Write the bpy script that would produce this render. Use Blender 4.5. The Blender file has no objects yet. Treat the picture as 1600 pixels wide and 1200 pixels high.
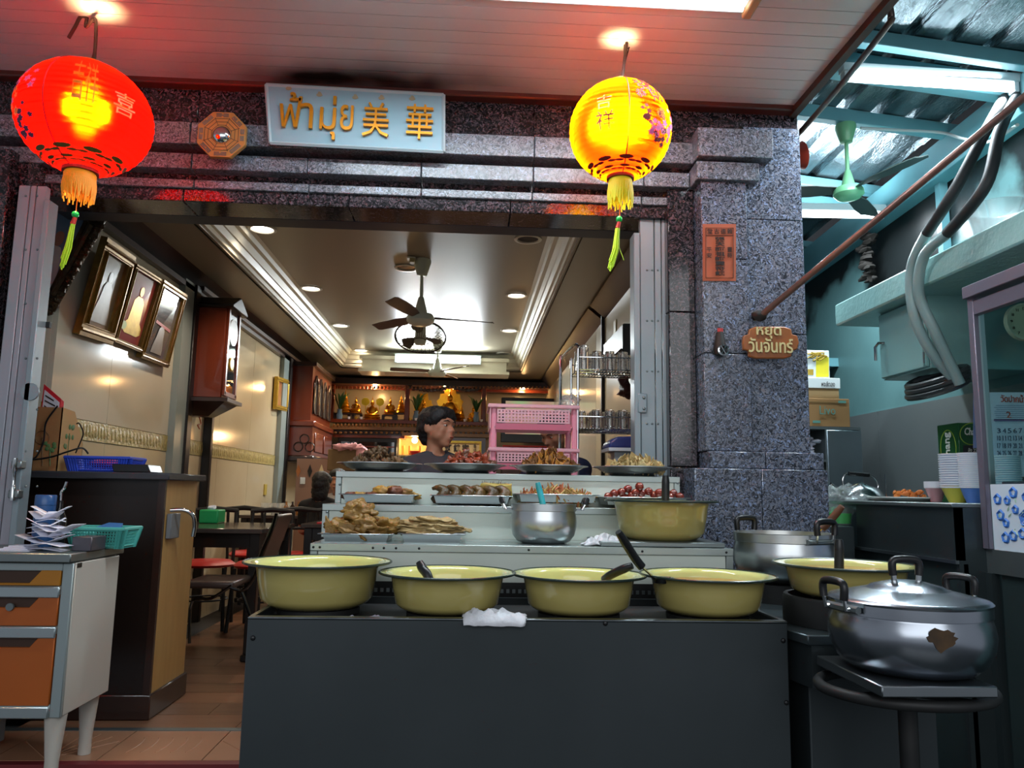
import bpy, bmesh, math, random
from mathutils import Vector as V, Matrix, noise
rnd = random.Random(7)
K = 0.8          # modelling unit -> metres
SC = 1.0         # section scale about the viewpoint, for laying out the deep dining room
def TL_(v): return CAM+(V(v)-CAM)*SC
FOC = 1211.4
sc = bpy.context.scene
COL = sc.collection
# ---------------------------------------------------------------- camera
pi_, ya_, ro_ = 0.13858, 0.05386, 0.01696
FW = V((math.sin(ya_)*math.cos(pi_), math.cos(ya_)*math.cos(pi_), math.sin(pi_)))
r0 = V((math.cos(ya_), -math.sin(ya_), 0)); u0 = r0.cross(FW)
RT = r0*math.cos(ro_) + u0*math.sin(ro_); UP = u0*math.cos(ro_) - r0*math.sin(ro_)
CAM = V((0, 0, 1.25))
cd = bpy.data.cameras.new('camera'); cam = bpy.data.objects.new('camera', cd); COL.objects.link(cam)
cd.sensor_width = 36; cd.lens = FOC/1600*36; cd.clip_start = .05
m = Matrix.Identity(4)
for i in range(3):
    m[i][0] = RT[i]; m[i][1] = UP[i]; m[i][2] = -FW[i]; m[i][3] = CAM[i]*K
cam.matrix_world = m
sc.camera = cam
# ---------------------------------------------------------------- world, exposure, large lights
sc.view_settings.view_transform = 'Standard'; sc.view_settings.look = 'None'
sc.view_settings.gamma = 1; sc.view_settings.use_curve_mapping = False
sc.view_settings.exposure = 0.0
w = bpy.data.worlds.new('world'); sc.world = w; w.use_nodes = True
bg = w.node_tree.nodes['Background']; bg.inputs[0].default_value = (.80, .88, 1, 1); bg.inputs[1].default_value = .38

def light(kind, loc, power, col, size=.1, size_y=None, rot=(0, 0, 0), name='lamp_light', spot=None, par=None):
    l = bpy.data.lights.new(name, kind); l.energy = power*SC*SC; l.color = col; size = size*SC; size_y = size_y and size_y*SC
    if kind == 'AREA':
        l.shape = 'RECTANGLE' if size_y else 'SQUARE'; l.size = size*K
        if size_y: l.size_y = size_y*K
    else: l.shadow_soft_size = size*K
    if spot: l.spot_size = spot; l.spot_blend = .6
    o = bpy.data.objects.new(name, l); COL.objects.link(o); o.location = TL_(loc)*K; o.rotation_euler = rot
    return o
TUBEC = (.80, .93, 1.0); WARM = (1, .72, .42)
# the long tube on the soffit over the photographer, the two tubes of the side kitchen, the tube in the dining room
light('AREA', (.15, 3.17, 3.38), 40, TUBEC, 2.0, .07, (0, 0, 0), 'soffit_tube_light')
light('AREA', (2.4, 3.79, 3.43), 32, TUBEC, .95, .06, (0, 0, 0), 'kitchen_tube_light')
light('AREA', (2.25, 5.15, 3.19), 34, TUBEC, 1.1, .06, (0, 0, 0), 'kitchen_tube_light')
light('AREA', (2.42, 3.79, 3.51), 5, TUBEC, .8, .06, (math.pi, 0, 0), 'kitchen_tube_uplight')
light('AREA', (2.2, 5.15, 3.33), 14, TUBEC, 1.1, .06, (math.pi, 0, 0), 'kitchen_tube_uplight')
# street light coming in from behind the photographer
light('AREA', (0, -3.5, 3.2), 108, (.93, .97, 1), 7, 3, (math.radians(66), 0, 0), 'street_light')

# ---------------------------------------------------------------- pixel helpers (modelling units)
def ray(x, y): return FW + RT*((x-800)/FOC) - UP*((y-600)/FOC)
def PY(x, y, Y): d = ray(x, y); return CAM + d*(Y/d.y)
def PX(x, y, X): d = ray(x, y); return CAM + d*(X/d.x)
def PZ(x, y, Z): d = ray(x, y); return CAM + d*((Z-1.25)/d.z)
def RC(x0, y0, x1, y1, Y):
    xm, ym = (x0+x1)/2, (y0+y1)/2
    return PY(x0, ym, Y).x, PY(x1, ym, Y).x, PY(xm, y1, Y).z, PY(xm, y0, Y).z   # X0, X1, Z0, Z1
# ---------------------------------------------------------------- materials
def lin(c):
    c = c/255
    return c/12.92 if c <= .04045 else ((c+.055)/1.055)**2.4
def rgb(h):
    h = h.lstrip('#'); return tuple(lin(int(h[i:i+2], 16)) for i in (0, 2, 4))+(1,)
MATS = {}
def mat(name, col, rough=.5, metal=0, col2=None, nscale=8, namt=.5, bump=0, bscale=40, stretch=None, emit=None, estr=0, coat=0, alpha=1, trans=0, ior=1.45, spec=.5, detail=4):
    if name in MATS: return MATS[name]
    mt = bpy.data.materials.new(name); mt.use_nodes = True; nt = mt.node_tree; N = nt.nodes; L = nt.links
    b = N['Principled BSDF']
    b.inputs['Base Color'].default_value = rgb(col); b.inputs['Roughness'].default_value = rough
    b.inputs['Metallic'].default_value = metal; b.inputs['Coat Weight'].default_value = coat
    b.inputs['Transmission Weight'].default_value = trans; b.inputs['IOR'].default_value = ior
    b.inputs['Specular IOR Level'].default_value = spec; b.inputs['Alpha'].default_value = alpha
    if emit: b.inputs['Emission Color'].default_value = rgb(emit); b.inputs['Emission Strength'].default_value = estr
    if col2 or bump:
        tc = N.new('ShaderNodeTexCoord'); mp = N.new('ShaderNodeMapping'); L.new(tc.outputs['Object'], mp.inputs[0])
        if stretch: mp.inputs['Scale'].default_value = stretch
        if col2:
            n = N.new('ShaderNodeTexNoise'); n.inputs['Scale'].default_value = nscale; n.inputs['Detail'].default_value = detail
            L.new(mp.outputs[0], n.inputs[0])
            cr = N.new('ShaderNodeValToRGB'); e = cr.color_ramp.elements
            e[0].position = .5-namt/2; e[1].position = .5+namt/2; e[0].color = rgb(col); e[1].color = rgb(col2)
            L.new(n.outputs[0], cr.inputs[0]); L.new(cr.outputs[0], b.inputs['Base Color'])
        if bump:
            n = N.new('ShaderNodeTexNoise'); n.inputs['Scale'].default_value = bscale; n.inputs['Detail'].default_value = 3
            L.new(mp.outputs[0], n.inputs[0]); bp = N.new('ShaderNodeBump'); bp.inputs['Strength'].default_value = bump
            bp.inputs['Distance'].default_value = .01
            L.new(n.outputs[0], bp.inputs['Height']); L.new(bp.outputs[0], b.inputs['Normal'])
    MATS[name] = mt; return mt
def granite(name, cols, rough=.12, scale=95):
    mt = bpy.data.materials.new(name); mt.use_nodes = True; nt = mt.node_tree; N = nt.nodes; L = nt.links
    b = N['Principled BSDF']; b.inputs['Roughness'].default_value = rough
    tc = N.new('ShaderNodeTexCoord'); v = N.new('ShaderNodeTexVoronoi'); v.inputs['Scale'].default_value = scale
    nz = N.new('ShaderNodeTexNoise'); nz.inputs['Scale'].default_value = 30; mx = N.new('ShaderNodeMixRGB'); mx.inputs[0].default_value = .06
    L.new(tc.outputs['Object'], nz.inputs[0]); L.new(tc.outputs['Object'], mx.inputs[1]); L.new(nz.outputs['Color'], mx.inputs[2]); L.new(mx.outputs[0], v.inputs['Vector'])
    sx = N.new('ShaderNodeSeparateColor'); L.new(v.outputs['Color'], sx.inputs[0])
    cr = N.new('ShaderNodeValToRGB'); cr.color_ramp.interpolation = 'CONSTANT'
    e = cr.color_ramp.elements
    while len(e) < len(cols): e.new(.5)
    for i, (p, c) in enumerate(cols): e[i].position = p; e[i].color = rgb(c)
    L.new(sx.outputs[0], cr.inputs[0]); L.new(cr.outputs[0], b.inputs['Base Color'])
    MATS[name] = mt; return mt
G_BLUE = granite('granite_blue', [(0, '#272a31'), (.18, '#40444f'), (.42, '#585e6c'), (.62, '#697080'), (.8, '#73737c'), (.94, '#7a8aac')], .16, 165)
G_LIGHT = granite('granite_blue_light', [(0, '#2a2e36'), (.16, '#484c53'), (.4, '#5e626b'), (.6, '#71757f'), (.82, '#7a797f'), (.94, '#8490a8')], rough=.3, scale=165)
G_DARK = granite('granite_dark', [(0, '#0c0c0e'), (.3, '#201e22'), (.55, '#383236'), (.75, '#4b4046'), (.92, '#5d5058')], rough=.1, scale=150)
STEEL = mat('stainless_steel', '#8f9599', .28, 1, '#a8adb0', 5, .6)
STEELD = mat('stainless_steel_dull', '#6c7477', .40, .8, '#858d8c', 3, .6)
STEELP = mat('polished_steel', '#b9bcbd', .13, 1)
ALU = mat('brushed_aluminium', '#b6babc', .30, 1, '#d0d3d4', 6, .6)
BOXD = mat('dark_sheet_steel', '#2b3234', .42, .35, '#3b4144', 1.6, .5, bump=.12, bscale=3)
TIERW = mat('pale_enamelled_sheet', '#d3dad0', .3, 0, '#c2cbc0', 3, .6)
CHROME = mat('chrome', '#d0d4d6', .08, 1)
BLACKP = mat('black_plastic', '#141416', .35)
BLACKM = mat('black_iron', '#1b1c1d', .55, .3, '#2a2a2a', 12, .6)
ENAMEL = mat('yellow_enamel', '#b3a566', .12, 0, '#a69859', 3, .7, coat=.5)
ENAMELIN = mat('inner_enamel', '#d5d38c', .10, 0, '#c9c473', 4, .7, coat=.5)
RIM = mat('dark_enamel_rim', '#23302a', .25)
CREAM = mat('cream_gloss_tile', '#c9c3b2', .10, 0, '#bcb29c', 1.3, .6)
CREAM2 = mat('warm_gloss_tile', '#bfae8e', .12, 0, '#c8bb9c', 2, .6)
FRIEZE = mat('gold_relief_tile', '#b5a66a', .35, 0, '#8f8150', 40, .3, bump=.5, bscale=60)
WOODD = mat('dark_wood', '#22140e', .3, 0, '#38211a', 6, .6, stretch=(1, 1, .15), coat=.2)
WOODR = mat('red_brown_wood', '#5b2313', .28, 0, '#74301a', 7, .6, stretch=(1, 1, .15), coat=.3)
WOODBLK = mat('blackish_wood', '#120d0b', .35, 0, '#1d1512', 5, .6)
WOODL = mat('pale_oak_laminate', '#b28a50', .45, 0, '#a57c44', 5, .6, stretch=(6, 6, .6))
FLOORW = mat('brown_floor_laminate', '#6b4a36', .3, 0, '#855f48', 6, .7, stretch=(.4, 5, 1))
FLOORW2 = mat('brown_floor_laminate_dark', '#5a4131', .3, 0, '#74533e', 6, .7, stretch=(.4, 5, 1))
CEILI = mat('ceiling_paint_inside', '#8f8876', .35, 0)
CORN = mat('cream_cornice', '#d5d1bd', .35)
TEAL = mat('pale_teal_gloss_paint', '#7ea6a4', .22, 0, '#6d9492', 2.2, .5, bump=.08, bscale=14)
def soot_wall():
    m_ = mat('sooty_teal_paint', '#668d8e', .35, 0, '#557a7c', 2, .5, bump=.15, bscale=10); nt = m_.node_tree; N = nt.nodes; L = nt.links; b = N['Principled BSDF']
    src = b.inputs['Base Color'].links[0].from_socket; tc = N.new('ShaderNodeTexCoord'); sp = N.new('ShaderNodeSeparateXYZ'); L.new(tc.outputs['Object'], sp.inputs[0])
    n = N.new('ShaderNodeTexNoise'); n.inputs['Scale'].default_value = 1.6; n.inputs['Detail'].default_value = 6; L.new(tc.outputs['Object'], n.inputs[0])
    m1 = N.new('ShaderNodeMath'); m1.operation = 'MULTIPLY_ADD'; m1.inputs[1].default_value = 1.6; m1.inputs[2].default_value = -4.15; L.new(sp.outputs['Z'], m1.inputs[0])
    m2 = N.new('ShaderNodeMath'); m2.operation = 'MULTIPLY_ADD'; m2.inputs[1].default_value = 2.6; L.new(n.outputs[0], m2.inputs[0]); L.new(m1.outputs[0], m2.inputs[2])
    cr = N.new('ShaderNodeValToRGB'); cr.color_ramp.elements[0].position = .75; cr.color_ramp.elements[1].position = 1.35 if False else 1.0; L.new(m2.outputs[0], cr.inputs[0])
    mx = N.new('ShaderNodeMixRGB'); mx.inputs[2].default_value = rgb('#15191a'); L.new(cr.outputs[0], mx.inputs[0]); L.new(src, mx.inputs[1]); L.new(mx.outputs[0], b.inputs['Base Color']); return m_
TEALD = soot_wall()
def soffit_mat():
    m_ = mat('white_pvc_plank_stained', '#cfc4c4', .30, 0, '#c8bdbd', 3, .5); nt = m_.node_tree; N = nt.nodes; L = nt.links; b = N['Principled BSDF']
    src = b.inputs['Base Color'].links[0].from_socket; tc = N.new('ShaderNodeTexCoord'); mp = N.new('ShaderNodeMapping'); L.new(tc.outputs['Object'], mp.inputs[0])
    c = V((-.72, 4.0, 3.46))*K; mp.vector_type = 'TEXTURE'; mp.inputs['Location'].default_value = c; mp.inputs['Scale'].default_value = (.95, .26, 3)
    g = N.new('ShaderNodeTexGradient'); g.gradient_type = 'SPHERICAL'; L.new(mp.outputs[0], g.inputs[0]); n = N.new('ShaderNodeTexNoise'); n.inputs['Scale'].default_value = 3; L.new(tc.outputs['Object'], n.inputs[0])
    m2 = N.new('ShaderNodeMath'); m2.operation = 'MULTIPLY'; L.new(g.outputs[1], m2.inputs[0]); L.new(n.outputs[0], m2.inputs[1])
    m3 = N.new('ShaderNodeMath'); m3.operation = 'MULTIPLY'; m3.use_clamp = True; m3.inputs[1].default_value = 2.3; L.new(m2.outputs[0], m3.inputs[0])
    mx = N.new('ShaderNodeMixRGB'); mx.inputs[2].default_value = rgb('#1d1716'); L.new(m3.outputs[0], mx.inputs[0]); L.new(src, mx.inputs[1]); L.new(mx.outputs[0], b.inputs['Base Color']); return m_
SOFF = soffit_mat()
BEAMB = mat('blue_painted_steel', '#6fa6b0', .35, 0, '#5f949e', 3, .6)
PINK = mat('pink_plastic', '#e58ba0', .3, 0, trans=.15)
PINKT = mat('translucent_pink_plastic', '#f0b6c2', .3, 0, trans=.35, alpha=.9)
def pane_mat(name, tint, fac):
    mt = bpy.data.materials.new(name); mt.use_nodes = True; nt = mt.node_tree; N = nt.nodes; L = nt.links; N.clear()
    o = N.new('ShaderNodeOutputMaterial'); t = N.new('ShaderNodeBsdfTransparent'); g = N.new('ShaderNodeBsdfGlossy'); f = N.new('ShaderNodeFresnel'); x = N.new('ShaderNodeMixShader')
    t.inputs[0].default_value = rgb(tint); g.inputs['Roughness'].default_value = .02; f.inputs[0].default_value = fac
    L.new(f.outputs[0], x.inputs[0]); L.new(t.outputs[0], x.inputs[1]); L.new(g.outputs[0], x.inputs[2]); L.new(x.outputs[0], o.inputs[0]); return mt
PANE = pane_mat('window_pane_glass', '#e6f2f2', 1.10)
DISHM = mat('dish_steel', '#c4c8c8', .24, .85)
GLASS = mat('clear_glass', '#ffffff', .02, 0, trans=1)
BAG = mat('clear_plastic', '#f2f7f7', .12, 0, trans=.8, alpha=.45)
PAPER = mat('white_paper', '#dcdcea', .7)
CLOTH = mat('white_cloth', '#d9d9dd', .9, 0, '#bfc0c6', 14, .6, bump=.3, bscale=60)
GOLD = mat('gold_leaf', '#d79a2a', .28, .85, '#b87a18', 12, .6)
GOLDF = mat('gilded_frame', '#8a6a2c', .32, .7, '#5f4519', 20, .6)
GOLDB = mat('bright_gold', '#c9a53e', .3, .6, '#a5832c', 25, .6)
RED = mat('red_vinyl', '#b3201c', .4)
CARD = mat('brown_cardboard', '#9a7448', .8, 0, '#8e6a40', 4, .6)
SKIN = mat('tanned_skin', '#a87458', .5, 0, '#9a6850', 9, .6)
HAIR = mat('black_hair', '#0b0a0b', .6, 0, '#161416', 40, .6, bump=.4, bscale=120)
TSHIRT = mat('charcoal_shirt', '#3a3a40', .85, 0, '#303036', 20, .6)
LEAF = mat('green_leaf', '#2d5a2a', .5)
def emis(name, col, s):
    mt = bpy.data.materials.new(name); mt.use_nodes = True; nt = mt.node_tree; nt.nodes.clear()
    o = nt.nodes.new('ShaderNodeOutputMaterial'); e = nt.nodes.new('ShaderNodeEmission')
    e.inputs[0].default_value = rgb(col); e.inputs[1].default_value = s; nt.links.new(e.outputs[0], o.inputs[0]); return mt
TUBE = emis('lit_tube', '#eef8ff', 9)
DLIGHT = emis('lit_downlight', '#fff0e2', 10)
BULB = emis('lit_bulb', '#ffdca0', 30)
# ---------------------------------------------------------------- mesh builder
class B:
    def __init__(s): s.bm = bmesh.new()
    def box(s, x0, x1, y0, y1, z0, z1):
        v = [s.bm.verts.new((x, y, z)) for x in (x0, x1) for y in (y0, y1) for z in (z0, z1)]
        for f in ((0, 1, 3, 2), (4, 6, 7, 5), (0, 4, 5, 1), (2, 3, 7, 6), (0, 2, 6, 4), (1, 5, 7, 3)): s.bm.faces.new([v[i] for i in f])
        return s
    def hexa(s, p):      # 4 front points, 4 back points, same order
        v = [s.bm.verts.new(q) for q in p]
        for f in ((0, 1, 2, 3), (7, 6, 5, 4), (0, 4, 5, 1), (1, 5, 6, 2), (2, 6, 7, 3), (3, 7, 4, 0)): s.bm.faces.new([v[i] for i in f])
        return s
    def slab(s, q, n, t):  # quad q extruded along n*t
        n = V(n)*t; return s.hexa([V(a) for a in q]+[V(a)+n for a in q])
    def prism(s, pts, ext):
        ext = V(ext); a = [s.bm.verts.new(p) for p in pts]; b = [s.bm.verts.new(V(p)+ext) for p in pts]; n = len(a)
        s.bm.faces.new(a); s.bm.faces.new(b[::-1])
        for i in range(n): s.bm.faces.new((a[i], b[i], b[(i+1) % n], a[(i+1) % n]))
        return s
    def cyl(s, p, q, r, r1=None, n=14): return s.tube([p, q], [r, r if r1 is None else r1], n)
    def tube(s, pts, r, n=8, closed=False):
        pts = [V(p) for p in pts]; m = len(pts); rr = r if isinstance(r, (list, tuple)) else [r]*m
        rings = []; pr = None
        for i, p in enumerate(pts):
            if closed: t = pts[(i+1) % m]-pts[i-1]
            else: t = pts[min(i+1, m-1)]-pts[max(i-1, 0)]
            t.normalize()
            if pr is None:
                a = V((0, 0, 1)) if abs(t.z) < .9 else V((1, 0, 0))
                pr = (a-t*a.dot(t)).normalized()
            else: pr = (pr-t*pr.dot(t)).normalized()
            bn = t.cross(pr)
            rings.append([s.bm.verts.new(p+(pr*math.cos(2*math.pi*k/n)+bn*math.sin(2*math.pi*k/n))*rr[i]) for k in range(n)])
        for i in range(m if closed else m-1):
            a, b = rings[i], rings[(i+1) % m]
            for k in range(n): s.bm.faces.new((a[k], a[(k+1) % n], b[(k+1) % n], b[k]))
        if not closed: s.bm.faces.new(rings[0][::-1]); s.bm.faces.new(rings[-1])
        return s
    def lathe(s, prof, c=(0, 0, 0), n=40, ax=None, sy=1):  # prof of (r, h); open shell unless r=0 at ends
        c = V(c); A = V(ax).normalized() if ax else V((0, 0, 1)); X = A.orthogonal().normalized() if ax else V((1, 0, 0)); Yv = A.cross(X)
        rings = []
        for r, h in prof:
            if r < 1e-6: rings.append([s.bm.verts.new(c+A*h)])
            else: rings.append([s.bm.verts.new(c+A*h+(X*math.cos(2*math.pi*k/n)+Yv*math.sin(2*math.pi*k/n)*sy)*r) for k in range(n)])
        for a, b in zip(rings, rings[1:]):
            for k in range(n):
                k2 = (k+1) % n
                if len(a) == 1 and len(b) == 1: continue
                if len(a) == 1: s.bm.faces.new((a[0], b[k2], b[k]))
                elif len(b) == 1: s.bm.faces.new((a[k], a[k2], b[0]))
                else: s.bm.faces.new((a[k], a[k2], b[k2], b[k]))
        return s
    def ball(s, c, r, n=16, m=10, rot=None, amp=0, seed=0):
        r = V((r, r, r)) if isinstance(r, (int, float)) else V(r); c = V(c); rows = []
        for i in range(m+1):
            th = math.pi*i/m; row = []
            for k in range(1 if i in (0, m) else n):
                ph = 2*math.pi*k/n; d = V((math.sin(th)*math.cos(ph), math.sin(th)*math.sin(ph), math.cos(th)))
                if amp: d = d*(1+amp*noise.noise(d*1.7+V((seed*3.1, seed, 0)))+amp*.5*noise.noise(d*4+V((seed, 0, 9))))
                q = V((d.x*r.x, d.y*r.y, d.z*r.z))
                if rot: q = rot @ q
                row.append(s.bm.verts.new(c+q))
            rows.append(row)
        for a, b in zip(rows, rows[1:]):
            for k in range(n):
                k2 = (k+1) % n
                if len(a) == 1: s.bm.faces.new((a[0], b[k], b[k2]))
                elif len(b) == 1: s.bm.faces.new((a[k2], a[k], b[0]))
                else: s.bm.faces.new((a[k], b[k], b[k2], a[k2]))
        return s
    def quad(s, *p): s.bm.faces.new([s.bm.verts.new(q) for q in p]); return s
    def jitter(s, a, f=6):
        for v in s.bm.verts: v.co += V(noise.noise_vector(v.co*f))*a
        return s
def euler(x, y, z): return Matrix.Rotation(z, 3, 'Z') @ Matrix.Rotation(y, 3, 'Y') @ Matrix.Rotation(x, 3, 'X')
ORG = {}
def obj(name, b, m, parent=None, bev=0, seg=1, sm=40, sub=0, local=False):
    """link the builder's mesh as ONE object; verts are in scene units unless the parent was built at the origin"""
    bm = b.bm; org = ORG.get(parent.name, V()) if parent else V()
    bmesh.ops.recalc_face_normals(bm, faces=bm.faces)
    ca = math.cos(math.radians(sm))
    for f in bm.faces: f.smooth = True
    for e in bm.edges:
        if len(e.link_faces) == 2: e.smooth = e.link_faces[0].normal.dot(e.link_faces[1].normal) > ca
    for v in bm.verts: v.co = ((v.co-org)*SC if parent else TL_(v.co))*K
    me = bpy.data.meshes.new(name); bm.to_mesh(me); bm.free()
    if m: me.materials.append(m)
    o = bpy.data.objects.new(name, me); COL.objects.link(o)
    if parent: o.parent = parent; ORG[o.name] = org
    if bev:
        md = o.modifiers.new('bevel', 'BEVEL'); md.width = bev*K*SC; md.segments = seg; md.limit_method = 'ANGLE'; md.harden_normals = False
    if sub:
        md = o.modifiers.new('sub', 'SUBSURF'); md.levels = sub; md.render_levels = sub
    return o
def tag(o, label=None, cat=None, group=None, kind=None):
    if label: o['label'] = label
    if cat: o['category'] = cat
    if group: o['group'] = group
    if kind: o['kind'] = kind
    return o
def thing(name, label, cat, loc=(0, 0, 0), rz=0, group=None):
    o = bpy.data.objects.new(name, None); COL.objects.link(o); o.empty_display_size = .05
    o.location = TL_(loc)*K; o.rotation_euler = (0, 0, rz); ORG[o.name] = V(loc)
    return tag(o, label, cat, group)
def struct(name, b, m, parent=None, **k):
    o = obj(name, b, m, parent, **k)
    if not parent: o['kind'] = 'structure'
    return o
def sempty(name, loc=(0, 0, 0)):
    o = bpy.data.objects.new(name, None); COL.objects.link(o); o.location = TL_(loc)*K; ORG[o.name] = V(loc); o['kind'] = 'structure'; return o
def ORD(k): return ['first', 'second', 'third', 'fourth', 'fifth', 'sixth', 'seventh', 'eighth', 'ninth', 'tenth', 'eleventh', 'twelfth', 'thirteenth', 'fourteenth', 'fifteenth', 'sixteenth', 'seventeenth', 'eighteenth', 'nineteenth', 'twentieth'][k]
KIDS = {}
def copy_tree(o, loc=None, rz=None, label=None, group=None, parent=None):
    c = o.copy(); COL.objects.link(c)
    if parent: c.parent = parent
    if loc is not None: c.location = V(loc)*K; ORG[c.name] = V(loc)
    if rz is not None: c.rotation_euler = (0, 0, rz)
    if label: c['label'] = label
    if group: c['group'] = group
    for ch in [q for q in bpy.data.objects if q.parent == o]: copy_tree(ch, parent=c)
    return c
DG = None
def textb(s, C, U, W, w, h, d=.004, b=None, keep=False, shear=0, bold=0):
    """lettering fitted to a w x h rectangle centred on C with axes U (reading direction) and W (up), d thick towards the reader"""
    cu = bpy.data.curves.new('t', 'FONT'); cu.body = s; cu.extrude = .05; cu.resolution_u = 2; cu.offset = bold
    if shear: cu.shear = shear
    o = bpy.data.objects.new('t', cu); COL.objects.link(o)
    bpy.context.view_layer.update()
    ev = o.evaluated_get(bpy.context.evaluated_depsgraph_get()); me = ev.to_mesh()
    U = V(U).normalized(); W = V(W).normalized(); N = U.cross(W)
    xs = [v.co.x for v in me.vertices]; ys = [v.co.y for v in me.vertices]
    x0, x1, y0, y1 = min(xs), max(xs), min(ys), max(ys)
    sx, sy = w/(x1-x0), h/(y1-y0)
    if keep: sx = sy = min(sx, sy)
    b = b or B(); vs = [b.bm.verts.new(V(C)+U*((v.co.x-(x0+x1)/2)*sx)+W*((v.co.y-(y0+y1)/2)*sy)+N*((v.co.z+.05)*10*d)) for v in me.vertices]
    for p in me.polygons:
        try: b.bm.faces.new([vs[i] for i in p.vertices])
        except ValueError: pass
    ev.to_mesh_clear(); bpy.data.objects.remove(o); bpy.data.curves.remove(cu)
    return b
def bez(pts, n=8):  # catmull-rom through points
    pts = [V(p) for p in pts]; out = []
    for i in range(len(pts)-1):
        p0, p1, p2, p3 = pts[max(i-1, 0)], pts[i], pts[i+1], pts[min(i+2, len(pts)-1)]
        for k in range(n):
            t = k/n; out.append(.5*((2*p1)+(p2-p0)*t+(2*p0-5*p1+4*p2-p3)*t*t+(3*p1-p0-3*p2+p3)*t**3))
    return out+[pts[-1]]
F = 4.1
# ================================================================ SETTING
# ---- floors
fl = sempty('floor')
for r in range(34):
    y0 = 4.36+r*.24; x = -2.3-rnd.random()*1.2; k = 0
    while x < 1.2:
        x1 = min(x+1.5, 1.2); xa = max(x, -2.3)
        if x1 > xa+.02 and (r < 14 or True): struct('plank', B().box(xa, x1-.003, y0, y0+.236, -.03, rnd.uniform(-.0012, 0)), (FLOORW, FLOORW2)[rnd.random() < .45], fl)
        x += 1.5
struct('plank_bed', B().box(-2.6, 1.3, 4.3, 12.6, -.06, -.031), BLACKM, fl)
TILE_R = mat('ribbed_terracotta_tile', '#a87a5e', .35, 0, '#966a50', 3, .6)
th = sempty('floor_threshold')
for i in range(9):
    x = -2.62+i*.475
    b = B().box(x, x+.47, 3.86, 4.30, -.04, 0)
    if i % 2: # radiating relief lines
        for a in range(-3, 4): b.cyl((x+.235, 3.88, 0), (x+.235+.3*math.sin(a*.28), 3.88+.38*math.cos(a*.28), 0), .0025, n=4)
    else:
        for a in range(1, 6): b.tube([(x+.07*a+.03*math.cos(t), 4.08+.12*math.sin(t), 0) for t in [q*.3-1.2 for q in range(9)]], .0025, 4)
    struct('tile', b, TILE_R, th)
struct('metal_strip', B().box(-2.6, 1.2, 4.30, 4.345, -.02, .004), STEELD, th)
struct('red_nosing', B().box(-2.6, 1.25, 3.81, 3.86, -.06, -.002), mat('dark_red_nosing', '#6d2428', .5), th)
TILE_B = mat('brown_step_tile', '#3b2d26', .4, 0, '#2b211c', 5, .6)
for i in range(9):
    struct('riser_tile', B().box(-2.62+i*.475, -2.15+i*.475, 3.82, 3.86, -.3, -.062), TILE_B, th)
WET = mat('wet_dark_concrete', '#262b2c', .25, 0, '#3c4343', 2.5, .5, bump=.3, bscale=8)
struct('floor_street', B().box(-5, 5, -4, 3.82, -.34, -.30), WET)
struct('floor_kitchen', B().box(1.2, 4, 3.82, 9.5, -.34, -.29), WET)
# ---- facade: pillars and lintel clad in granite slabs
tr = sempty('trim_1')
def gran(parent, x0, x1, y0, y1, z0, z1, m, step=.0, name='granite_slab', vstep=0):
    xs = [x0]; 
    if step: 
        while xs[-1]+step < x1-.1: xs.append(xs[-1]+step)
    xs.append(x1); zs = [z0]
    if vstep:
        while zs[-1]+vstep < z1-.1: zs.append(zs[-1]+vstep)
    zs.append(z1)
    for a, c in zip(xs, xs[1:]):
        for d, e in zip(zs, zs[1:]): struct(name, B().box(a+.0015, c-.0015, y0, y1, d+.0015, e-.0015), m, parent, bev=.004)
gran(tr, -3.4, 1.85, 4.13, 4.45, 3.16, 3.62, G_DARK, .62)
gran(tr, -3.4, 1.27, 4.04, 4.45, 3.075, 3.20, G_LIGHT, .62)
gran(tr, -3.4, 1.20, 4.09, 4.45, 2.955, 3.045, G_LIGHT, .62)
gran(tr, -3.4, 1.10, 4.15, 4.45, 2.87, 2.92, G_LIGHT, .62)
gran(tr, -3.4, 1.85, 4.17, 4.45, 2.80, 3.62, G_DARK, .9)
struct('shutter_head', B().box(-2.4, 1.2, 4.40, 4.55, 2.80, 2.92), mat('navy_steel', '#1d2a3c', .4, .3), tr, bev=.004)
# right pillar
pr = sempty('wall_right_pillar')
x1165 = PY(1158, 400, F).x; xl = PY(1087, 400, F).x; xr = 1.81
gran(pr, 1.08, xl, 4.12, 4.5, -.3, 3.2, G_DARK, vstep=.85)
gran(pr, xl, x1165, 3.99, 4.5, 1.48, 2.96, G_BLUE, vstep=.52)
gran(pr, x1165, xr, 4.02, 4.5, 1.48, 3.30, G_BLUE, vstep=.64)
gran(pr, 1.20, 1.62, 3.93, 4.4, 3.075, 3.24, G_LIGHT)
gran(pr, 1.20, 1.55, 3.96, 4.4, 2.955, 3.06, G_LIGHT)
gran(pr, 1.24, 1.85, 3.96, 4.5, 1.39, 1.48, G_BLUE, .3)
gran(pr, 1.15, 1.85, 3.92, 4.5, -.3, 1.39, G_BLUE, .35, vstep=.55)
# left pillar
pl = sempty('wall_left_pillar')
gran(pl, -3.4, -2.44, 4.02, 4.2, -.3, 3.0, G_DARK, .5, vstep=.8)
gran(pl, -2.44, -2.33, 4.10, 4.2, 0, 2.98, G_DARK, vstep=.8)
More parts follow.
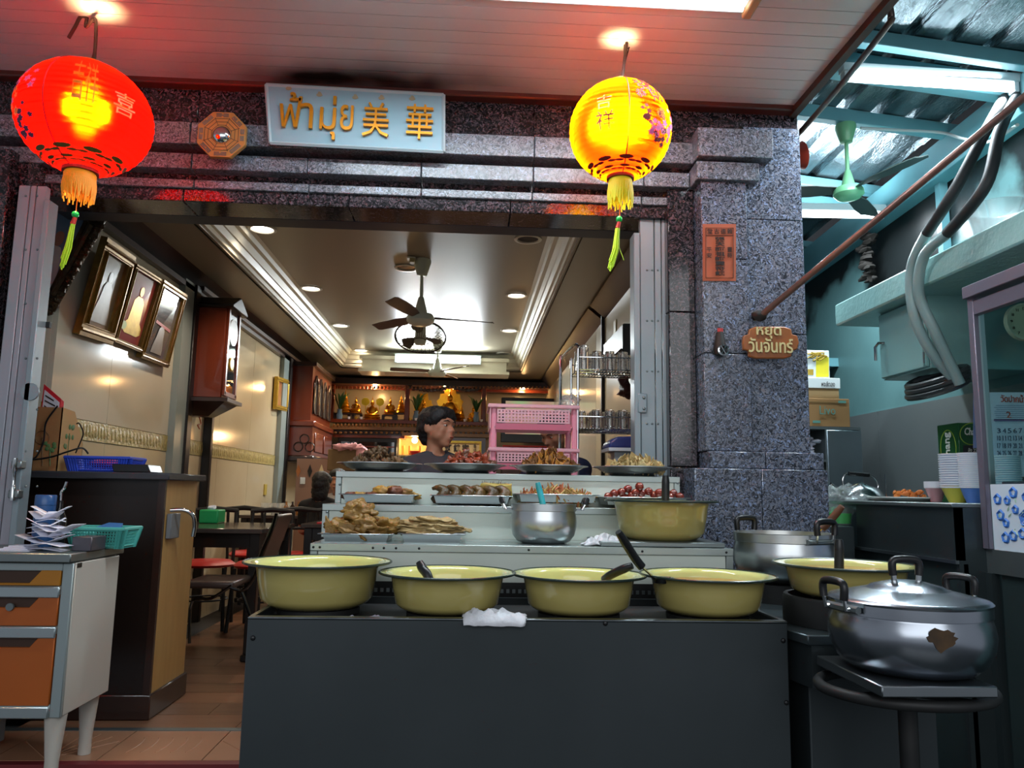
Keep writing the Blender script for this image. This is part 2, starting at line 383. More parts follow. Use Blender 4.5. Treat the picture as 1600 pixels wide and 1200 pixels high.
# ---- soffit of long pvc planks over the pavement
ce = sempty('ceiling_soffit')
y = 1.0; i = 0
while y < 4.05:
    b = B(); xe = 1.80
    b.box(-3.6, xe, y, y+.096, 3.46, 3.475)
    b.box(-3.6, xe, y+.094, y+.102, 3.468, 3.478)
    struct('pvc_plank', b, SOFF, ce); y += .1; i += 1
struct('cornice_strip', B().box(-3.6, 1.85, 4.06, 4.14, 3.43, 3.47), mat('red_brown_trim', '#4a1c14', .4), ce, bev=.008)
struct('fascia_board', B().box(1.80, 1.84, 1.0, 4.15, 3.42, 3.62), mat('weathered_brown_board', '#4c2a1c', .6, 0, '#1b1211', 6, .5, stretch=(1, .3, 1)), ce)
struct('soffit_deck', B().box(-3.6, 1.80, 1.0, 4.15, 3.50, 3.62), BLACKM, ce)
# ---- dining room shell
SC = 1.15
wl = sempty('wall_left')
WX = -2.28
edges = [PX(p, 700, WX).y for p in (28, 290)]+[]
ys_ = [4.1, 5.0, 6.02]; 
def wtile(x0, x1, y0, y1, z0, z1, m, p): struct('wall_tile', B().box(x0, x1, y0+.002, y1-.002, z0+.002, z1-.002), m, p)
y = 4.1
for y0, y1 in ((4.32, 5.0), (5.0, 6.0), (6.2, 7.2), (7.2, 8.2), (8.2, 9.3)):
    wtile(WX-.03, WX, y0, y1, 1.63, 2.86, CREAM if y0 < 5.9 else CREAM2, wl)
    wtile(WX-.03, WX, y0, y1, 0, 1.51, CREAM2, wl)
    n = 6
    for k in range(n): 
        a = y0+(y1-y0)*k/n; bb = B().box(WX-.03, WX+.004, a+.001, a+(y1-y0)/n-.001, 1.512, 1.628)
        for q in range(3): bb.ball((WX+.004, a+(y1-y0)/n*(q+.5)/3, 1.57), (.004, .02, .04), 8, 6)
        struct('border_tile', bb, FRIEZE, wl)
struct('wall_backing', B().box(WX-.7, WX-.035, 4.345, 12.6, -.05, 3.2), CREAM2, wl)
struct('return_panel', B().box(WX-.8, WX-.03, 4.32, 4.345, 0, 3.2), CREAM, wl)
struct('alcove_wall', B().box(WX-.85, WX-.8, 3.8, 4.345, 0, 3.2), CREAM, wl)
struct('pilaster', B().box(WX-.03, WX+.05, 6.0, 6.2, 0, 2.86), mat('grey_tile_strip', '#8e9a98', .2), wl)
struct('pilaster', B().box(WX-.03, WX+.05, 9.3, 9.55, 0, 2.86), MATS['grey_tile_strip'], wl)
for yy, wd in ((6.2, .1), (6.78, .06), (9.55, .12)):
    struct('dark_timber_post', B().box(WX, WX+.07, yy, yy+wd, 0, 2.86), WOODBLK, wl, bev=.005)
struct('wood_cornice', B().prism([(WX-.02, 4.5, 2.86), (WX+.12, 4.5, 2.95), (WX-.02, 4.5, 2.95)], (0, 7.6, 0)), WOODBLK, wl)
struct('wood_cornice_edge', B().box(WX, WX+.09, 6.3, 12, 2.84, 2.875).box(WX, WX+.05, 4.5, 12, 2.80, 2.84), WOODD, wl)
wr = sempty('wall_right')
struct('wall_panel', B().box(1.2, 1.24, 4.5, 7.3, 0, 2.95), mat('cream_panel', '#c5bfa8', .2), wr)
struct('wall_panel', B().box(1.2, 1.24, 7.31, 12.6, 0, 2.95), CREAM, wr)
struct('wood_cornice', B().prism([(1.22, 4.5, 2.80), (1.06, 4.5, 2.93), (1.22, 4.5, 2.93)], (0, 2.3, 0)).prism([(1.22, 6.9, 2.80), (1.06, 6.9, 2.93), (1.22, 6.9, 2.93)], (0, 5.2, 0)), WOODD, wr)
struct('dark_timber_post', B().box(1.17, 1.2, 6.82, 6.86, 0, 2.85), BLACKM, wr)
struct('wall_back', B().box(-2.4, 1.3, 12.3, 12.4, 0, 3.2), mat('grey_mirror_wall', '#8b877c', .3))
SC = 1.0
struct('wall_side_outer', B().box(1.45, 1.78, 4.5, 14, -.3, 3.6), G_DARK)
SC = 1.15
# ceiling with raised tray
ci = sempty('ceiling')
tx0, tx1, ty0, ty1, zc, zt = -1.80, .70, 4.62, 10.85, 2.95, 3.16
b = B().box(-2.4, tx0, 4.3, 12.5, zc, 3.3).box(tx1, 1.3, 4.3, 12.5, zc, 3.3).box(tx0, tx1, ty1, 12.5, zc, 3.3).box(tx0, tx1, 4.3, ty0, zc, 3.3)
struct('ceiling_border', b, CEILI, ci)
struct('tray_panel', B().box(tx0, tx1, ty0, ty1, zt, 3.3), CEILI, ci)
prof = [(0, -.012), (.0, .02), (.035, .02), (.04, .05), (.06, .055), (.075, .10), (.085, .105), (.10, .16), (.13, .165), (.14, .20), (.17, .21)]
def cornice(side):
    pts = []
    for d, h in prof: pts.append((d, h))
    b = B(); vs = []
    for (d, h) in pts+[(0, .21)]:
        z = zc+h
        c4 = [(tx0-.02+d, ty0-.02+d), (tx1+.02-d, ty0-.02+d), (tx1+.02-d, ty1+.02-d), (tx0-.02+d, ty1+.02-d)]
        a, e = c4[side], c4[(side+1) % 4]
        vs.append((b.bm.verts.new((a[0], a[1], z)), b.bm.verts.new((e[0], e[1], z))))
    for (p, q), (r, s) in zip(vs, vs[1:]+vs[:1]): b.bm.faces.new((p, q, s, r))
    return b
for s in range(4): struct('cornice_moulding', cornice(s), CORN, ci, sm=20)
# dropped centre box of the far cornice that carries the tube
cx0, cx1, cz0, cz1 = RC(566, 559, 791, 582, 10.6)
struct('cornice_drop', B().box(cx0, cx1, 10.55, 10.9, cz0, cz1).box(cx0-.04, cx1+.04, 10.5, 10.9, cz0-.02, cz0+.02).box(cx0-.03, cx1+.03, 10.52, 10.9, cz1-.05, cz1), CORN, ci)
SC = 1.0
# ---- kitchen lean-to on the right
AX = 3.05
wk = sempty('wall_kitchen')
struct('painted_wall', B().box(AX, AX+.15, 1.8, 9.2, 1.893, 3.75), TEALD, wk)
struct('lower_wall', B().box(AX+.01, AX+.15, 1.8, 9.2, -.3, 1.893), TEAL, wk)
for i, (a, c) in enumerate(((3.2, 4.35), (4.355, 5.6), (5.605, 6.8))):
    struct('steel_splash_panel', B().box(AX-.012, AX+.01, a, c, .9, 1.893), mat('splash_steel', '#7d8688', .42, .6, '#8f9798', 1.5, .6), wk)
struct('wall_kitchen_back', B().box(1.7, AX, 8.6, 8.7, -.3, 3.5), mat('dark_back_wall', '#38474a', .5))
rf = sempty('ceiling_kitchen')
# corrugated metal sheet, ribs running front to back, falling to the rear
def roofz(y, x=2.4): return 3.66-.10*(x-2.4)-.035*(y-3.9)
b = B(); xs = []; x = 1.86
while x < 2.95:
    xs += [(x, 0), (x+.15, 0), (x+.17, .035), (x+.20, .035), (x+.22, 0)]; x += .22
sheets = 3
FOIL = mat('foil_backed_sheet', '#a9b4b8', .26, .95, '#56656b', 5, .35, stretch=(1.6, .22, 1), bump=.6, bscale=120)
for k in range(sheets):
    b = B(); ya, yb = (1.2, 4.7, 6.6)[k], (4.72, 6.62, 9.4)[k]
    pv = None
    for xx, h in xs:
        v = (b.bm.verts.new((xx, ya, roofz(ya, xx)+h+.01*k)), b.bm.verts.new((xx, yb, roofz(yb, xx)+h+.01*k)))
        if pv: b.bm.faces.new((pv[0], v[0], v[1], pv[1]))
        pv = v
    struct('corrugated_sheet', b, FOIL, rf, sm=20)
def rbeam(name, x0, x1, y0, y1, drop, top=.003):
    struct(name, B().hexa([V((x, y, roofz(y, x)-d)) for y in (y0, y1) for x, d in ((x0, drop), (x1, drop), (x1, top), (x0, top))]), BEAMB, rf, bev=.004)
for yy, dr_ in ((3.68, .082), (4.42, .09), (5.33, .075), (6.5, .06), (2.9, .08)): rbeam('purlin', 1.88, AX-.001, yy, yy+.06, dr_)
rbeam('deep_beam', 1.88, AX-.001, 3.88, 3.96, .135); rbeam('deep_beam', 1.79, AX-.001, 5.46, 5.54, .15, .08)
struct('edge_beam', B().hexa([(AX-.12, 1.5, 3.42), (AX-.001, 1.5, 3.42), (AX-.001, 1.5, 3.62), (AX-.12, 1.5, 3.62), (AX-.12, 8.58, 3.10), (AX-.001, 8.58, 3.10), (AX-.001, 8.58, 3.36), (AX-.12, 8.58, 3.36)]), BEAMB, rf, bev=.004)
struct('strut', B().box(AX-.06, AX-.005, 4.62, 4.67, 2.50, 3.28), BEAMB, rf)
# ================================================================ FACADE OBJECTS
def shell_mat(name, c, c2, mix, ro):
    mt = bpy.data.materials.new(name); mt.use_nodes = True; nt = mt.node_tree; N = nt.nodes; L = nt.links; nt.nodes.clear()
    o = N.new('ShaderNodeOutputMaterial'); t = N.new('ShaderNodeBsdfTranslucent'); d = N.new('ShaderNodeBsdfDiffuse'); r = N.new('ShaderNodeBsdfRefraction')
    t.inputs[0].default_value = rgb(c); d.inputs[0].default_value = rgb(c); r.inputs[0].default_value = rgb(c2)
    r.inputs['Roughness'].default_value = ro; r.inputs['IOR'].default_value = 1.22
    m1 = N.new('ShaderNodeMixShader'); m1.inputs[0].default_value = .25; m2 = N.new('ShaderNodeMixShader'); m2.inputs[0].default_value = mix
    L.new(t.outputs[0], m1.inputs[1]); L.new(d.outputs[0], m1.inputs[2]); L.new(m1.outputs[0], m2.inputs[1]); L.new(r.outputs[0], m2.inputs[2]); L.new(m2.outputs[0], o.inputs[0])
    return mt
SH_R = shell_mat('red_lantern_silk', '#ff0604', '#ffa800', .13, .5)
SH_Y = shell_mat('orange_lantern_silk', '#ff2c04', '#ffd000', .34, .8)
PRINT_R = mat('dark_red_print', '#6e0804', .6); PRINT_G = mat('olive_print', '#5a4a10', .6); PRINT_P = mat('pink_print', '#e870b0', .6)
PRINT_O = mat('orange_print', '#ff7a10', .5); PRINT_B = mat('dark_blue_print', '#2a1040', .6)
TAS = mat('yellow_tassel_thread', '#d6c81e', .6, emit='#c8c010', estr=.12); TAS2 = mat('orange_tassel_thread', '#e0901a', .6, emit='#d88010', estr=.15)
def sph(c, R_, sz, az, el, k=1.003):  # point on the lantern, az from the camera-facing side to the right
    return V((c.x+R_*k*math.sin(az)*math.cos(el), c.y-R_*k*math.cos(az)*math.cos(el), c.z+sz*k*math.sin(el)))
def wraptext(s, c, R_, sz, az, el, w, h, m, par, name, rot=0, lab=None):
    b = textb(s, (0, 0, 0), (1, 0, 0), (0, 1, 0), w, h, .002)
    for v in b.bm.verts:
        x, y = v.co.x, v.co.y; xx = x*math.cos(rot)-y*math.sin(rot); yy = x*math.sin(rot)+y*math.cos(rot)
        v.co = sph(c, R_, sz, az+xx/R_/math.cos(el), el+yy/sz, 1.013+v.co.z/R_)
    return tag(obj(name, b, m, par), lab)
def blobs(c, R_, sz, lst, m, par, name, seed=0, lab=None):
    b = B(); q = random.Random(seed)
    for az, el, r, n in lst:
        for _ in range(n):
            a2 = az+q.uniform(-r, r)*1.2; e2 = el+q.uniform(-r, r); rr = q.uniform(.05, .10)
            k = q.choice((5, 6, 7)); vs = []
            ph = q.random()*6
            for i in range(k*2):
                t = math.pi*i/k+ph; f = rr*(1 if i % 2 else .55)
                vs.append(b.bm.verts.new(sph(c, R_, sz, a2+f*math.cos(t)/math.cos(e2), e2+f*.8*math.sin(t), 1.013)))
            b.bm.faces.new(vs)
    return tag(obj(name, b, m, par), lab)
def lantern(cx, cy, px_r, px_rz, hook, Yl, left):
    c = PY(cx, cy, Yl); R_ = px_r*Yl/FOC*.985; sz = px_rz*Yl/FOC*.985
    hp = PZ(hook[0], hook[1], 3.46)
    t = thing('paper_lantern', 'lit red round lantern with dark bottom print, left end of shopfront' if left else 'lit yellow-glowing round lantern with red characters, hanging before right pillar', 'lantern', c, group='red lanterns under the soffit')
    # pleated silk skin, open at top and bottom
    prof = []; n = 44
    for i in range(n*2+1):
        el = math.radians(-78)+math.radians(156)*i/(n*2); k = 1.0+(.006 if i % 4 == 0 else -.002)
        prof.append((R_*math.cos(el)*k, sz*math.sin(el)*k))
    obj('lantern_skin', B().lathe(prof, c, 72), SH_R if left else SH_Y, t, sm=80)
    b = B()
    for i in range(1, 24):
        el = math.radians(-76+152*i/24); b.tube([(c.x+R_*.99*math.cos(el)*math.cos(q), c.y+R_*.99*math.cos(el)*math.sin(q), c.z+sz*math.sin(el)*.99) for q in [math.pi*2*k/40 for k in range(40)]], .0014, 4, True)
    tag(obj('wire_hoops', b, mat('hoop_wire', '#7c1408', .5), t), kind='stuff')
    b = B(); az0 = -.12 if left else .0
    b.tube([sph(c, R_, sz, az0-.02, math.radians(-74+148*i/20), 1.01) for i in range(21)], .0028, 5); obj('seam', b, PRINT_R, t)
    b = B().lathe([(R_*.19, sz*.96), (R_*.23, sz*.96), (R_*.22, sz*1.05), (R_*.19, sz*1.05), (R_*.19, sz*.96)], c, 28); obj('top_ring', b, GOLDB, t)
    b = B().lathe([(R_*.22, -sz*.94), (R_*.27, -sz*.95), (R_*.27, -sz*1.02), (R_*.22, -sz*1.02), (R_*.22, -sz*.94)], c, 28); obj('bottom_ring', b, PRINT_R, t)
    # bulb
    b = B().lathe([(0, -.09), (.03, -.08), (.045, -.03), (.045, .05), (.03, .09), (0, .10)], c+V((0, 0, .03)), 16); obj('bulb', b, BULB, t)
    lo = light('POINT', c+V((0, -.0, .04)), 280 if left else 300, (1, .70, .32), .055, name='lantern_light'); lo.visible_camera = False
    # printed lotus border and flowers
    b = B()
    for k in range(9):
        a = 2*math.pi*k/9
        for da, de, r_ in ((0, -52, .17), (-.22, -56, .10), (.22, -56, .10), (0, -63, .12), (-.2, -67, .08), (.2, -67, .08)):
            vs = [b.bm.verts.new(sph(c, R_, sz, a+da+r_*math.cos(q)*1.2/math.cos(math.radians(de))*.7, math.radians(de)+r_*.33*math.sin(q)*(1 if math.sin(q) < 0 else .7), 1.013)) for q in [math.pi*2*i/10 for i in range(10)]]
            b.bm.faces.new(vs)
    obj('lotus_border_print', b, PRINT_G if left else PRINT_R, t)
    if left:
        blobs(c, R_, sz, [(-.95, .1, .25, 9), (-.75, .45, .16, 7), (-.5, .2, .15, 5)], PRINT_P, t, 'flower_print', 3)
        blobs(c, R_, sz, [(-.8, -.55, .16, 12), (-.55, -.3, .12, 6), (-.9, .25, .2, 5)], PRINT_B, t, 'dark_flower_print', 4)
        blobs(c, R_, sz, [(-1.0, .2, .3, 8), (-.85, -.1, .2, 6)], PRINT_O, t, 'orange_flower_print', 5)
        wraptext('吉祥', c, R_, sz, .42, .25, .10, .22, PRINT_O, t, 'character_print'); wraptext('喜', c, R_, sz, 1.0, 0, .1, .1, PRINT_O, t, 'character_print')
    else:
        wraptext('祥', c, R_, sz, -.48, -.22, .085, .085, PRINT_R, t, 'character_print'); wraptext('吉', c, R_, sz, -.50, .14, .07, .07, PRINT_O, t, 'character_print')
        wraptext('發', c, R_, sz, .33, .62, .085, .085, PRINT_R, t, 'character_print', .3); wraptext('財', c, R_, sz, .62, .42, .085, .085, PRINT_R, t, 'character_print', .3)
        wraptext('恭', c, R_, sz, .22, .32, .05, .05, PRINT_R, t, 'character_print', .2)
        blobs(c, R_, sz, [(.6, -.32, .13, 9), (.95, -.25, .14, 8), (1.1, .05, .15, 6)], PRINT_P, t, 'flower_print', 3)
        blobs(c, R_, sz, [(.75, -.4, .14, 9), (.35, -.15, .08, 5), (.3, .02, .06, 4), (.7, -.05, .07, 5)], PRINT_R, t, 'dark_flower_print', 4)
        blobs(c, R_, sz, [(.68, .02, .07, 6), (1.15, .4, .15, 6)], PRINT_O, t, 'orange_flower_print', 5)
    # cord and hook
    b = B().tube(bez([c+V((0, 0, sz*1.0)), c+V((.012, 0, sz*1.2)), (c+hp)*.5+V((.02, 0, (sz*1.1)/2+.1)), hp+V((0, 0, -.05)), hp]), .008, 7)
    b.tube(bez([c+V((-.04, 0, sz)), c+V((0, 0, sz*1.15)), (c+hp)*.5+V((.03, 0, .2)), hp+V((.015, 0, -.02))]), .003, 5); 
    if left: b.tube(bez([hp, hp+V((-.03, 0, -.0)), hp+V((-.05, 0, -.05)), hp+V((-.075, 0, -.11))]), .009, 6)
    obj('hanging_wire', b, mat('black_rusty_wire', '#3a1d16', .6), t)
    # fringe
    b = B(); zt = c.z-sz*1.0; m_ = TAS2 if left else TAS
    b.lathe([(R_*.21, zt), (R_*.235, zt-.012), (R_*.235, zt-.04), (R_*.20, zt-.04)], (c.x, c.y, 0), 24)
    q = random.Random(5)
    for k in range(70):
        a = 2*math.pi*k/70; r_ = R_*.22; dl = q.uniform(.085, .125)
        p0 = V((c.x+r_*math.cos(a), c.y+r_*math.sin(a), zt-.02)); b.tube([p0, p0+V((math.cos(a)*.006, math.sin(a)*.006, -dl*.5)), p0+V((q.uniform(-.006, .006), 0, -dl))], .0034, 4)
    obj('fringe', b, m_, t)
    sway = -.016 if left else -.02
    zb = zt-.10; b = B().cyl((c.x, c.y, zb+.1), (c.x+sway*.2, c.y, zb-.085), .0022, n=5); obj('tassel_cord', b, PRINT_O, t)
    p = V((c.x+sway*.3, c.y, zb-.10)); obj('green_bead', B().ball(p, .0155, 14, 10), mat('green_bead', '#1fae4c', .2), t)
    b = B().cyl(p+V((0, 0, -.014)), p+V((sway*.4, 0, -.045)), .009, .011, 10); obj('red_binding', b, mat('red_thread', '#c02a1a', .5), t)
    b = B(); e = p+V((sway*1.2, 0, -.045)); 
    for k in range(26):
        a = q.random()*6.28; rr = .009*q.random(); d = q.uniform(.16, .215)
        b.tube([p+V((sway*.4+rr*math.cos(a), rr*math.sin(a), -.045)), p+V((sway*1.0+1.6*rr*math.cos(a), 1.6*rr*math.sin(a), -.045-d*.6)), p+V((sway*2.1+1.5*rr*math.cos(a), rr*math.sin(a), -.045-d))], .0032, 4)
    if not left: b.tube([p+V((0, 0, -.05)), p+V((.0, 0, -.14)), p+V((.022, 0, -.2))], .0015, 4)
    obj('tassel', b, mat('lime_tassel_thread', '#a8c81c', .6, emit='#90b010', estr=.08), t)
    return t
lantern(134, 186, 101.5, 91, (136, 27), 3.45, True)
lantern(969, 205, 85.5, 85, (977, 70), 3.5, False)

# ---- shop sign
def face(b=None): return b or B()
t = thing('shop_sign', 'pale blue-grey signboard with raised gold Thai and Chinese lettering under soffit', 'sign', PY(555, 240, 4.0))
def S(x, y, Y=3.99): return PY(x, y, Y)
c4 = [S(422, 223), S(693, 237), S(693, 148), S(416, 132)]
b = B().slab(c4, (0, 1, 0), .03); obj('board', b, mat('sign_blue_grey', '#7e9eaa', .45, 0, '#7896a2', 2, .5), t)
b = B(); 
for a, e in zip(c4, c4[1:]+c4[:1]): b.tube([a, e], .010, 4)
obj('sign_frame', b, mat('sign_frame_grey', '#9fb0b6', .4), t)
GLET = mat('gold_raised_letter', '#d18a1e', .3, .5, '#c27a14', 6, .5)
for s, x0, y0, x1, y1 in (('ฟ้', 437, 143, 473, 203), ('า', 470, 161, 490, 204), ('มุ่', 500, 148, 526, 223), ('ย', 532, 164, 553, 207), ('美', 566, 159, 609, 218), ('華', 634, 162, 678, 222)):
    A = S((x0+x1)/2, (y0+y1)/2, 3.985); wv = (x1-x0)*3.985/FOC; hv = (y1-y0)*3.985/FOC
    obj('raised_character', textb(s, A, S(693, 223)-S(422, 209), (0, 0, 1), wv, hv, .018, bold=.0), GLET, t)
for x, y in ((451, 137), (499, 147), (555, 151), (596, 152), (644, 153)):
    obj('faded_stain', B().prism([S(x+6*math.cos(a)*(.7+.3*math.sin(a*3)), y+4*math.sin(a), 3.987) for a in [k*.6 for k in range(10)]], (0, .002, 0)), mat('tan_stain', '#8e8468', .8), t)
# ---- octagonal mirror plaque
C_ = S(346, 210, 3.96); t = thing('octagonal_mirror', 'octagonal wooden bagua plaque with round convex mirror, left of signboard', 'mirror', C_)
def ngon(n, r, c, ph=0): return [V((c.x+r*math.cos(2*math.pi*k/n+ph), c.y, c.z+r*math.sin(2*math.pi*k/n+ph))) for k in range(n)]
obj('board', B().prism(ngon(8, .136, C_, math.pi/8), (0, .03, 0)), mat('bamboo_tan', '#a8763c', .4, 0, '#976834', 8, .5), t, bev=.003)
b = B(); 
for r_ in (.075, .095, .055):
    p = ngon(8, r_, C_+V((0, -.001, 0)), math.pi/8); b.tube(p, .0016, 4, True)
for k in range(8):
    a = 2*math.pi*k/8+math.pi/8; b.cyl(C_+V((.05*math.cos(a), -.001, .05*math.sin(a))), C_+V((.1*math.cos(a), -.001, .1*math.sin(a))), .0014, n=4)
obj('engraved_lines', b, mat('engraving_brown', '#4a3a28', .6), t)
b = B()
for k in range(8):
    a = 2*math.pi*k/8
    for j in (0, 1, 2):
        rr = .100+j*.0075; u = V((-math.sin(a), 0, math.cos(a))); o_ = C_+V((rr*math.cos(a), -.001, rr*math.sin(a)))
        if (k >> j) & 1: b.cyl(o_-u*.032, o_+u*.032, .0026, n=4)
        else: b.cyl(o_-u*.032, o_-u*.005, .0026, n=4); b.cyl(o_+u*.005, o_+u*.032, .0026, n=4)
obj('trigram_marks', b, mat('slate_grey_print', '#5c5a58', .6), t)
obj('convex_mirror', B().lathe([(.047, 0), (.04, .012), (.025, .021), (0, .025)], C_, 28, ax=(0, -1, 0)), CHROME, t, sm=80)
# ---- paper talisman
def flatpanel(x0, y0, x1, y1, Y, m, t, name='sheet', dy=.003):
    q = [PY(x0, y1, Y), PY(x1, y1, Y), PY(x1, y0, Y), PY(x0, y0, Y)]; return obj(name, B().slab(q, (0, 1, 0), dy), m, t)
def ptext(s, x0, y0, x1, y1, Y, m, t, d=.002, name='lettering', **k):
    A = PY((x0+x1)/2, (y0+y1)/2, Y); return obj(name, textb(s, A, (1, 0, -.0), (0, 0, 1), (x1-x0)*Y/FOC, (y1-y0)*Y/FOC, d, **k), m, t)
t = thing('paper_talisman', 'orange-brown paper charm with black Chinese characters pasted on right pillar', 'poster', PY(1124, 440, 3.985))
flatpanel(1098, 350, 1150, 439, 3.985, mat('aged_orange_paper', '#a8583a', .8, 0, '#8d4a34', 9, .5), t)
b = B(); q = [PY(1103, 434, 3.983), PY(1146, 434, 3.983), PY(1146, 356, 3.983), PY(1103, 356, 3.983)]; b.tube(q, .0018, 4, True); b.cyl(PY(1103, 368, 3.983), PY(1146, 368, 3.983), .0015, n=4)
INK = mat('black_ink', '#1d1210', .7); obj('printed_border', b, INK, t)
for i, s in enumerate('堂古德賴'): ptext(s, 1105+i*10.3, 357, 1113.5+i*10.3, 366, 3.982, INK, t)
for i, s in enumerate('張天師祖師靈符鎮'): ptext(s, 1117, 370+i*7.6, 1133, 377.4+i*7.6, 3.982, INK, t, bold=.02)
for s, x, y in (('平', 1104, 386), ('安', 1104, 395), ('靈', 1136, 386), ('符', 1136, 395)): ptext(s, x, y, x+8, y+8, 3.982, INK, t)
# ---- incense holder
C_ = PY(1125, 540, 3.97); t = thing('wall_incense_holder', 'small black incense holder with pierced silver disc and red tips on right pillar', 'incense holder', C_)
obj('body', B().lathe([(0, -.058), (.03, -.05), (.036, -.02), (.028, .02), (.02, .06), (.018, .072), (0, .072)], C_+V((0, .0, 0)), 18), mat('charred_black', '#1a1613', .6), t)
b = B().lathe([(.027, 0), (.030, -.004), (.030, .004), (.022, .006), (.021, .0)], C_+V((.006, -.034, -.03)), 20, ax=(0, -1, 0))
for k in range(6):
    a = k*math.pi/3; b.cyl(C_+V((.006, -.038, -.03)), C_+V((.006+.024*math.cos(a), -.038, -.03+.024*math.sin(a))), .003, n=5)
obj('pierced_disc', b, STEELP, t)
for k in range(4): obj('red_tip', B().box(C_.x-.014+k*.008, C_.x-.010+k*.008, C_.y-.012, C_.y-.006, C_.z+.07, C_.z+.092), mat('red_tip', '#c8281e', .5), t)
# ---- wooden day-off plaque
Yp = 3.93; t = thing('wooden_plaque', 'scalloped brown wooden plaque with gold Thai lettering on right pillar', 'sign', PY(1204, 560, Yp))
cx, cy = 1204, 535; pts = []
for (dx, dy) in ((-43, 0), (-42, 11), (-34, 13), (-33, 22), (-22, 25), (22, 25), (33, 22), (34, 13), (42, 11), (45, 0), (42, -11), (34, -13), (33, -21), (22, -25), (-22, -25), (-33, -21), (-34, -13), (-42, -11)):
    pts.append(PY(cx+dx, cy+dy, Yp))
obj('board', B().prism(pts, (0, .03, 0)), mat('varnished_teak', '#9a5c30', .3, 0, '#84491f', 6, .6, stretch=(.3, 1, 1.5)), t, bev=.006, seg=2)
GL2 = mat('cream_gold_letter', '#cfc08a', .35, .3)
ptext('หยุด', 1180, 511, 1221, 530, Yp-.002, GL2, t, .010, 'raised_letters', bold=.015); ptext('วันจันทร์', 1167, 528, 1240, 552, Yp-.002, GL2, t, .010, 'raised_letters', bold=.015)
# ---- folded gates
def gate(name, label, x0, x1, ys, side):
    pass
GREYP = mat('chipped_grey_paint', '#8b9499', .4, .2, '#77848a', 3, .5)
gx0, gx1 = PY(1000, 500, 4.2).x, PY(1043, 500, 4.2).x
t = thing('folding_gate', 'folded grey steel gate leaves beside right pillar, washed pink above', 'gate', (gx0, 4.2, 0))
ws = [gx0, gx0+.085, gx0+.125, gx0+.155, gx1]
for a, c in zip(ws, ws[1:]): obj('gate_slat', B().box(a+.002, c-.002, 4.2, 4.24, 0.02, 2.81), GREYP, t, bev=.004)
obj('edge_channel', B().box(gx0-.035, gx0, 4.19, 4.30, .02, 2.72), GREYP, t, bev=.004)
for yy in (340, 422, 501, 580, 662, 730):
    for xx in (1011, 1019, 1028): obj('bolt', B().ball(PY(xx, yy, 4.198), (.006, .005, .006), 8, 6), STEELD, t)
b = B().box(gx0-.01, gx0+.05, 4.17, 4.2, 0, .12)
L_ = PY(1003, 630, 4.19); obj('latch_plate', B().box(L_.x-.025, L_.x+.03, 4.185, 4.2, L_.z-.055, L_.z+.055), GREYP, t, bev=.012, seg=2)
for dz in (-.03, .03): obj('latch_bolt', B().ball((L_.x+.01, 4.183, L_.z+dz), (.009, .006, .009), 8, 6), STEELD, t)
t = thing('folding_gate', 'folded grey steel gate leaves with sliding bolt at left pillar', 'gate', (-2.38, 4.0, 0))
lx = [PY(x, 500, 4.03).x for x in (8, 27, 37, 54)]
for a, c in zip(lx, lx[1:]): obj('gate_slat', B().box(a+.0015, c-.0015, 4.02, 4.06, 0.02, 2.80), mat('pinkish_grey_paint', '#9a929c', .35, .1, '#828c92', 2, .5), t, bev=.004)
obj('edge_channel', B().box(lx[-1], lx[-1]+.03, 4.0, 4.09, .02, 2.72), GREYP, t, bev=.004)
for yy in (306, 390, 474, 560, 640, 705, 760):
    for xx in (40, 58): obj('bolt', B().ball(PY(xx, yy, 4.018), (.006, .005, .006), 8, 6), STEELD, t)
a = PY(24, 716, 3.97); e = PY(19, 782, 3.97)
b = B().tube([a, a.lerp(e, .3), a.lerp(e, .33), a.lerp(e, .66), a.lerp(e, .7), e], [.012, .013, .009, .009, .013, .012], 10)
obj('sliding_bolt', b, STEELP, t)
for q in (.15, .85): obj('bolt_bracket', B().box(a.x-.02, a.x+.03, 3.97, 4.02, a.lerp(e, q).z-.02, a.lerp(e, q).z+.02), STEELD, t, bev=.005)
p = PY(46, 612, 4.0); obj('latch_plate', B().cyl(p, p+V((0, .012, 0)), .045, n=16), GREYP, t)
p = PY(68, 507, 4.08); obj('hook', B().box(p.x, p.x+.03, 4.08, 4.1, p.z-.015, p.z+.015).box(p.x, p.x+.008, 4.08, 4.09, p.z+.01, p.z+.04), BLACKM, t)
# ---- tube fixture on soffit
b0 = PZ(1165, 18, 3.44); t = thing('tube_light_fitting', 'white tube light fitting on soffit with lit tube, top edge of view', 'light', (.2, 3.12, 3.46))
obj('tray', B().box(-.95, 1.22, 3.06, 3.20, 3.425, 3.46), mat('white_enamel', '#dfe6ea', .3), t, bev=.004)
obj('end_cap', B().box(1.19, 1.235, 3.05, 3.21, 3.40, 3.462), mat('tan_plastic', '#b38a5c', .4), t, bev=.01, seg=2)
obj('lit_tube', B().cyl((-.9, 3.13, 3.405), (1.17, 3.13, 3.405), .017), TUBE, t)
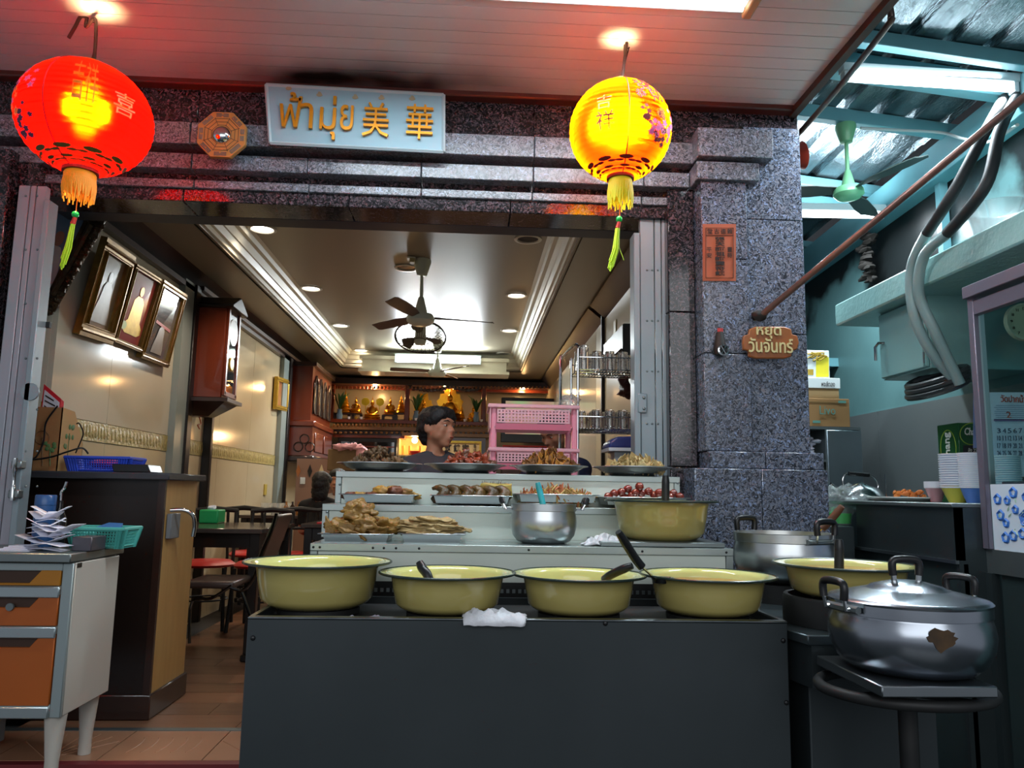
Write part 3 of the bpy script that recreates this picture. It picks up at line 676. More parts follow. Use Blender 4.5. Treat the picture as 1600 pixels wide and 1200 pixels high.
# ---- pipes by the pillar
a = PY(1190, 492, 3.99); e = PY(1600, 152, 2.9); d_ = e-a
t = thing('rusty_strut', 'long rusty pipe rising from right pillar to the upper right', 'pipe', a)
obj('tube', B().cyl(a, a+d_*1.35, .017, n=14), mat('rusty_pipe', '#8a6459', .4, .5, '#5f4a47', 8, .5), t)
obj('socket', B().ball(a+V((-.01, .0, -.005)), (.045, .02, .03), 12, 8, amp=.3), mat('soot_black', '#17130f', .8), t)
t = thing('bent_conduit', 'thin bent pipe running beside the soffit fascia', 'pipe', PY(1240, 205, 4.3))
pts = [PY(1236, 222, 4.35), PY(1300, 150, 3.9), PY(1383, 45, 3.35), PY(1392, 28, 3.3), PY(1390, 10, 3.3), PY(1384, -20, 3.3)]
obj('tube', B().tube(bez(pts, 6), .016, 10), mat('grey_rusty_pipe', '#7b8486', .35, .6, '#6b4a3e', 5, .4), t)
# ================================================================ KITCHEN SIDE
def tubelight(x0, y0, x1, y1, Y, lab):
    A = PY(x0, y0, Y); C_ = PY(x1, y1, Y); t = thing('tube_light', lab, 'light', (A+C_)*.5, group='kitchen tube lights')
    obj('lit_tube', B().cyl(A, C_, .022, n=12), TUBE, t)
    obj('batten', B().slab([A+V((-.02, -.03, .025)), C_+V((.03, -.03, .025)), C_+V((.03, -.03, .075)), A+V((-.02, -.03, .075))], (0, 1, 0), .06), mat('white_batten', '#c8dadd', .35), t, bev=.004)
    for p in (A, C_): obj('tube_cap', B().box(p.x-.012, p.x+.012, p.y-.025, p.y+.025, p.z-.03, p.z+.03), mat('white_cap', '#d8e2e4', .4), t)
tubelight(1320, 121, 1584, 138, 3.80, 'long lit tube light under the deep blue beam beside soffit')
tubelight(1215, 334, 1376, 337, 5.15, 'lit tube light seen behind the green fan')
def fan(c, top, lab, m, blade, R_, n=3, ph=0., cup=.06, ms=1, group=None):
    t = thing('ceiling_fan', lab, 'fan', (c[0], c[1], top), group=group); o = V((c[0], c[1], 0)); z = c[2]
    s = R_
    obj('canopy', B().lathe([(0, top), (cup, top), (cup*1.05, top-.02), (cup*.6, top-cup*1.9), (0, top-cup*2)], o, 24), m, t)
    obj('down_rod', B().cyl((c[0], c[1], top-cup*1.8), (c[0], c[1], z+.13), .012), m, t)
    obj('motor_cover', B().lathe([(r*ms, z+h*ms) for r, h in ((0, .20), (.022, .19), (.05, .08), (.055, .05), (.10, .045), (.115, .02), (.115, -.01), (.09, -.035), (.07, -.045), (0, -.05))], o, 32), m, t)
    for k in range(n):
        a = 2*math.pi*k/n+ph; u = V((math.cos(a), math.sin(a), 0)); w_ = V((-math.sin(a), math.cos(a), 0))
        b = B()
        pr = [(0.09, .02), (.2, .035), (.4, .06), (.75, .065), (.97, .055), (1, .03)]
        up = [V((c[0], c[1], z+.02))+u*(r*s)+w_*h+V((0, 0, .012)) for r, h in pr]; dn = [V((c[0], c[1], z+.02))+u*(r*s)-w_*h-V((0, 0, .012)) for r, h in pr]
        b.prism(up+dn[::-1], (0, 0, .006)); obj('blade', b, blade, t)
    return t
GRN = mat('pale_green_enamel', '#6fae83', .3)
f1 = PY(1326, 305, 4.45)
fan((f1.x, 4.45, f1.z+.01), 3.555, 'pale green ceiling fan with dark blades in the kitchen lean-to', GRN, mat('dark_green_blade', '#2c3a38', .4), .54, 3, 2.95, cup=.06, ms=.78)
# ---- wall shelf
t = thing('wall_shelf', 'long pale teal shelf on the kitchen wall above the cabinet', 'shelf', (AX, 4, 2.36))
b = B().box(2.35, AX, 2.6, 4.80, 2.35, 2.49); obj('shelf_board', b, mat('teal_shelf_paint', '#8fb9b6', .3, 0, '#7da6a4', 3, .6, bump=.3, bscale=40), t, bev=.01)
for yy in (3.2, 4.4): obj('bracket', B().prism([(AX, yy, 2.34), (2.5, yy, 2.34), (AX, yy, 2.1)], (0, .02, 0)), TEAL, t)
p = PX(1550, 328, 2.5); t = thing('plastic_tub', 'clear round plastic tub on the teal wall shelf', 'tub', (2.52, p.y, 2.49))
obj('bowl', B().lathe([(0, .003), (.10, .003), (.125, .12), (.145, .16), (.15, .165), (.141, .165), (.12, .12), (.095, .008), (0, .008)], (2.53, p.y, 2.49), 32), BAG, t)
p = PX(1355, 400, 2.93); b = B()
for i in range(14): b.ball((2.93+rnd.uniform(-.02, .02), p.y+rnd.uniform(-.07, .07), p.z+.18-i*.028), (.04, .062, .024), 9, 6, amp=.5, seed=i)
t = tag(obj('hanging_cable_bundle', b, mat('soot_black', '#17130f', .8)), 'sooty black bundle of cables hanging on the grimy kitchen wall', 'cables')
# ---- cable ducts
HOSE = mat('pale_grey_hose', '#8fa8a8', .3, 0, '#7f9898', 4, .6); HOSED = mat('sooty_hose', '#1d2224', .6)
for i, (pp, lab) in enumerate(((((1490, 300), (1448, 365), (1424, 420), (1428, 490), (1452, 545), (1490, 592)), 'pale bent hose on kitchen wall, left one of the pair'), (((1540, 290), (1480, 365), (1444, 400), (1436, 460), (1462, 520), (1500, 600)), 'pale bent hose on kitchen wall, right one of the pair'))):
    Xh = (2.32, 2.33)[i]
    pts = [PX(*pp[0], 2.32), PX(*pp[1], 2.3), PX(*pp[2], 2.3), PX(*pp[3], 2.32), PX(*pp[4], 2.4), PX(*pp[5], 2.52)]
    pts = [V((q.x, q.y, q.z)) for q in pts]
    t = thing('duct_hose', lab, 'hose', pts[-1], group='bent hoses on the kitchen wall')
    obj('lower_length', B().tube(bez(pts[1:]), .027, 12), HOSE, t)
    top = [pts[1], pts[0], PX((1535, 1562)[i], (215, 205)[i], 2.5), PX((1570, 1590)[i], (150, 150)[i], 2.95)]
    obj('sooty_upper_length', B().tube(bez(top), .028, 12), HOSED, t)
t = thing('coiled_hose', 'dark coiled hose hanging under the teal wall cabinet', 'hose', PX(1460, 600, 2.6))
b = B()
for k in range(3):
    c = PX(1462, 586+k*5, 2.55); b.tube([V((2.55+.10*math.sin(a)*.8, c.y+.24*math.cos(a), c.z-.015+.045*math.sin(a)-k*.012)) for a in [q*2*math.pi/24 for q in range(24)]], .02, 8, True)
obj('hose_coil', b, mat('dark_hose', '#2c3132', .35), t)
# ---- wall cabinet
t = thing('wall_cabinet', 'teal painted metal wall cabinet with latch handle above the steel splash', 'cabinet', (AX, 4.3, 1.9))
A0 = PX(1437, 480, 2.4)
y1 = PX(1372, 520, 2.45).y; y0 = PX(1437, 520, 2.45).y; y00 = 3.98
zb, zt_ = PX(1437, 578, 2.45).z, PX(1437, 462, 2.45).z
CAB = mat('teal_cabinet_paint', '#86b0ae', .25, 0, '#7aa3a1', 2, .6, bump=.1, bscale=20)
obj('body', B().box(2.47, AX, y00, y1, zb, zt_), CAB, t, bev=.004)
obj('door', B().box(2.45, 2.468, y0-.02, y1-.01, zb+.01, zt_-.015), CAB, t, bev=.004)
obj('door', B().box(2.45, 2.468, y00+.01, y0-.03, zb+.01, zt_-.015), CAB, t, bev=.004)
obj('cabinet_top', B().box(2.42, AX, y00, y1+.03, zt_, zt_+.02), mat('white_edge', '#b9c9c8', .3), t)
hp = PX(1374, 543, 2.44); dr = [o for o in bpy.data.objects if o.parent == t and o.name.startswith('door')][0]
obj('handle', B().tube([(2.45, hp.y-.04, hp.z+.02), (2.42, hp.y-.03, hp.z+.02), (2.415, hp.y, hp.z), (2.415, hp.y, hp.z-.08)], .009, 8), STEELP, dr)
for dz in (.03, .18): obj('hinge', B().cyl((2.448, y0-.03, zb+dz), (2.448, y0-.03, zb+dz+.06), .006, n=8), STEELD, t)
b = B(); q = PX(1245, 518, 2.45)
t = tag(obj('blue_ledge', B().box(2.25, AX, 6.2, 7.2, 2.33, 2.40), BEAMB), 'short pale blue ledge on kitchen wall just right of the wooden plaque', 'ledge')
# stainless cabinet standing behind pillar, with cartons on top
def cub(x0, y0, x1, y1, Y, dep, m, t=None, name='body', bev=.003): a, b_, c, d = RC(x0, y0, x1, y1, Y); return obj(name, B().box(a, b_, Y, Y+dep, c, d), m, t, bev=bev)
Yc = 5.3
a, b_, z0, z1 = RC(1250, 671, 1347, 780, Yc)
t = thing('steel_cupboard', 'stainless steel cupboard with open shelves behind the right pillar', 'cupboard', (a, Yc, -.29))
xm = PY(1291, 720, Yc).x
for nm, bb in (('side_panel', (a-.25, a-.23, Yc, Yc+.5, -.28, z1)), ('side_panel', (xm, xm+.02, Yc, Yc+.5, -.28, z1)), ('side_panel', (b_-.02, b_, Yc+.03, Yc+.5, -.28, z1)), ('top_panel', (a-.25, b_, Yc, Yc+.5, z1, z1+.02)), ('back_panel', (a-.25, b_, Yc+.48, Yc+.5, -.28, z1))): obj(nm, B().box(*bb), STEELD, t)
for zz in (PY(1270, 718, Yc).z, PY(1270, 763, Yc).z, .6): obj('shelf', B().box(a-.23, xm, Yc, Yc+.48, zz-.015, zz), STEELD, t)
obj('door', B().box(xm+.005, b_-.002, Yc-.015, Yc+.005, -.2, z1-.005), mat('blue_steel_sheet', '#93a0a6', .3, 1, '#7d8a90', 2, .6), t, bev=.004)
s = PY(1280, 716, Yc); b = B()
for k in range(7): b.ball((s.x-.02+rnd.uniform(-.05, .05), Yc+.1+rnd.uniform(-.03, .03), s.z+.035+k*.018), (.035, .03, .014), 10, 7, amp=.4, seed=k)
tag(obj('crumpled_bags', b, PAPER), 'crumpled white plastic bags on the upper cupboard shelf', 'bags')
s = PY(1272, 762, Yc); tag(obj('blue_cloth', B().ball((s.x, Yc+.05, s.z+.05), (.10, .09, .045), 16, 10, amp=.5, seed=4).ball((s.x+.09, Yc+.12, s.z+.04), (.07, .07, .04), 12, 8, amp=.4, seed=8), mat('blue_cloth', '#3f7fc0', .8, 0, '#d8d04a', 9, .3)), 'bundled blue and yellow cloth on the lower cupboard shelf', 'cloth')
# cartons
WHITEC = mat('white_carton', '#c9d0cf', .6); YELC = mat('yellow_carton', '#d9c92a', .6)
zt0 = z1+.02
a, b_, q0, q1 = RC(1238, 622, 1330, 669, Yc)
t = thing('cardboard_box', 'wide brown carton with faint teal print, lowest of the stack on the cupboard', 'box', (1, Yc, zt0), group='cartons on the steel cupboard')
obj('carton', B().box(a, b_, Yc+.02, Yc+.34, zt0+.001, q1), CARD, t, bev=.003)
obj('tape', B().box(a+.04, b_-.04, Yc+.018, Yc+.02, q1-.03, q1-.02), mat('tan_tape', '#86673e', .5), t)
zz = q1
TP = mat('teal_print', '#5d8f82', .7); ptext('Livo', 1280, 634, 1306, 648, Yc+.017, TP, t, .002, 'printed_mark'); 
for x, y in ((1310, 626), (1270, 657)): flatpanel(x, y, x+12, y+4, Yc+.017, TP, t, 'printed_mark', .001)
t = thing('cardboard_box', 'low plain brown carton, second of the stack on the cupboard', 'box', (1, Yc, zz), group='cartons on the steel cupboard')
a, b_, q0, q1 = RC(1240, 607, 1311, 621, Yc+.05); obj('carton', B().box(a, b_, Yc+.05, Yc+.3, zz, q1), mat('pale_cardboard', '#b39468', .8), t, bev=.003); zz2 = q1
t = thing('cardboard_box', 'white carton with dark Thai print, under the yellow one', 'box', (1, Yc, zz2), group='cartons on the steel cupboard')
a, b_, q0, q1 = RC(1240, 590, 1313, 607, Yc+.03); obj('carton', B().box(a, b_, Yc+.03, Yc+.3, zz2, q1), WHITEC, t, bev=.003); ptext('หงส์ทอง', 1283, 596, 1305, 604, Yc+.028, INK, t, .002); zz3 = q1
a, b_, q0, q1 = RC(1240, 547, 1296, 589, Yc+.06)
t = thing('cardboard_box', 'yellow and white carton with gold dragon print, topmost of the stack', 'box', (1, Yc, zz3), group='cartons on the steel cupboard')
obj('carton', B().box(a, b_, Yc+.06, Yc+.28, zz3, q1), WHITEC, t, bev=.003)
flatpanel(1275, 558, 1295, 589, Yc+.058, YELC, t, 'yellow_panel', .001); b = B()
q = random.Random(3)
for k in range(6): 
    b.tube(bez([PY(1259+q.uniform(-2, 33), 550+q.uniform(0, 14), Yc+.054) for _ in range(4)], 5), .0045, 5)
obj('scrolling_print', b, mat('ochre_print', '#a8892a', .6), t); flatpanel(1259, 577, 1271, 586, Yc+.058, mat('ochre_print', '#a8892a', .6), t, 'printed_mark', .001)
# ---- right hand cooking counter (front face seen edge-on along the lane)
XC = 2.12; ztop = 1.235
t = thing('cooking_counter', 'long dark steel counter along the kitchen wall', 'counter', (XC, 4, -.29))
DKS = mat('oily_dark_steel', '#3a4346', .33, .7, '#4d5759', 2, .6)
yb = PX(1338, 800, XC).y; yf = 3.30
obj('front_panel', B().box(XC, XC+.03, yf, yb, .99, ztop-.02), DKS, t)
obj('counter_top', B().box(XC-.02, AX-.02, yf, yb+.6, ztop-.02, ztop), STEELD, t, bev=.004)
obj('trim_rail', B().box(XC-.015, XC+.0, yf, yb, .975, .99), STEEL, t)
obj('lower_panel', B().box(XC+.02, XC+.04, yf, yb+.5, -.28, .975), mat('dark_teal_steel', '#2f3c3d', .35, .4, '#3b494a', 2, .6), t)
obj('plinth', B().box(XC+.2, XC+.25, yf, yb, -.29, -.15), BLACKM, t)
obj('end_panel', B().box(XC, AX-.02, yf, yf+.02, -.28, ztop-.02), DKS, t)
# kettle
kc = PY(1345, 783, 4.75); kz = ztop
t = thing('kettle', 'steel kettle with black handle behind the counter edge', 'kettle', (kc.x, 4.75, kz))
o_ = V((kc.x, 4.75, kz)); obj('body', B().lathe([(0, .0), (.13, .0), (.14, .03), (.11, .075), (.05, .095), (.045, .1), (0, .115)], o_, 32), STEELP, t)
obj('handle', B().tube(bez([o_+V((-.1, 0, .07)), o_+V((-.11, 0, .13)), o_+V((-.07, 0, .165)), o_+V((.07, 0, .155)), o_+V((.115, 0, .1)), o_+V((.1, 0, .06))], 5), .006, 8), STEELP, t)
obj('grip', B().cyl(o_+V((-.07, 0, .166)), o_+V((.06, 0, .158)), .013, n=10), BLACKP, t)
obj('spout', B().tube([o_+V((-.1, 0, .03)), o_+V((-.17, 0, .08)), o_+V((-.19, 0, .1))], [.02, .014, .011], 10), STEELP, t)
# green liquid in tub & bag
bc = PY(1318, 812, 4.3); t = thing('green_liquid_tub', 'clear tub of bright green liquid under a plastic bag', 'tub', (bc.x, 4.3, 1.0))
o_ = V((bc.x, 4.35, PY(1318, 820, 4.35).z)); obj('tub', B().lathe([(0, 0), (.06, 0), (.075, .09), (.078, .10), (.07, .09), (.056, .005), (0, .005)], o_, 28), BAG, t)
obj('green_liquid', B().lathe([(0, .008), (.058, .008), (.066, .065), (0, .065)], o_, 28), mat('green_liquid', '#2fc552', .15), t)
obj('crumpled_bag', B().ball(o_+V((.02, 0, .13)), (.10, .07, .075), 18, 12, amp=.7, seed=3), BAG, t)
tag(obj('tub_stand', B().box(1.86, XC-.03, 4.15, 4.6, -.29, o_.z-.002), DKS, bev=.004), 'dark steel stand below the tub of green liquid', 'stand')
# plates & food
for i, (x, y, r_, lab, f) in enumerate(((1385, 783, .10, 'white plate with a standing spoon on the counter', 0), (1425, 788, .155, 'cream plate with fried orange food on the counter', 1))):
    Yq = (4.25, 4.1)[i]; c = PY(x, y, Yq); t = thing('plate', lab, 'plate', (c.x, Yq, ztop), group='plates on the cooking counter')
    obj('dish', B().lathe([(0, .0), (r_*.6, .0), (r_, .02), (r_*1.0, .025), (r_*.6, .008), (0, .008)], (c.x, Yq, ztop), 36), mat('white_melamine', '#d9dcd6', .3), t)
    if f:
        b = B()
        for k in range(16): b.ball((c.x+rnd.uniform(-.07, .07), Yq+rnd.uniform(-.05, .05), ztop+.022+rnd.random()*.03), (.022, .014, .012), 8, 6, rot=euler(rnd.random(), rnd.random(), rnd.random()*3), amp=.4, seed=k)
        tag(obj('fried_pieces', b, mat('orange_fried', '#c9742a', .6, 0, '#a5561c', 20, .6)), 'heap of orange fried pieces on the cream plate', 'food')
    else: obj('spoon', B().cyl((c.x+.0, Yq, ztop+.02), (c.x+.0, Yq, ztop+.15), .003, n=6), STEELP, t)
# bowl stacks
def bowlstack(x, ytop, ybot, wpx, Y, m, lab, grp, n, botm=None):
    c = PY(x, ybot, Y); R_ = wpx/2*Y/FOC; step = (ybot-ytop)*Y/FOC-.075; z0 = c.z if abs(c.z-ztop) > .05 else ztop
    dz = step/max(n-1, 1); base = V((c.x, Y, z0))
    for k in range(n):
        mm = botm if (botm and k < 2) else m
        o = thing('bowl', '%s, %s' % (lab, 'lowest one' if k == 0 else 'topmost one' if k == n-1 else ORD(k)+' from the bottom'), 'bowl', (c.x, Y, z0+k*dz), group=grp)
        obj('bowl_shell', B().lathe([(0, 0), (R_*.5, 0), (R_*.55, .008), (R_*.92, .07), (R_, .075), (R_, .079), (R_*.88, .074), (R_*.5, .014), (0, .012)], (c.x, Y, z0+k*dz), 20), mm, o)
        obj('white_rim', B().lathe([(R_*.985, .072), (R_*1.03, .076), (R_*1.03, .0805), (R_*.97, .0795), (R_*.985, .072)], (c.x, Y, z0+k*dz), 20), mat('white_melamine_rim', '#dfe2ea', .3), o)
BB = mat('blue_melamine', '#5a83cf', .3); BL = mat('light_blue_melamine', '#6fb4dc', .3); BP = mat('pinkish_white_melamine', '#b89aa8', .3); BY = mat('yellow_melamine', '#c9c34a', .3); BR = mat('rose_melamine', '#b98a90', .3); BW = mat('pale_lilac_melamine', '#b9c0e0', .3)
bowlstack(1463, 757, 788, 32, 3.95, BR, 'rose bowl of the short leftmost pile', 'rose bowls', 6)
bowlstack(1496, 713, 789, 46, 3.80, BW, 'bowl of the tall lilac middle pile', 'tall lilac bowls', 15, BY)
bowlstack(1522, 712, 790, 40, 3.72, BB, 'blue bowl of the tall pile beside display frame', 'tall blue bowls', 18)
bowlstack(1577, 717, 792, 40, 3.6, BL, 'light blue bowl of the pile behind display glass', 'light blue bowls', 15)
# beer cartons
GRC = mat('green_carton', '#1c5c30', .4, 0, '#17502a', 4, .5); WL = mat('white_print', '#e8efe6', .5); LG = mat('lime_print', '#8cae3a', .5)
Yg = 4.35
Yg = 4.1; t = thing('drinks_carton', 'tall green drinks carton with white lettering standing behind the bowl piles', 'box', PY(1515, 790, Yg))
a, b_, q0, q1 = RC(1500, 661, 1541, 780, Yg); Yh = 4.29; obj('carton', B().box(a, b_, Yg, Yh, ztop, q1), GRC, t, bev=.003)
ptext('Chang', 1506, 668, 1534, 684, Yg-.003, WL, t, .002, 'level_lettering', bold=.02, shear=.2)
flatpanel(1505, 696, 1532, 711, Yg-.003, BLACKP, t, 'black_label', .001); ptext('ลัง 251', 1512, 700, 1529, 706, Yg-.005, WL, t, .001)
b = B().tube([PY(1519+19*math.cos(q), 678+17*math.sin(q), Yg-.001) for q in [k*math.pi/12 for k in range(24)]], .003, 4, True); obj('lime_rings', b, LG, t)
b = B(); zc_ = PX(1483, 700, a).z; yc_ = (Yg+Yh)/2
b.tube([V((a-.001, yc_+.07*math.cos(q), zc_+.10*math.sin(q))) for q in [k*math.pi/12 for k in range(24)]], .003, 4, True).tube([V((a-.001, yc_+.03+.05*math.cos(q), zc_-.16+.09*math.sin(q))) for q in [k*math.pi/12 for k in range(24)]], .003, 4, True); obj('lime_rings', b, LG, t)
obj('sideways_lettering', textb('Chang', V((a-.002, yc_, zc_)), (0, 0, 1), (0, 1, 0), .175, .07, .003, bold=.02), WL, t)
tag(obj('clear_sheet', B().slab([PY(1521, 700, 4.0), PY(1532, 700, 4.0), PY(1532, 612, 4.0), PY(1521, 616, 4.0)], (0, 1, 0), .003), mat('lilac_plastic', '#8b9fd0', .3)), 'narrow lilac plastic sheet hanging behind the display frame', 'plastic sheet')
# ---- glass display cabinet at far right, its side running towards the viewer
Yd = 3.28; PUR = mat('mauve_grey_metal', '#746e7c', .35, .4)
t = thing('display_cabinet', 'tall glass display cabinet with mauve frame at right edge', 'display cabinet', (2.2, Yd, -.29))
xs0 = PY(1535, 650, Yd).x; xs1 = 2.74; yn = 2.30
zt1, zb1 = PY(1540, 466, Yd).z, PY(1540, 858, Yd).z; zf = PY(1552, 757, Yd).z
PSP = mat('pale_steel_post', '#a9bcc0', .3, .7)
for y_ in (Yd, yn): obj('frame_post', B().box(xs0-.024, xs0, y_-.02, y_+.02, zb1, zt1), PUR, t, bev=.003); obj('inner_post', B().box(xs0, xs0+.038, y_-.005, y_+.03, zb1, zt1-.05), PSP, t, bev=.003)
obj('frame_post', B().box(xs1-.03, xs1, Yd-.02, Yd+.02, zb1, zt1), PUR, t, bev=.003)
obj('head_rail', B().box(xs0-.045, xs0+.05, yn-.02, Yd+.02, zt1-.005, zt1+.05), PUR, t, bev=.003); obj('head_rail', B().box(xs0+.05, xs1, Yd-.03, Yd+.02, zt1-.005, zt1+.05), PUR, t, bev=.003)
obj('lower_head_rail', B().box(xs0-.022, xs0+.01, yn, Yd, zt1-.085, zt1-.02), PUR, t, bev=.003)
obj('glass_pane', B().box(xs0+.006, xs0+.011, yn, Yd-.02, zf, zt1-.08), PANE, t); obj('glass_pane', B().box(xs0+.04, xs1-.03, Yd+.005, Yd+.01, zf, zt1-.01), PANE, t)
obj('flowered_panel', B().box(xs0+.0, xs0+.004, yn, Yd-.02, zb1, zf), mat('white_oilcloth', '#cfdbe6', .4), t)
FB = mat('blue_flower_print', '#3f78c8', .5); FG = mat('pale_leaf_print', '#a8c4b4', .5); q = random.Random(12); pts_ = []
for k in range(400):
    r_ = q.choice((.014, .018, .03)); y_ = yn+.03+q.random()*(Yd-yn-.08); z = zb1+.03+q.random()*(zf-zb1-.06)
    if any((y_-a_)**2+(z-b_)**2 < (r_+c_+.012)**2 for a_, b_, c_ in pts_): continue
    pts_.append((y_, z, r_)); b = B()
    for j in range(3 if r_ > .018 else 1):
        rr = r_*(1-j*.32); b.tube([V((xs0-.002, y_+rr*math.cos(a)*(1+.12*math.sin(5*a)), z+rr*math.sin(a)*(1+.12*math.sin(5*a)))) for a in [i*math.pi/8 for i in range(16)]], .0035 if r_ > .018 else .006, 4, True)
    obj('printed_flower', b, FB, t)
b = B()
for k in range(70):
    y_ = yn+.03+q.random()*(Yd-yn-.08); z = zb1+.02+q.random()*(zf-zb1-.04); a = q.random()*3
    b.tube([V((xs0-.001, y_, z)), V((xs0-.001, y_+.012*math.cos(a), z+.012*math.sin(a))), V((xs0-.001, y_+.025*math.cos(a), z+.025*math.sin(a)))], [.001, .005, .001], 4)
tag(obj('printed_leaves', b, FG, t), kind='stuff')
obj('steel_shelf', B().box(xs0+.02, xs1, yn, Yd-.03, zf-.03, zf-.015), STEELD, t)
obj('base_panel', B().box(xs0+.01, xs0+.03, yn, Yd-.04, -.25, zb1-.10), mat('dark_teal_steel', '#2f3c3d', .35, .4), t)
obj('base_rail', B().box(xs0-.01, xs0+.03, yn, Yd+.02, zb1-.10, zb1), STEELD, t)
for y_ in (Yd-.02, yn): obj('leg', B().box(xs0-.02, xs0+.02, y_, y_+.04, -.29, zb1-.1), DKS, t)
p = PY(1592, 750, 3.12); t2 = thing('meat_tray', 'steel tray of dark cooked meat just inside the display glass', 'tray', (p.x+.12, 3.1, zf-.014)); obj('tray_pan', B().box(p.x-.02, p.x+.3, 2.95, 3.2, zf-.013, zf+.012), STEELP, t2, bev=.004)
b = B()
for k in range(6): b.ball((p.x+.05+.04*k, 3.08+.03*(k % 2), zf+.03), (.04, .035, .028), 12, 8, amp=.5, seed=k)
obj('dark_meat', b, mat('dark_charred_meat', '#4a2416', .45, 0, '#7d4323', 16, .5), t2)
# calendar behind the glass
Yk = 3.68; t = thing('wall_calendar', 'paper calendar with red Thai heading behind the display glass', 'calendar', PY(1580, 750, Yk))
flatpanel(1545, 613, 1640, 745, Yk, PAPER, t, 'sheet')
REDP = mat('red_print', '#c0503c', .6); BLP = mat('slate_print', '#4a4f66', .6)
ptext('วัดปากน้ำ', 1562, 616, 1604, 629, Yk-.004, REDP, t, .002, 'red_heading', bold=.01)
for k in range(9):
    q = random.Random(k); flatpanel(1553+q.random()*4, 633+k*3.1, 1600, 634+k*3.1, Yk-.003, mat('pale_text_print', '#9aa0b8', .6), t, 'text_line', .001)
ptext('2', 1572, 643, 1580, 653, Yk-.004, REDP, t, .002, 'month_number'); flatpanel(1553, 655, 1604, 657.5, Yk-.003, mat('violet_print', '#7a5a88', .6), t, 'violet_rule', .001)
for r in range(4):
    for c in range(6):
        n = 2+c+r*7+(1 if r else 1); n = (3, 10, 17, 24)[r]+c
        ptext(str(n), 1558+c*8.4, 669+r*11.7, 1563.5+c*8.4, 677+r*11.7, Yk-.004, BLP, t, .002, 'date_number')
# clock seen at top right
c = PY(1596, 504, 3.7); t = thing('wall_clock', 'round cream wall clock high behind the display glass', 'clock', c)
obj('dial', B().lathe([(0, .0), (.085, .0), (.085, .02), (0, .02)], c, 32, ax=(0, -1, 0)), mat('cream_dial', '#cfd0b0', .4), t)
obj('rim', B().lathe([(.085, -.002), (.095, 0), (.095, .028), (.085, .026)], c, 32, ax=(0, -1, 0)), mat('ivory_rim', '#d6d6bc', .35), t)
for k in range(12):
    a = k*math.pi/6; obj('numeral', textb(str(k or 12), c+V((.068*math.sin(a), -.022, .068*math.cos(a))), (1, 0, 0), (0, 0, 1), .012, .014, .002), INK, t)
obj('hand', B().cyl(c+V((0, -.024, 0)), c+V((.045, -.024, .02)), .0025, n=5), INK, t); obj('hand', B().cyl(c+V((0, -.024, 0)), c+V((.01, -.024, -.035)), .003, n=5), INK, t)
# gas bottle and brass pipe by the pillar
c = PY(1262, 800, 4.75); t = thing('gas_cylinder', 'turquoise gas cylinder half hidden behind right pillar', 'gas cylinder', (c.x+.0, 4.8, -.29))
obj('cylinder', B().lathe([(0, 0), (.15, 0), (.155, .05), (.155, 1.35), (.13, 1.44), (.05, 1.49), (.03, 1.5), (0, 1.52)], (c.x, 4.8, -.29), 32), mat('turquoise_paint', '#35b0a0', .3), t)
obj('valve', B().cyl((c.x, 4.8, 1.2), (c.x, 4.8, 1.3), .02, n=10), GOLDB, t)
t = thing('brass_pipe', 'thin curved brass gas pipe beside the turquoise cylinder', 'pipe', PY(1264, 840, 4.45))
obj('pipe', B().tube(bez([PY(1264, 880, 4.45), PY(1264, 800, 4.45), PY(1262, 770, 4.45), PY(1258, 757, 4.45)], 6), .014, 10), mat('brass_tone', '#a89a50', .3, .6), t)
p = PY(1247, 245, 4.25); tag(obj('hanging_red_bowl', B().lathe([(0, -.0), (.05, .01), (.085, .05), (.09, .06), (.08, .055), (.04, .02), (0, .01)], PY(1240, 245, 4.62), 24, ax=(1, 0, .2)), mat('red_plastic', '#a53a2a', .35)), 'red plastic dish hung on the side of the right pillar', 'dish')
# white cable under the purlin
t = tag(obj('white_cable', B().tube(bez([PY(1345, 200, 4.38), PY(1400, 203, 4.38), PY(1470, 207, 4.35), PY(1505, 217, 4.1), PY(1545, 222, 3.8), PY(1590, 195, 3.5)], 6), .009, 7), mat('white_cable', '#aab2b2', .4)), 'white cable clipped under the roof purlin right of the green fan', 'cable')
# ================================================================ FRONT STALL
zbx = PY(800, 968, 2.5).z
bx0, bx1 = PY(387, 968, 2.5).x, PY(1230, 968, 2.5).x
t = thing('burner_box', 'wide dark sheet steel burner box along the front of the stall', 'burner', ((bx0+bx1)/2, 2.5, -.3))
obj('front_panel', B().box(bx0, bx1, 2.5, 2.512, -.30, zbx-.004), BOXD, t, bev=.003)
obj('side_panel', B().box(bx0, bx0+.012, 2.512, 3.04, -.30, zbx-.004), BOXD, t); obj('side_panel', B().box(bx1-.012, bx1, 2.512, 3.04, -.30, zbx-.004), BOXD, t)
obj('back_panel', B().box(bx0+.012, bx1-.012, 3.03, 3.04, -.30, zbx-.004), BOXD, t)
LIP = mat('worn_bright_lip', '#a9afb2', .3, 1, '#6d7375', 12, .5)
obj('front_lip', B().box(bx0, bx1, 2.498, 2.53, zbx-.004, zbx+.002), LIP, t, bev=.002)
obj('side_lip', B().box(bx0, bx0+.015, 2.53, 3.04, zbx-.004, zbx+.002), LIP, t); obj('side_lip', B().box(bx1-.015, bx1, 2.53, 3.04, zbx-.004, zbx+.002), STEELD, t)
obj('sunken_top', B().box(bx0+.012, bx1-.012, 2.515, 3.03, zbx-.05, zbx-.03), BLACKM, t)
bcx = [(498, 217, 877, 951, 2.80), (699.5, 205, 894, 962, 2.72), (904, 204, 897, 963, 2.72), (1105, 206, 898, 966, 2.72)]
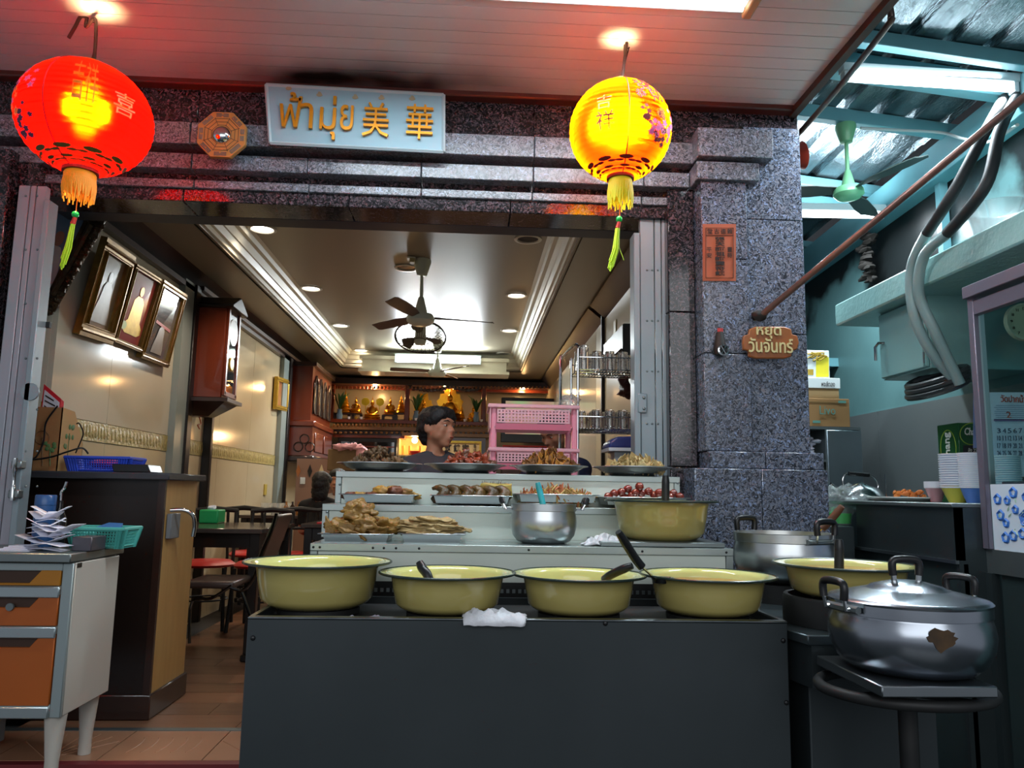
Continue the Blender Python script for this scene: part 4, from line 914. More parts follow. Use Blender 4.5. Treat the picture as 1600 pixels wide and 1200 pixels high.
for (x, w_, yr, yb_, Yb) in bcx:
    c = PY(x, yb_, Yb); o_ = V((c.x, Yb, zbx-.03))
    b = B()
    for k in range(4):
        a = k*math.pi/2+.78; b.box(o_.x+.10*math.cos(a)-.02, o_.x+.10*math.cos(a)+.02, o_.y+.10*math.sin(a)-.02, o_.y+.10*math.sin(a)+.02, o_.z, o_.z+.026)
    b.lathe([(.07, .004), (.14, .004), (.14, .022), (.07, .022), (.07, .004)], o_, 24); obj('burner_grate', b, BLACKM, t)
for x, y in ((395, 997), (1224, 1001), (1229, 1098), (946, 974)): p = PY(x, y, 2.498); obj('bolt', B().ball(p, (.008, .005, .008), 10, 6), BLACKP, t)
obj('grey_mat', B().box(bx0+.05, bx0+.5, 2.535, 2.62, zbx-.03, zbx-.015), mat('grey_slab', '#55595a', .6), t)
def basin(c, R_, h, name, lab, grp, liquid=None, lz=.45):
    t = thing(name, lab, 'basin', c, group=grp); prof = [(R_*.60, 0), (R_*.70, .012*h/.12), (R_*.755, h*.2), (R_*.80, h*.60), (R_*.825, h*.86), (R_*.86, h*.95), (R_*.93, h*.985), (R_, h)]
    obj('outer_shell', B().lathe([(0, 0)]+prof, c, 72), ENAMEL, t, sm=60)
    inn = [(R_-.003, h+.001)]+[(r-.004, z+.004) for r, z in prof[::-1][1:]]+[(0, .004)]
    obj('inner_shell', B().lathe(inn, c, 72), ENAMELIN, t, sm=60)
    b = B().tube([V((c[0]+R_*math.cos(a), c[1]+R_*math.sin(a), c[2]+h)) for a in [k*2*math.pi/72 for k in range(72)]], .0042, 6, True); obj('rim', b, RIM, t)
    if liquid:
        rr = R_*.78; obj('curry', B().lathe([(0, h*lz), (rr*.99, h*lz)], c, 48), liquid, t)
    return t
def curry(name, c1, c2): return mat(name, c1, .12, 0, c2, 16, .25, bump=.3, bscale=25, coat=.6)
CUR = [None, curry('yellow_curry', '#c2b33f', '#c98a2a'), curry('pale_curry', '#c9bd58', '#b8962f'), curry('red_oil_curry', '#c26a1c', '#9c3c10')]
labs = ['largest yellow enamel basin at the left end of the burner box, no ladle', 'yellow enamel basin with short black ladle handle leaning left, second from the left', 'yellow enamel basin with black ladle handle leaning right, third from the left', 'yellow enamel basin of reddish curry at the right end of the burner box']
lz = (.3, .5, .55, .78)
for i, (x, w_, yr, yb_, Yb) in enumerate(bcx):
    c = PY(x, yr, Yb); z0 = zbx-.004; R_ = w_/2*Yb/FOC; h = c.z-z0
    basin((c.x, Yb, z0), R_, h, 'enamel_basin', labs[i], 'enamel basins on the burner box', CUR[i], lz[i])
def ladle(name, lab, pts, m, r=.011, bowl=None, Yend=None, shaft=None, cat='ladle'):
    t = thing(name, lab, cat, pts[-1]); 
    obj('handle', B().tube(bez(pts, 4), [r*(.9+.3*min(1, k/3)) for k in range(4*(len(pts)-1)+1)], 10), m, t, bev=0)
    if shaft: obj('shaft', B().tube([pts[-1], shaft], .004, 6), STEELP, t)
    if bowl: obj('ladle_bowl', B().lathe([(0, -.02), (.03, -.012), (.04, .006), (.036, .006), (.026, -.008), (0, -.014)], bowl, 20), STEELP, t)
    return t
z_ = lambda x, y, Y: PY(x, y, Y)
ladle('ladle', 'short black ladle handle standing in the second basin', [z_(655, 878, 2.66), z_(660, 888, 2.65), z_(667, 897, 2.63), z_(672, 912, 2.62)], BLACKP, .013, z_(676, 925, 2.64))
ladle('ladle', 'black ladle handle lying over the front rim of the third basin', [z_(988, 884, 2.58), z_(972, 890, 2.60), z_(955, 898, 2.64), z_(945, 905, 2.68)], BLACKP, .012, z_(925, 912, 2.72))
ladle('ladle', 'long black ladle handle with steel shaft leaning out of the fourth basin to the left', [z_(966, 831, 2.52), z_(978, 850, 2.54), z_(992, 872, 2.56), z_(1003, 886, 2.57)], BLACKP, .012, z_(1035, 905, 2.66), None, z_(1024, 905, 2.62))
# cloths
def clothmesh(c, w_, d_, h, seed, n=18, m=8, droop=0):
    b = B(); vs = []
    for i in range(n+1):
        row = []
        for j in range(m+1):
            u, v = i/n-.5, j/m-.5; e = (1-abs(2*u)**3)*(1-abs(2*v)**3)
            f = noise.noise(V((u*4+v*2, v*3, seed)))+.35*noise.noise(V((u*9, v*6, seed+3)))
            z = h*(.15+.85*min(1, abs(f)*1.5))*(.12+.88*max(0, e))
            row.append(b.bm.verts.new((c[0]+u*w_+.012*noise.noise(V((v*6, u*3, seed))), c[1]+v*d_+.02*noise.noise(V((u*6, seed, 1))), c[2]+z-(droop*max(0, -v-.32)*2.5))))
        vs.append(row)
    for i in range(n):
        for j in range(m): b.bm.faces.new((vs[i][j], vs[i+1][j], vs[i+1][j+1], vs[i][j+1]))
    return b
def cloth(name, lab, c, w_, d_, h, seed, m=CLOTH, droop=0):
    o = obj(name, clothmesh(c, w_, d_, h, seed, 26, 12, droop), m, sm=50); s = o.modifiers.new('solid', 'SOLIDIFY'); s.thickness = .003
    return tag(o, lab, 'cloth')
cloth('dish_cloth', 'crumpled white cloth draped over the front lip between second and third basin', (PY(772, 960, 2.52).x, 2.532, zbx+.003), .20, .115, .038, 1, droop=.045)
cloth('dish_cloth', 'flat lilac-grey rag behind the lip right of the first basin', (PY(573, 962, 2.56).x, 2.58, zbx-.02), .14, .08, .028, 5, mat('lilac_rag', '#8d8794', .9))
# ---- stepped display stand
t = thing('display_stand', 'stepped pale enamelled serving stand with three tiers behind the burner box', 'serving stand', (.1, 3.5, -.29))
Y1, Y2, Y3 = 3.1, 3.5, 3.82
a1, c1 = PY(485, 855, Y1).x, PY(1145, 857, Y1).x; z1 = PY(800, 853, Y1).z
a2 = PY(504, 790, Y2).x; z2 = PY(800, 792, Y2).z-.0; c2 = PY(1085, 795, Y2).x
a3, c3 = PY(525, 741, Y3).x, PY(1062, 745, Y3).x; z3 = PY(800, 741, Y3).z
EDGE = mat('aluminium_edge', '#aab3b0', .35, .6, '#98a19e', 4, .5)
def tier(a, c, y, z, yb, zb):
    obj('tier_top', B().box(a, c, y, yb, z-.012, z), mat('worn_tier_top', '#aab5b3', .25, .7, '#8e9b9a', 3, .6), t)
    obj('edge_strip', B().box(a, c, y-.006, y, z-.028, z+.001), EDGE, t, bev=.002)
    obj('tier_riser', B().box(a+.03, c-.03, y+.004, y+.012, zb, z-.012), TIERW, t)
    for q in (a, c-.028): obj('corner_post', B().box(q, q+.028, y-.002, y+.02, zb, z-.028), EDGE, t, bev=.002)
    obj('side_panel', B().box(a+.002, a+.01, y+.02, yb+.1, zb, z-.012), TIERW, t); obj('side_panel', B().box(c-.01, c-.002, y+.02, yb+.1, zb, z-.012), TIERW, t)
tier(a1, c1, Y1, z1, Y2, .90); tier(a2, c2, Y2, z2, Y3, z1); tier(a3, c3, Y3, z3, 4.08, z2)
for y, z, xs in ((Y1, z1, (490, 500, 583, 600, 619, 655, 826, 1003, 1134)),):
    for x in xs: obj('rivet', B().ball(V((PY(x, 857, Y1).x, Y1-.007, z-.014)), (.005, .003, .005), 8, 5), BLACKM, t)
for x, y, Y in ((531, 757, Y3), (511, 800, Y2), (1059, 755, Y3)): obj('rivet', B().ball(PY(x, y, Y-.004), (.006, .004, .006), 8, 5), STEELD, t)
obj('lower_rail', B().box(a1, c1, Y1, Y1+.02, .84, .90), BLACKM, t)
b = B()
for k in range(70):
    x = a1+.02+k*(c1-a1-.04)/70; b.box(x, x+.012, Y1-.002, Y1, .86, .875)
tag(obj('vent_holes', b, STEELD, t), kind='stuff')
for x in (a1, c1-.04): 
    for y in (Y1+.01, 4.0): obj('leg', B().box(x, x+.04, y, y+.04, -.29, .9), EDGE, t)
# ---- trays and dishes
def rdish(x0, x1, yr, Y, lab, zb, food=None):
    c = PY((x0+x1)/2, yr, Y); R_ = (x1-x0)/2*Y/FOC; h = max(c.z-zb, .03); hb = min(.045, h*.7)
    t = thing('round_dish', lab, 'dish', (c.x, Y, zb), group='steel dishes on the top tier')
    z = h-hb
    obj('dish_shell', B().lathe([(0, z), (R_*.62, z), (R_*.74, z+hb*.3), (R_*.88, z+hb*.85), (R_, z+hb), (R_*.995, z+hb+.004), (R_*.87, z+hb*.95), (R_*.6, z+.005), (0, z+.005)], (c.x, Y, zb), 56), DISHM, t, sm=50)
    obj('raised_foot', B().lathe([(R_*.55, z), (R_*.58, 0), (0, 0)], (c.x, Y, zb), 40), mat('dark_steel_foot', '#3c4042', .3, .8), t)
    return V((c.x, Y, zb+z+.006)), R_
def pile(c, rx, ry, h, n, shape, m, seed, name, lab, cat='food', size=.02, m2=None, kind=None, amp=.45):
    q = random.Random(seed); bs = [B(), B()]
    for k in range(n):
        r = math.sqrt(q.random()); a = q.random()*6.283; zz = h*(1-r**1.7)*q.uniform(.35, 1) if k > n*.3 else h*(1-r**1.7)
        p = V((c[0]+rx*r*math.cos(a), c[1]+ry*r*math.sin(a), c[2]+zz+size*.4)); s = size*q.uniform(.7, 1.4)
        rot = euler(q.random()*6, q.random()*6, q.random()*6); b = bs[1 if m2 and q.random() < .4 else 0]
        if shape == 'nug': b.ball(p, (s*1.3, s*.8, s*.6), 8, 5, rot, amp=amp, seed=k)
        elif shape == 'strip': 
            d = rot @ V((s*2.2, 0, 0)); e = rot @ V((0, s*.9, s*.5)); b.tube([p-d, p+e, p+d], [s*.16, s*.3, s*.1], 5)
        elif shape == 'leaf':
            pts = [rot @ V((s*1.9*math.cos(i*math.pi/3), s*.8*math.sin(i*math.pi/3), s*.5*math.sin(i*2.1+k))) + p for i in range(6)]; b.prism(pts, rot @ V((0, 0, s*.12)))
    if not m2: bs[1].bm.free(); return tag(obj(name, bs[0], m, sm=60), lab, cat, kind=kind)
    t = thing(name, lab, cat, c); 
    if kind: t['kind'] = kind
    tag(obj('darker_pieces', bs[0], m, t, sm=60)); tag(obj('lighter_pieces', bs[1], m2, t, sm=60)); return t
DISH = []
for i, (x0, x1, yr, lab) in enumerate(((528, 659, 725, 'polished round dish at the left end of the top tier, holding dark fried bits'), (663, 792, 727, 'polished round dish of reddish fried meat, second on the top tier'), (795, 919, 729, 'polished round dish of crisp brown pieces before the pink rack'), (925, 1050, 731, 'polished round dish at the right end of the top tier with pale dried fish'))):
    DISH.append(rdish(x0, x1, yr, 3.95, lab, z3))
F_DK = mat('dark_fried_bits', '#3d2a18', .6, 0, '#604526', 25, .6); F_DK2 = mat('brown_fried_bits', '#6b4b2a', .6)
pile(DISH[0][0]+V((-.01, 0, .01)), .15, .12, .085, 230, 'nug', F_DK, 1, 'fried_bits', 'heap of small dark brown fried bits on the leftmost top dish', size=.012, m2=F_DK2, kind='stuff')
pile(DISH[1][0]+V((.02, 0, .01)), .13, .11, .075, 110, 'nug', mat('dark_red_meat', '#6e2a1a', .35, 0, '#8e3f22', 20, .6), 2, 'fried_meat', 'reddish brown fried meat pieces on the second top dish', size=.018, m2=mat('brown_meat', '#55301c', .4), kind='stuff')
pile(DISH[2][0]+V((0, 0, .01)), .14, .11, .085, 230, 'leaf', mat('crisp_brown', '#6e4524', .5, 0, '#8b5c30', 20, .6), 3, 'crisp_pieces', 'crisp folded brown pieces on the dish before the pink rack', size=.015, m2=mat('crisp_orange', '#b0762f', .5), kind='stuff')
pile(DISH[3][0]+V((.01, 0, .01)), .15, .11, .06, 200, 'leaf', mat('dried_fish', '#9c8252', .6, 0, '#b59a64', 20, .6), 4, 'dried_fish', 'pale golden dried fish curls on the right end dish', size=.017, m2=mat('pale_fish', '#c9b684', .6), kind='stuff')
def rtray(x0, x1, ytop, Y, dep, lab, zb, h=.035, m=ALU):
    a, c = PY(x0, ytop, Y).x, PY(x1, ytop, Y).x; zt = PY((x0+x1)/2, ytop, Y).z; z = max(zt-h, zb+.001)
    t = thing('steel_tray', lab, 'tray', ((a+c)/2, Y, zb), group='rectangular trays on the tiers')
    b = B(); i = .018; th_ = .003
    def ring(x0_, x1_, y0_, y1_, zz): return [b.bm.verts.new(p) for p in ((x0_, y0_, zz), (x1_, y0_, zz), (x1_, y1_, zz), (x0_, y1_, zz))]
    rs = [ring(a, c, Y, Y+dep, zt), ring(a+i, c-i, Y+i, Y+dep-i, zt-.002), ring(a+i*1.6, c-i*1.6, Y+i*1.6, Y+dep-i*1.6, z)]
    for p, q in zip(rs, rs[1:]):
        for k in range(4): b.bm.faces.new((p[k], p[(k+1) % 4], q[(k+1) % 4], q[k]))
    b.bm.faces.new(rs[-1]); o = obj('tray_pan', b, m, t); s = o.modifiers.new('s', 'SOLIDIFY'); s.thickness = .003
    if z-zb > .012: obj('riser_bowl', B().lathe([(0, z-zb-.003), (.08, z-zb-.003), (.10, 0), (0, 0)], ((a+c)/2, Y+dep/2, zb), 28), STEELD, t)
    return V(((a+c)/2, Y+dep/2, z+.004)), (c-a)/2, dep/2
T = []
for (x0, x1, yt, Y, d, lab, zb) in ((529, 652, 772, 3.58, .26, 'rectangular tray of browned fritters at the left of the middle tier', z2), (672, 802, 774, 3.56, .27, 'rectangular tray holding curled fried fish on the middle tier', z2), (806, 938, 772, 3.58, .26, 'rectangular tray of shredded fried strips behind the saucepot', z2), (943, 1080, 777, 3.56, .27, 'rectangular tray of red sausage balls behind the large basin', z2), (496, 613, 834, 3.2, .27, 'rectangular tray under the fried chicken heap, lowest tier', z1), (621, 728, 834, 3.2, .27, 'rectangular tray under the flat fried fish, lowest tier', z1)):
    T.append(rtray(x0, x1, yt, Y, d, lab, zb))
F_Y = mat('golden_fritter', '#b58a3c', .5, 0, '#5e3c1c', 14, .5); 
b = B(); q = random.Random(4)
def food_piece(name, lab, c, r, m, seed, amp=.5, rot=None, grp=None, n=20, fine=.0, k2=10):
    b = B().ball(c, r, n, k2+4, rot, amp=amp, seed=seed)
    if fine: b.jitter(fine, 28); b.jitter(fine*.6, 60)
    return tag(obj(name, b, m, sm=180), lab, 'food', grp)
c, hw, hd = T[0]
for k in range(9):
    x = c.x-hw*.8+k*hw*.2; food_piece('fritter', 'browned flat fritters and meat pieces on the leftmost middle tray', (x, c.y-.04+.03*(k % 3), c.z+.022+(.02 if 3 < k < 8 else 0)), (.035, .045, .016+.008*(k in (4, 5, 6))), F_Y if k % 3 else mat('dark_charred_meat', '#4a2416', .45, 0, '#7d4323', 16, .5), k, .5, euler(0, .1*(k % 3-1), k), 'fritters on the left middle tray')
c, hw, hd = T[1]
FISH = mat('fried_fish_skin', '#2c200e', .4, 0, '#674b20', 16, .5, bump=.4, bscale=60)
for k in range(6):
    x = c.x-hw*.85+k*hw*.30; b = B(); y = c.y-.06+.015*(k % 2); z = c.z+.038
    pts = [V((x+.034*math.cos(a), y+.012*math.sin(a*.5), z+.026*math.sin(a))) for a in [(-2.4+i*.52) for i in range(10)]]
    b.tube(pts, [.010, .020, .027, .030, .030, .028, .024, .018, .012, .007], 10).jitter(.004, 30)
    tag(obj('curled_fish', b, FISH, sm=180), 'curled brown fried fish on the second middle tray, %s from the left' % ORD(k), 'food', 'curled fish on the middle tray')
x = c.x+hw*.62; b = B().box(x-.075, x+.07, c.y-.02, c.y+.07, c.z+.02, c.z+.085)
bmesh.ops.subdivide_edges(b.bm, edges=b.bm.edges, cuts=5, use_grid_fill=True); b.jitter(.012, 18)
t = thing('whole_fried_fish', 'golden whole fried fish with spiky dark back behind the curled fish', 'food', (x, c.y, c.z)); obj('body', b, mat('golden_flesh', '#b09a4c', .5, 0, '#8f7833', 20, .6), t, sm=180)
b = B(); 
for k in range(26): xx = x-.075+k*.0056; b.cyl((xx, c.y+rnd.uniform(-.01, .05), c.z+.06), (xx+.008, c.y+.02, c.z+.085+rnd.uniform(0, .018)), .0035, .0005, 4)
obj('fin_spikes', b, mat('dark_fin', '#3b2c16', .6), t)
c, hw, hd = T[2]; pile(V((c.x, c.y, c.z)), hw*.85, .1, .035, 320, 'strip', mat('shredded_gold', '#a88a4e', .6), 6, 'shredded_strips', 'heap of thin shredded golden strips behind the saucepot', size=.016, m2=mat('shredded_rust', '#a25a34', .6), kind='stuff')
c, hw, hd = T[3]; SAU = mat('red_sausage', '#5e1d14', .18, 0, '#7a2c1c', 12, .6, coat=.4); q = random.Random(9)
pos = [(960, 771), (971, 769), (981, 764), (993, 770), (1002, 771), (1013, 768), (1030, 770), (1040, 769), (1052, 771), (999, 760), (987, 774), (1022, 774), (950, 776), (1062, 776), (975, 777), (1046, 777)]
for k, (x, y) in enumerate(pos):
    p = PY(x, y, c.y-.06+.012*(k % 3)); tag(obj('sausage_ball', B().ball(p, (.021, .021, .019), 14, 10, amp=.15, seed=k), SAU, sm=180), 'glossy dark red sausage ball heaped on the right middle tray', 'sausage', 'sausage balls on the right middle tray')
CH = mat('golden_fried_chicken', '#a07a38', .5, 0, '#573812', 20, .6, bump=.6, bscale=50)
c, hw, hd = T[4]
q = PY(560, 805, 3.32)
chl = ['big golden fried chicken body in the middle of the heap', 'rounded crown piece on top of the golden chicken heap', 'broad golden chicken piece at the left of the heap', 'lumpy golden chicken piece low in the centre of the heap', 'small golden chicken piece at the right of the heap', 'thin crisp chicken skin along the tray front, left half', 'thin crisp chicken skin along the tray front, right half']
for k, (x, y, rx, rz, Y) in enumerate(((563, 806, .075, .05, 3.33), (560, 797, .05, .035, 3.34), (540, 822, .07, .035, 3.30), (570, 820, .06, .04, 3.28), (600, 822, .05, .04, 3.31), (556, 830, .07, .022, 3.27), (590, 831, .05, .02, 3.27))):
    food_piece('fried_chicken', chl[k], PY(x, y, Y), (rx, .06, rz), CH, k+20, .6, euler(0, rnd.uniform(-.3, .3), rnd.random()*3), 'fried chicken pieces', 44, .0065, 22)
tag(obj('chicken_tail', B().prism([PY(508, 806, 3.25), PY(513, 814, 3.25), PY(524, 824, 3.25), PY(528, 833, 3.25), PY(508, 833, 3.25)], (0, .03, 0)).jitter(.004, 20), CH), 'pointed fried wing tip at the left end of the chicken heap', 'food')
tag(obj('chicken_fin', B().prism([PY(530, 815, 3.22), PY(556, 820, 3.22), PY(548, 838, 3.22), PY(541, 839, 3.22), PY(528, 828, 3.22)], (0, .02, 0)).jitter(.004, 30), CH), 'flat crisp skin flap hanging over the tray front below the chicken', 'food')
FF = mat('pale_fried_fish', '#b8a273', .6, 0, '#8c6d3e', 18, .6, bump=.6, bscale=50)
for k, (x, y, rx, rz) in enumerate(((672, 829, .125, .02), (668, 821, .115, .018), (676, 814, .10, .016), (690, 822, .10, .016), (654, 825, .08, .02))):
    food_piece('fried_fish', ('long pale fried fish at the bottom of the flat pile', 'pale fried fish second in the flat pile', 'pale fried fish lying on top of the flat pile', 'pale fried fish sticking out at the right of the flat pile', 'short pale fried fish at the left of the flat pile')[k], PY(x, y, 3.3+.01*k), (rx, .07, rz), FF, k+40, .55, euler(0, (-.05, .04, .06, .12, -.08)[k], 0), 'flat fried fish', 44, .009, 20)
b = B(); p = PY(632, 814, 3.3); b.prism([p, p+V((-.03, 0, .008)), p+V((-.02, 0, -.012)), p+V((-.035, 0, -.018)), p+V((0, 0, -.018))], (0, .01, 0)); tag(obj('fish_tail', b, FF), 'forked fish tail at the left end of the pale fried fish', 'food')
# saucepot
Yp = 3.3; c = PY(849.5, 787, Yp); R_ = 51*Yp/FOC; zb = z1; h = c.z-zb
t = thing('saucepot', 'dented aluminium saucepot with blue ladle on the lowest tier', 'pot', (c.x, Yp, zb))
def potprof(R, h): return [(0, 0), (R*.62, 0), (R*.80, h*.06), (R*.93, h*.2), (R*1.0, h*.42), (R*1.0, h*.62), (R*.955, h*.80), (R*.955, h*.815), (R*.985, h*.825), (R*.985, h*.99), (R*1.0, h)]
obj('pot_body', B().lathe(potprof(R_, h)+[(R_*.96, h), (R_*.95, h*.8), (R_*.93, h*.4), (R_*.6, .01), (0, .01)], (c.x, Yp, zb), 56), ALU, t, sm=50)
for sgn in (-1, 1):
    xh = c.x+sgn*R_
    b = B().box(min(xh, xh+sgn*.03), max(xh, xh+sgn*.03), Yp-.02, Yp+.02, zb+h*.84, zb+h*.88); b.tube([V((xh+sgn*.02, Yp-.03, zb+h*.86)), V((xh+sgn*.035, Yp-.03, zb+h*1.02)), V((xh+sgn*.04, Yp+.03, zb+h*1.02)), V((xh+sgn*.025, Yp+.03, zb+h*.86))], .005, 6); obj('handle_bracket', b, STEELP, t)
    obj('handle_grip', B().tube([V((xh+sgn*.034, Yp-.04, zb+h*1.0)), V((xh+sgn*.04, Yp-.035, zb+h*1.11)), V((xh+sgn*.04, Yp+.035, zb+h*1.11)), V((xh+sgn*.034, Yp+.04, zb+h*1.0))], .011, 10), BLACKP, t)
obj('soup', B().lathe([(0, h*.7), (R_*.92, h*.7)], (c.x, Yp, zb), 32), CUR[2], t)
ladle('ladle', 'turquoise plastic ladle handle standing in the aluminium saucepot', [z_(840, 754, 3.32), z_(843, 766, 3.32), z_(846, 778, 3.31), z_(849, 792, 3.30)], mat('turquoise_plastic', '#2f9aa6', .35), .011, z_(853, 806, 3.3))
# upper basin
Yp = 3.32; c = PY(1033, 783, Yp); R_ = 87*Yp/FOC; zb = PY(1033, 846, Yp-.16).z
tag(obj('serving_board', B().box(PY(940, 850, Y1).x, PY(1136, 850, Y1).x, Y1+.02, Y2-.02, z1+.001, max(zb-.001, z1+.012)), STEELD, bev=.003), 'thin steel slab under the upper yellow basin', 'board')
basin((c.x, Yp, zb), R_, c.z-zb, 'enamel_basin', 'large yellow enamel basin standing on the lowest tier, above the others', 'enamel basins', CUR[1], .5)
ladle('ladle', 'upright black ladle handle in the upper yellow basin', [z_(1040, 743, 3.24), z_(1040, 757, 3.24), z_(1040, 772, 3.24), z_(1040, 795, 3.24)], BLACKP, .014, z_(1040, 806, 3.26))
cloth('dish_cloth', 'wrung grey-white cloth between the saucepot and the upper basin', (PY(940, 850, 3.2).x, 3.18, z1+.004), .16, .09, .05, 9)
# ---- right hand pots
Yp = 3.25; c = PY(1223, 832, Yp); R_ = 76*Yp/FOC; zb = PY(1223, 915, Yp-.14).z; h = c.z-zb
t = thing('stock_pot', 'large open aluminium pot with wooden-handled ladle behind the right basin', 'pot', (c.x, Yp, zb))
obj('pot_body', B().lathe(potprof(R_, h)+[(R_*.96, h), (R_*.95, h*.8), (R_*.93, h*.4), (R_*.6, .01), (0, .01)], (c.x, Yp, zb), 56), ALU, t, sm=50)
obj('soup', B().lathe([(0, h*.85), (R_*.93, h*.85)], (c.x, Yp, zb), 32), CUR[1], t)
def pothandle(t, c, ang, R_, z, s=1.0, gr=.013):
    u = V((math.cos(ang), math.sin(ang), 0)); w_ = V((-math.sin(ang), math.cos(ang), 0)); o_ = V((c[0], c[1], z))
    for sg in (-1, 1): obj('handle_bracket', B().tube([o_+u*(R_*.98)+w_*.05*sg*s, o_+u*(R_+.025)+w_*.05*sg*s, o_+u*(R_+.03)+w_*.05*sg*s+V((0, 0, .035*s))], .006, 6), STEELP, t)
    obj('rivet_plate', B().tube([o_+u*(R_+.002)-w_*.075*s-V((0, 0, .0)), o_+u*(R_+.006), o_+u*(R_+.002)+w_*.075*s], .011, 6), STEELD, t)
    k = o_+u*(R_+.03)
    obj('handle_grip', B().tube(bez([k+w_*.05*s+V((0, 0, .03*s)), k+w_*.053*s+V((0, 0, .07*s)), k+w_*.035*s+V((0, 0, .085*s)), k-w_*.035*s+V((0, 0, .085*s)), k-w_*.053*s+V((0, 0, .07*s)), k-w_*.05*s+V((0, 0, .03*s))], 3), gr, 10), BLACKP, t)
pothandle(t, (c.x, Yp), -1.15, R_-.01, zb+h*.86, .95); pothandle(t, (c.x, Yp), 1.95, R_-.01, zb+h*.86, .95)
ladle('ladle', 'ladle with worn wooden handle sticking out of the open aluminium pot', [z_(1316, 791, 3.1), z_(1306, 803, 3.12), z_(1294, 817, 3.14), z_(1284, 826, 3.15)], mat('worn_wood', '#6b4632', .5, 0, '#523222', 12, .6), .013, z_(1262, 845, 3.2), None, z_(1274, 838, 3.18))
tag(obj('pot_burner', B().lathe([(0, -.001), (R_*.85, -.001), (R_*.9, -.09), (R_*.95, -.13), (0, -.13)], (c.x, Yp, zb), 36), BLACKM), 'black iron burner beneath the open aluminium pot', 'burner')
zz = zb-.131
t = thing('side_table', 'dark steel side table carrying the right basin and open pot', 'table', (1.2, 2.9, -.29))
Ya = 2.43; A = PY(1264, 993, Ya); zt = A.z; 
pts = [V((PY(1262, 993, Ya).x, Ya, zt)), V((A.x+.45, Ya, zt)), V((A.x+.45, 3.5, zt)), V((A.x-.025, 3.5, zt)), V((A.x-.025, Ya+.10, zt))]
obj('table_top', B().prism([p-V((0, 0, .03)) for p in pts], (0, 0, .03)), mat('dark_table_steel', '#4e585b', .35, .7, '#3b4447', 3, .6), t, bev=.003)
obj('apron', B().prism([p+V((.015*(1 if i in (0, 4, 3) else -1), .01, -.16)) for i, p in enumerate(pts)], (0, 0, .13)), BOXD, t)
obj('lower_cabinet', B().box(A.x+.02, A.x+.43, Ya+.06, 3.4, -.28, zt-.16), BOXD, t, bev=.004)
zz0 = zz
if zz-zt > .01: tag(obj('burner_plinth', B().box(c.x-.18, c.x+.18, Yp-.18, Yp+.18, zt+.001, zz-.001), BLACKM), 'black plinth block under the iron burner', 'plinth')
Yp = 2.66; c = PY(1320, 882, Yp); R_ = 107.5*Yp/FOC; zb = PY(1300, 940, Yp-.16).z
basin((c.x, Yp, zb), R_, c.z-zb, 'enamel_basin', 'yellow enamel basin of red curry on a black ring, beside the lidded pot', 'enamel basins', CUR[3], .82)
tag(obj('burner_ring', B().lathe([(R_*.80, .0), (R_*.86, .0), (R_*.88, -.01), (R_*.88, zt-zb+.001), (R_*.8, zt-zb+.001), (R_*.80, 0)], (c.x, Yp, zb+.0), 44).lathe([(0, -.03), (R_*.5, -.03), (R_*.5, zt-zb+.001), (0, zt-zb+.001)], (c.x, Yp, zb), 24), BLACKM), 'black iron ring burner under the right curry basin', 'burner')
ladle('ladle', 'upright black ladle handle in the right curry basin', [z_(1311, 843, 2.56), z_(1311, 858, 2.56), z_(1311, 872, 2.56), z_(1311, 890, 2.56)], BLACKP, .013, z_(1311, 900, 2.6))
# lidded pot on pedestal
Yp = 2.22; PB = PY(1418, 1066, Yp-.16); zb = PB.z; c = PY(1418, 945, Yp); R_ = 117.5*Yp/FOC; h = PY(1418, 938, Yp).z-zb
t = thing('lidded_pot', 'big aluminium pot with domed lid and black handles on the pedestal', 'pot', (c.x, Yp, zb))
POTA = mat('satin_aluminium', '#a6abb2', .25, 1, '#8d939c', 4, .7, bump=.06, bscale=6)
obj('pot_body', B().lathe([(0, 0), (R_*.66, 0), (R_*.76, h*.03), (R_*.90, h*.16), (R_*.985, h*.38), (R_*1.01, h*.56), (R_*.99, h*.72), (R_*.955, h*.80), (R_*.95, h*.825), (R_*.985, h*.84), (R_*.985, h*.995), (R_*.95, h)], (c.x, Yp, zb), 72), POTA, t, sm=50)
b = B().lathe([(R_*.99, h*.99), (R_*1.0, h+.004), (R_*.97, h+.010), (R_*.93, h+.012), (R_*.55, h+.032), (R_*.50, h+.033), (R_*.44, h+.042), (R_*.2, h+.055), (0, h+.058)], (c.x, Yp, zb), 72); obj('lid', b, POTA, t, sm=50)
o_ = V((c.x, Yp, zb+h+.05)); lid = [q for q in bpy.data.objects if q.parent == t and q.name.startswith('lid')][0]
for sg in (-1, 1): obj('knob_stud', B().cyl(o_+V((sg*.036, -.0, 0)), o_+V((sg*.038, 0, .03)), .008, n=8), STEELP, lid)
obj('knob', B().tube(bez([o_+V((-.038, 0, .02)), o_+V((-.04, 0, .05)), o_+V((-.028, 0, .064)), o_+V((.028, 0, .064)), o_+V((.04, 0, .05)), o_+V((.038, 0, .02))], 3), .011, 10), BLACKP, lid)
pothandle(t, (c.x, Yp), 3.35, R_-.0, zb+h*.92, .85, .011); pothandle(t, (c.x, Yp), .42, R_-.0, zb+h*.92, .85, .011)
b = B(); q = random.Random(2); c2 = V((PY(1466, 995, 2.02).x, 0, PY(1466, 995, 2.02).z))
pts = []
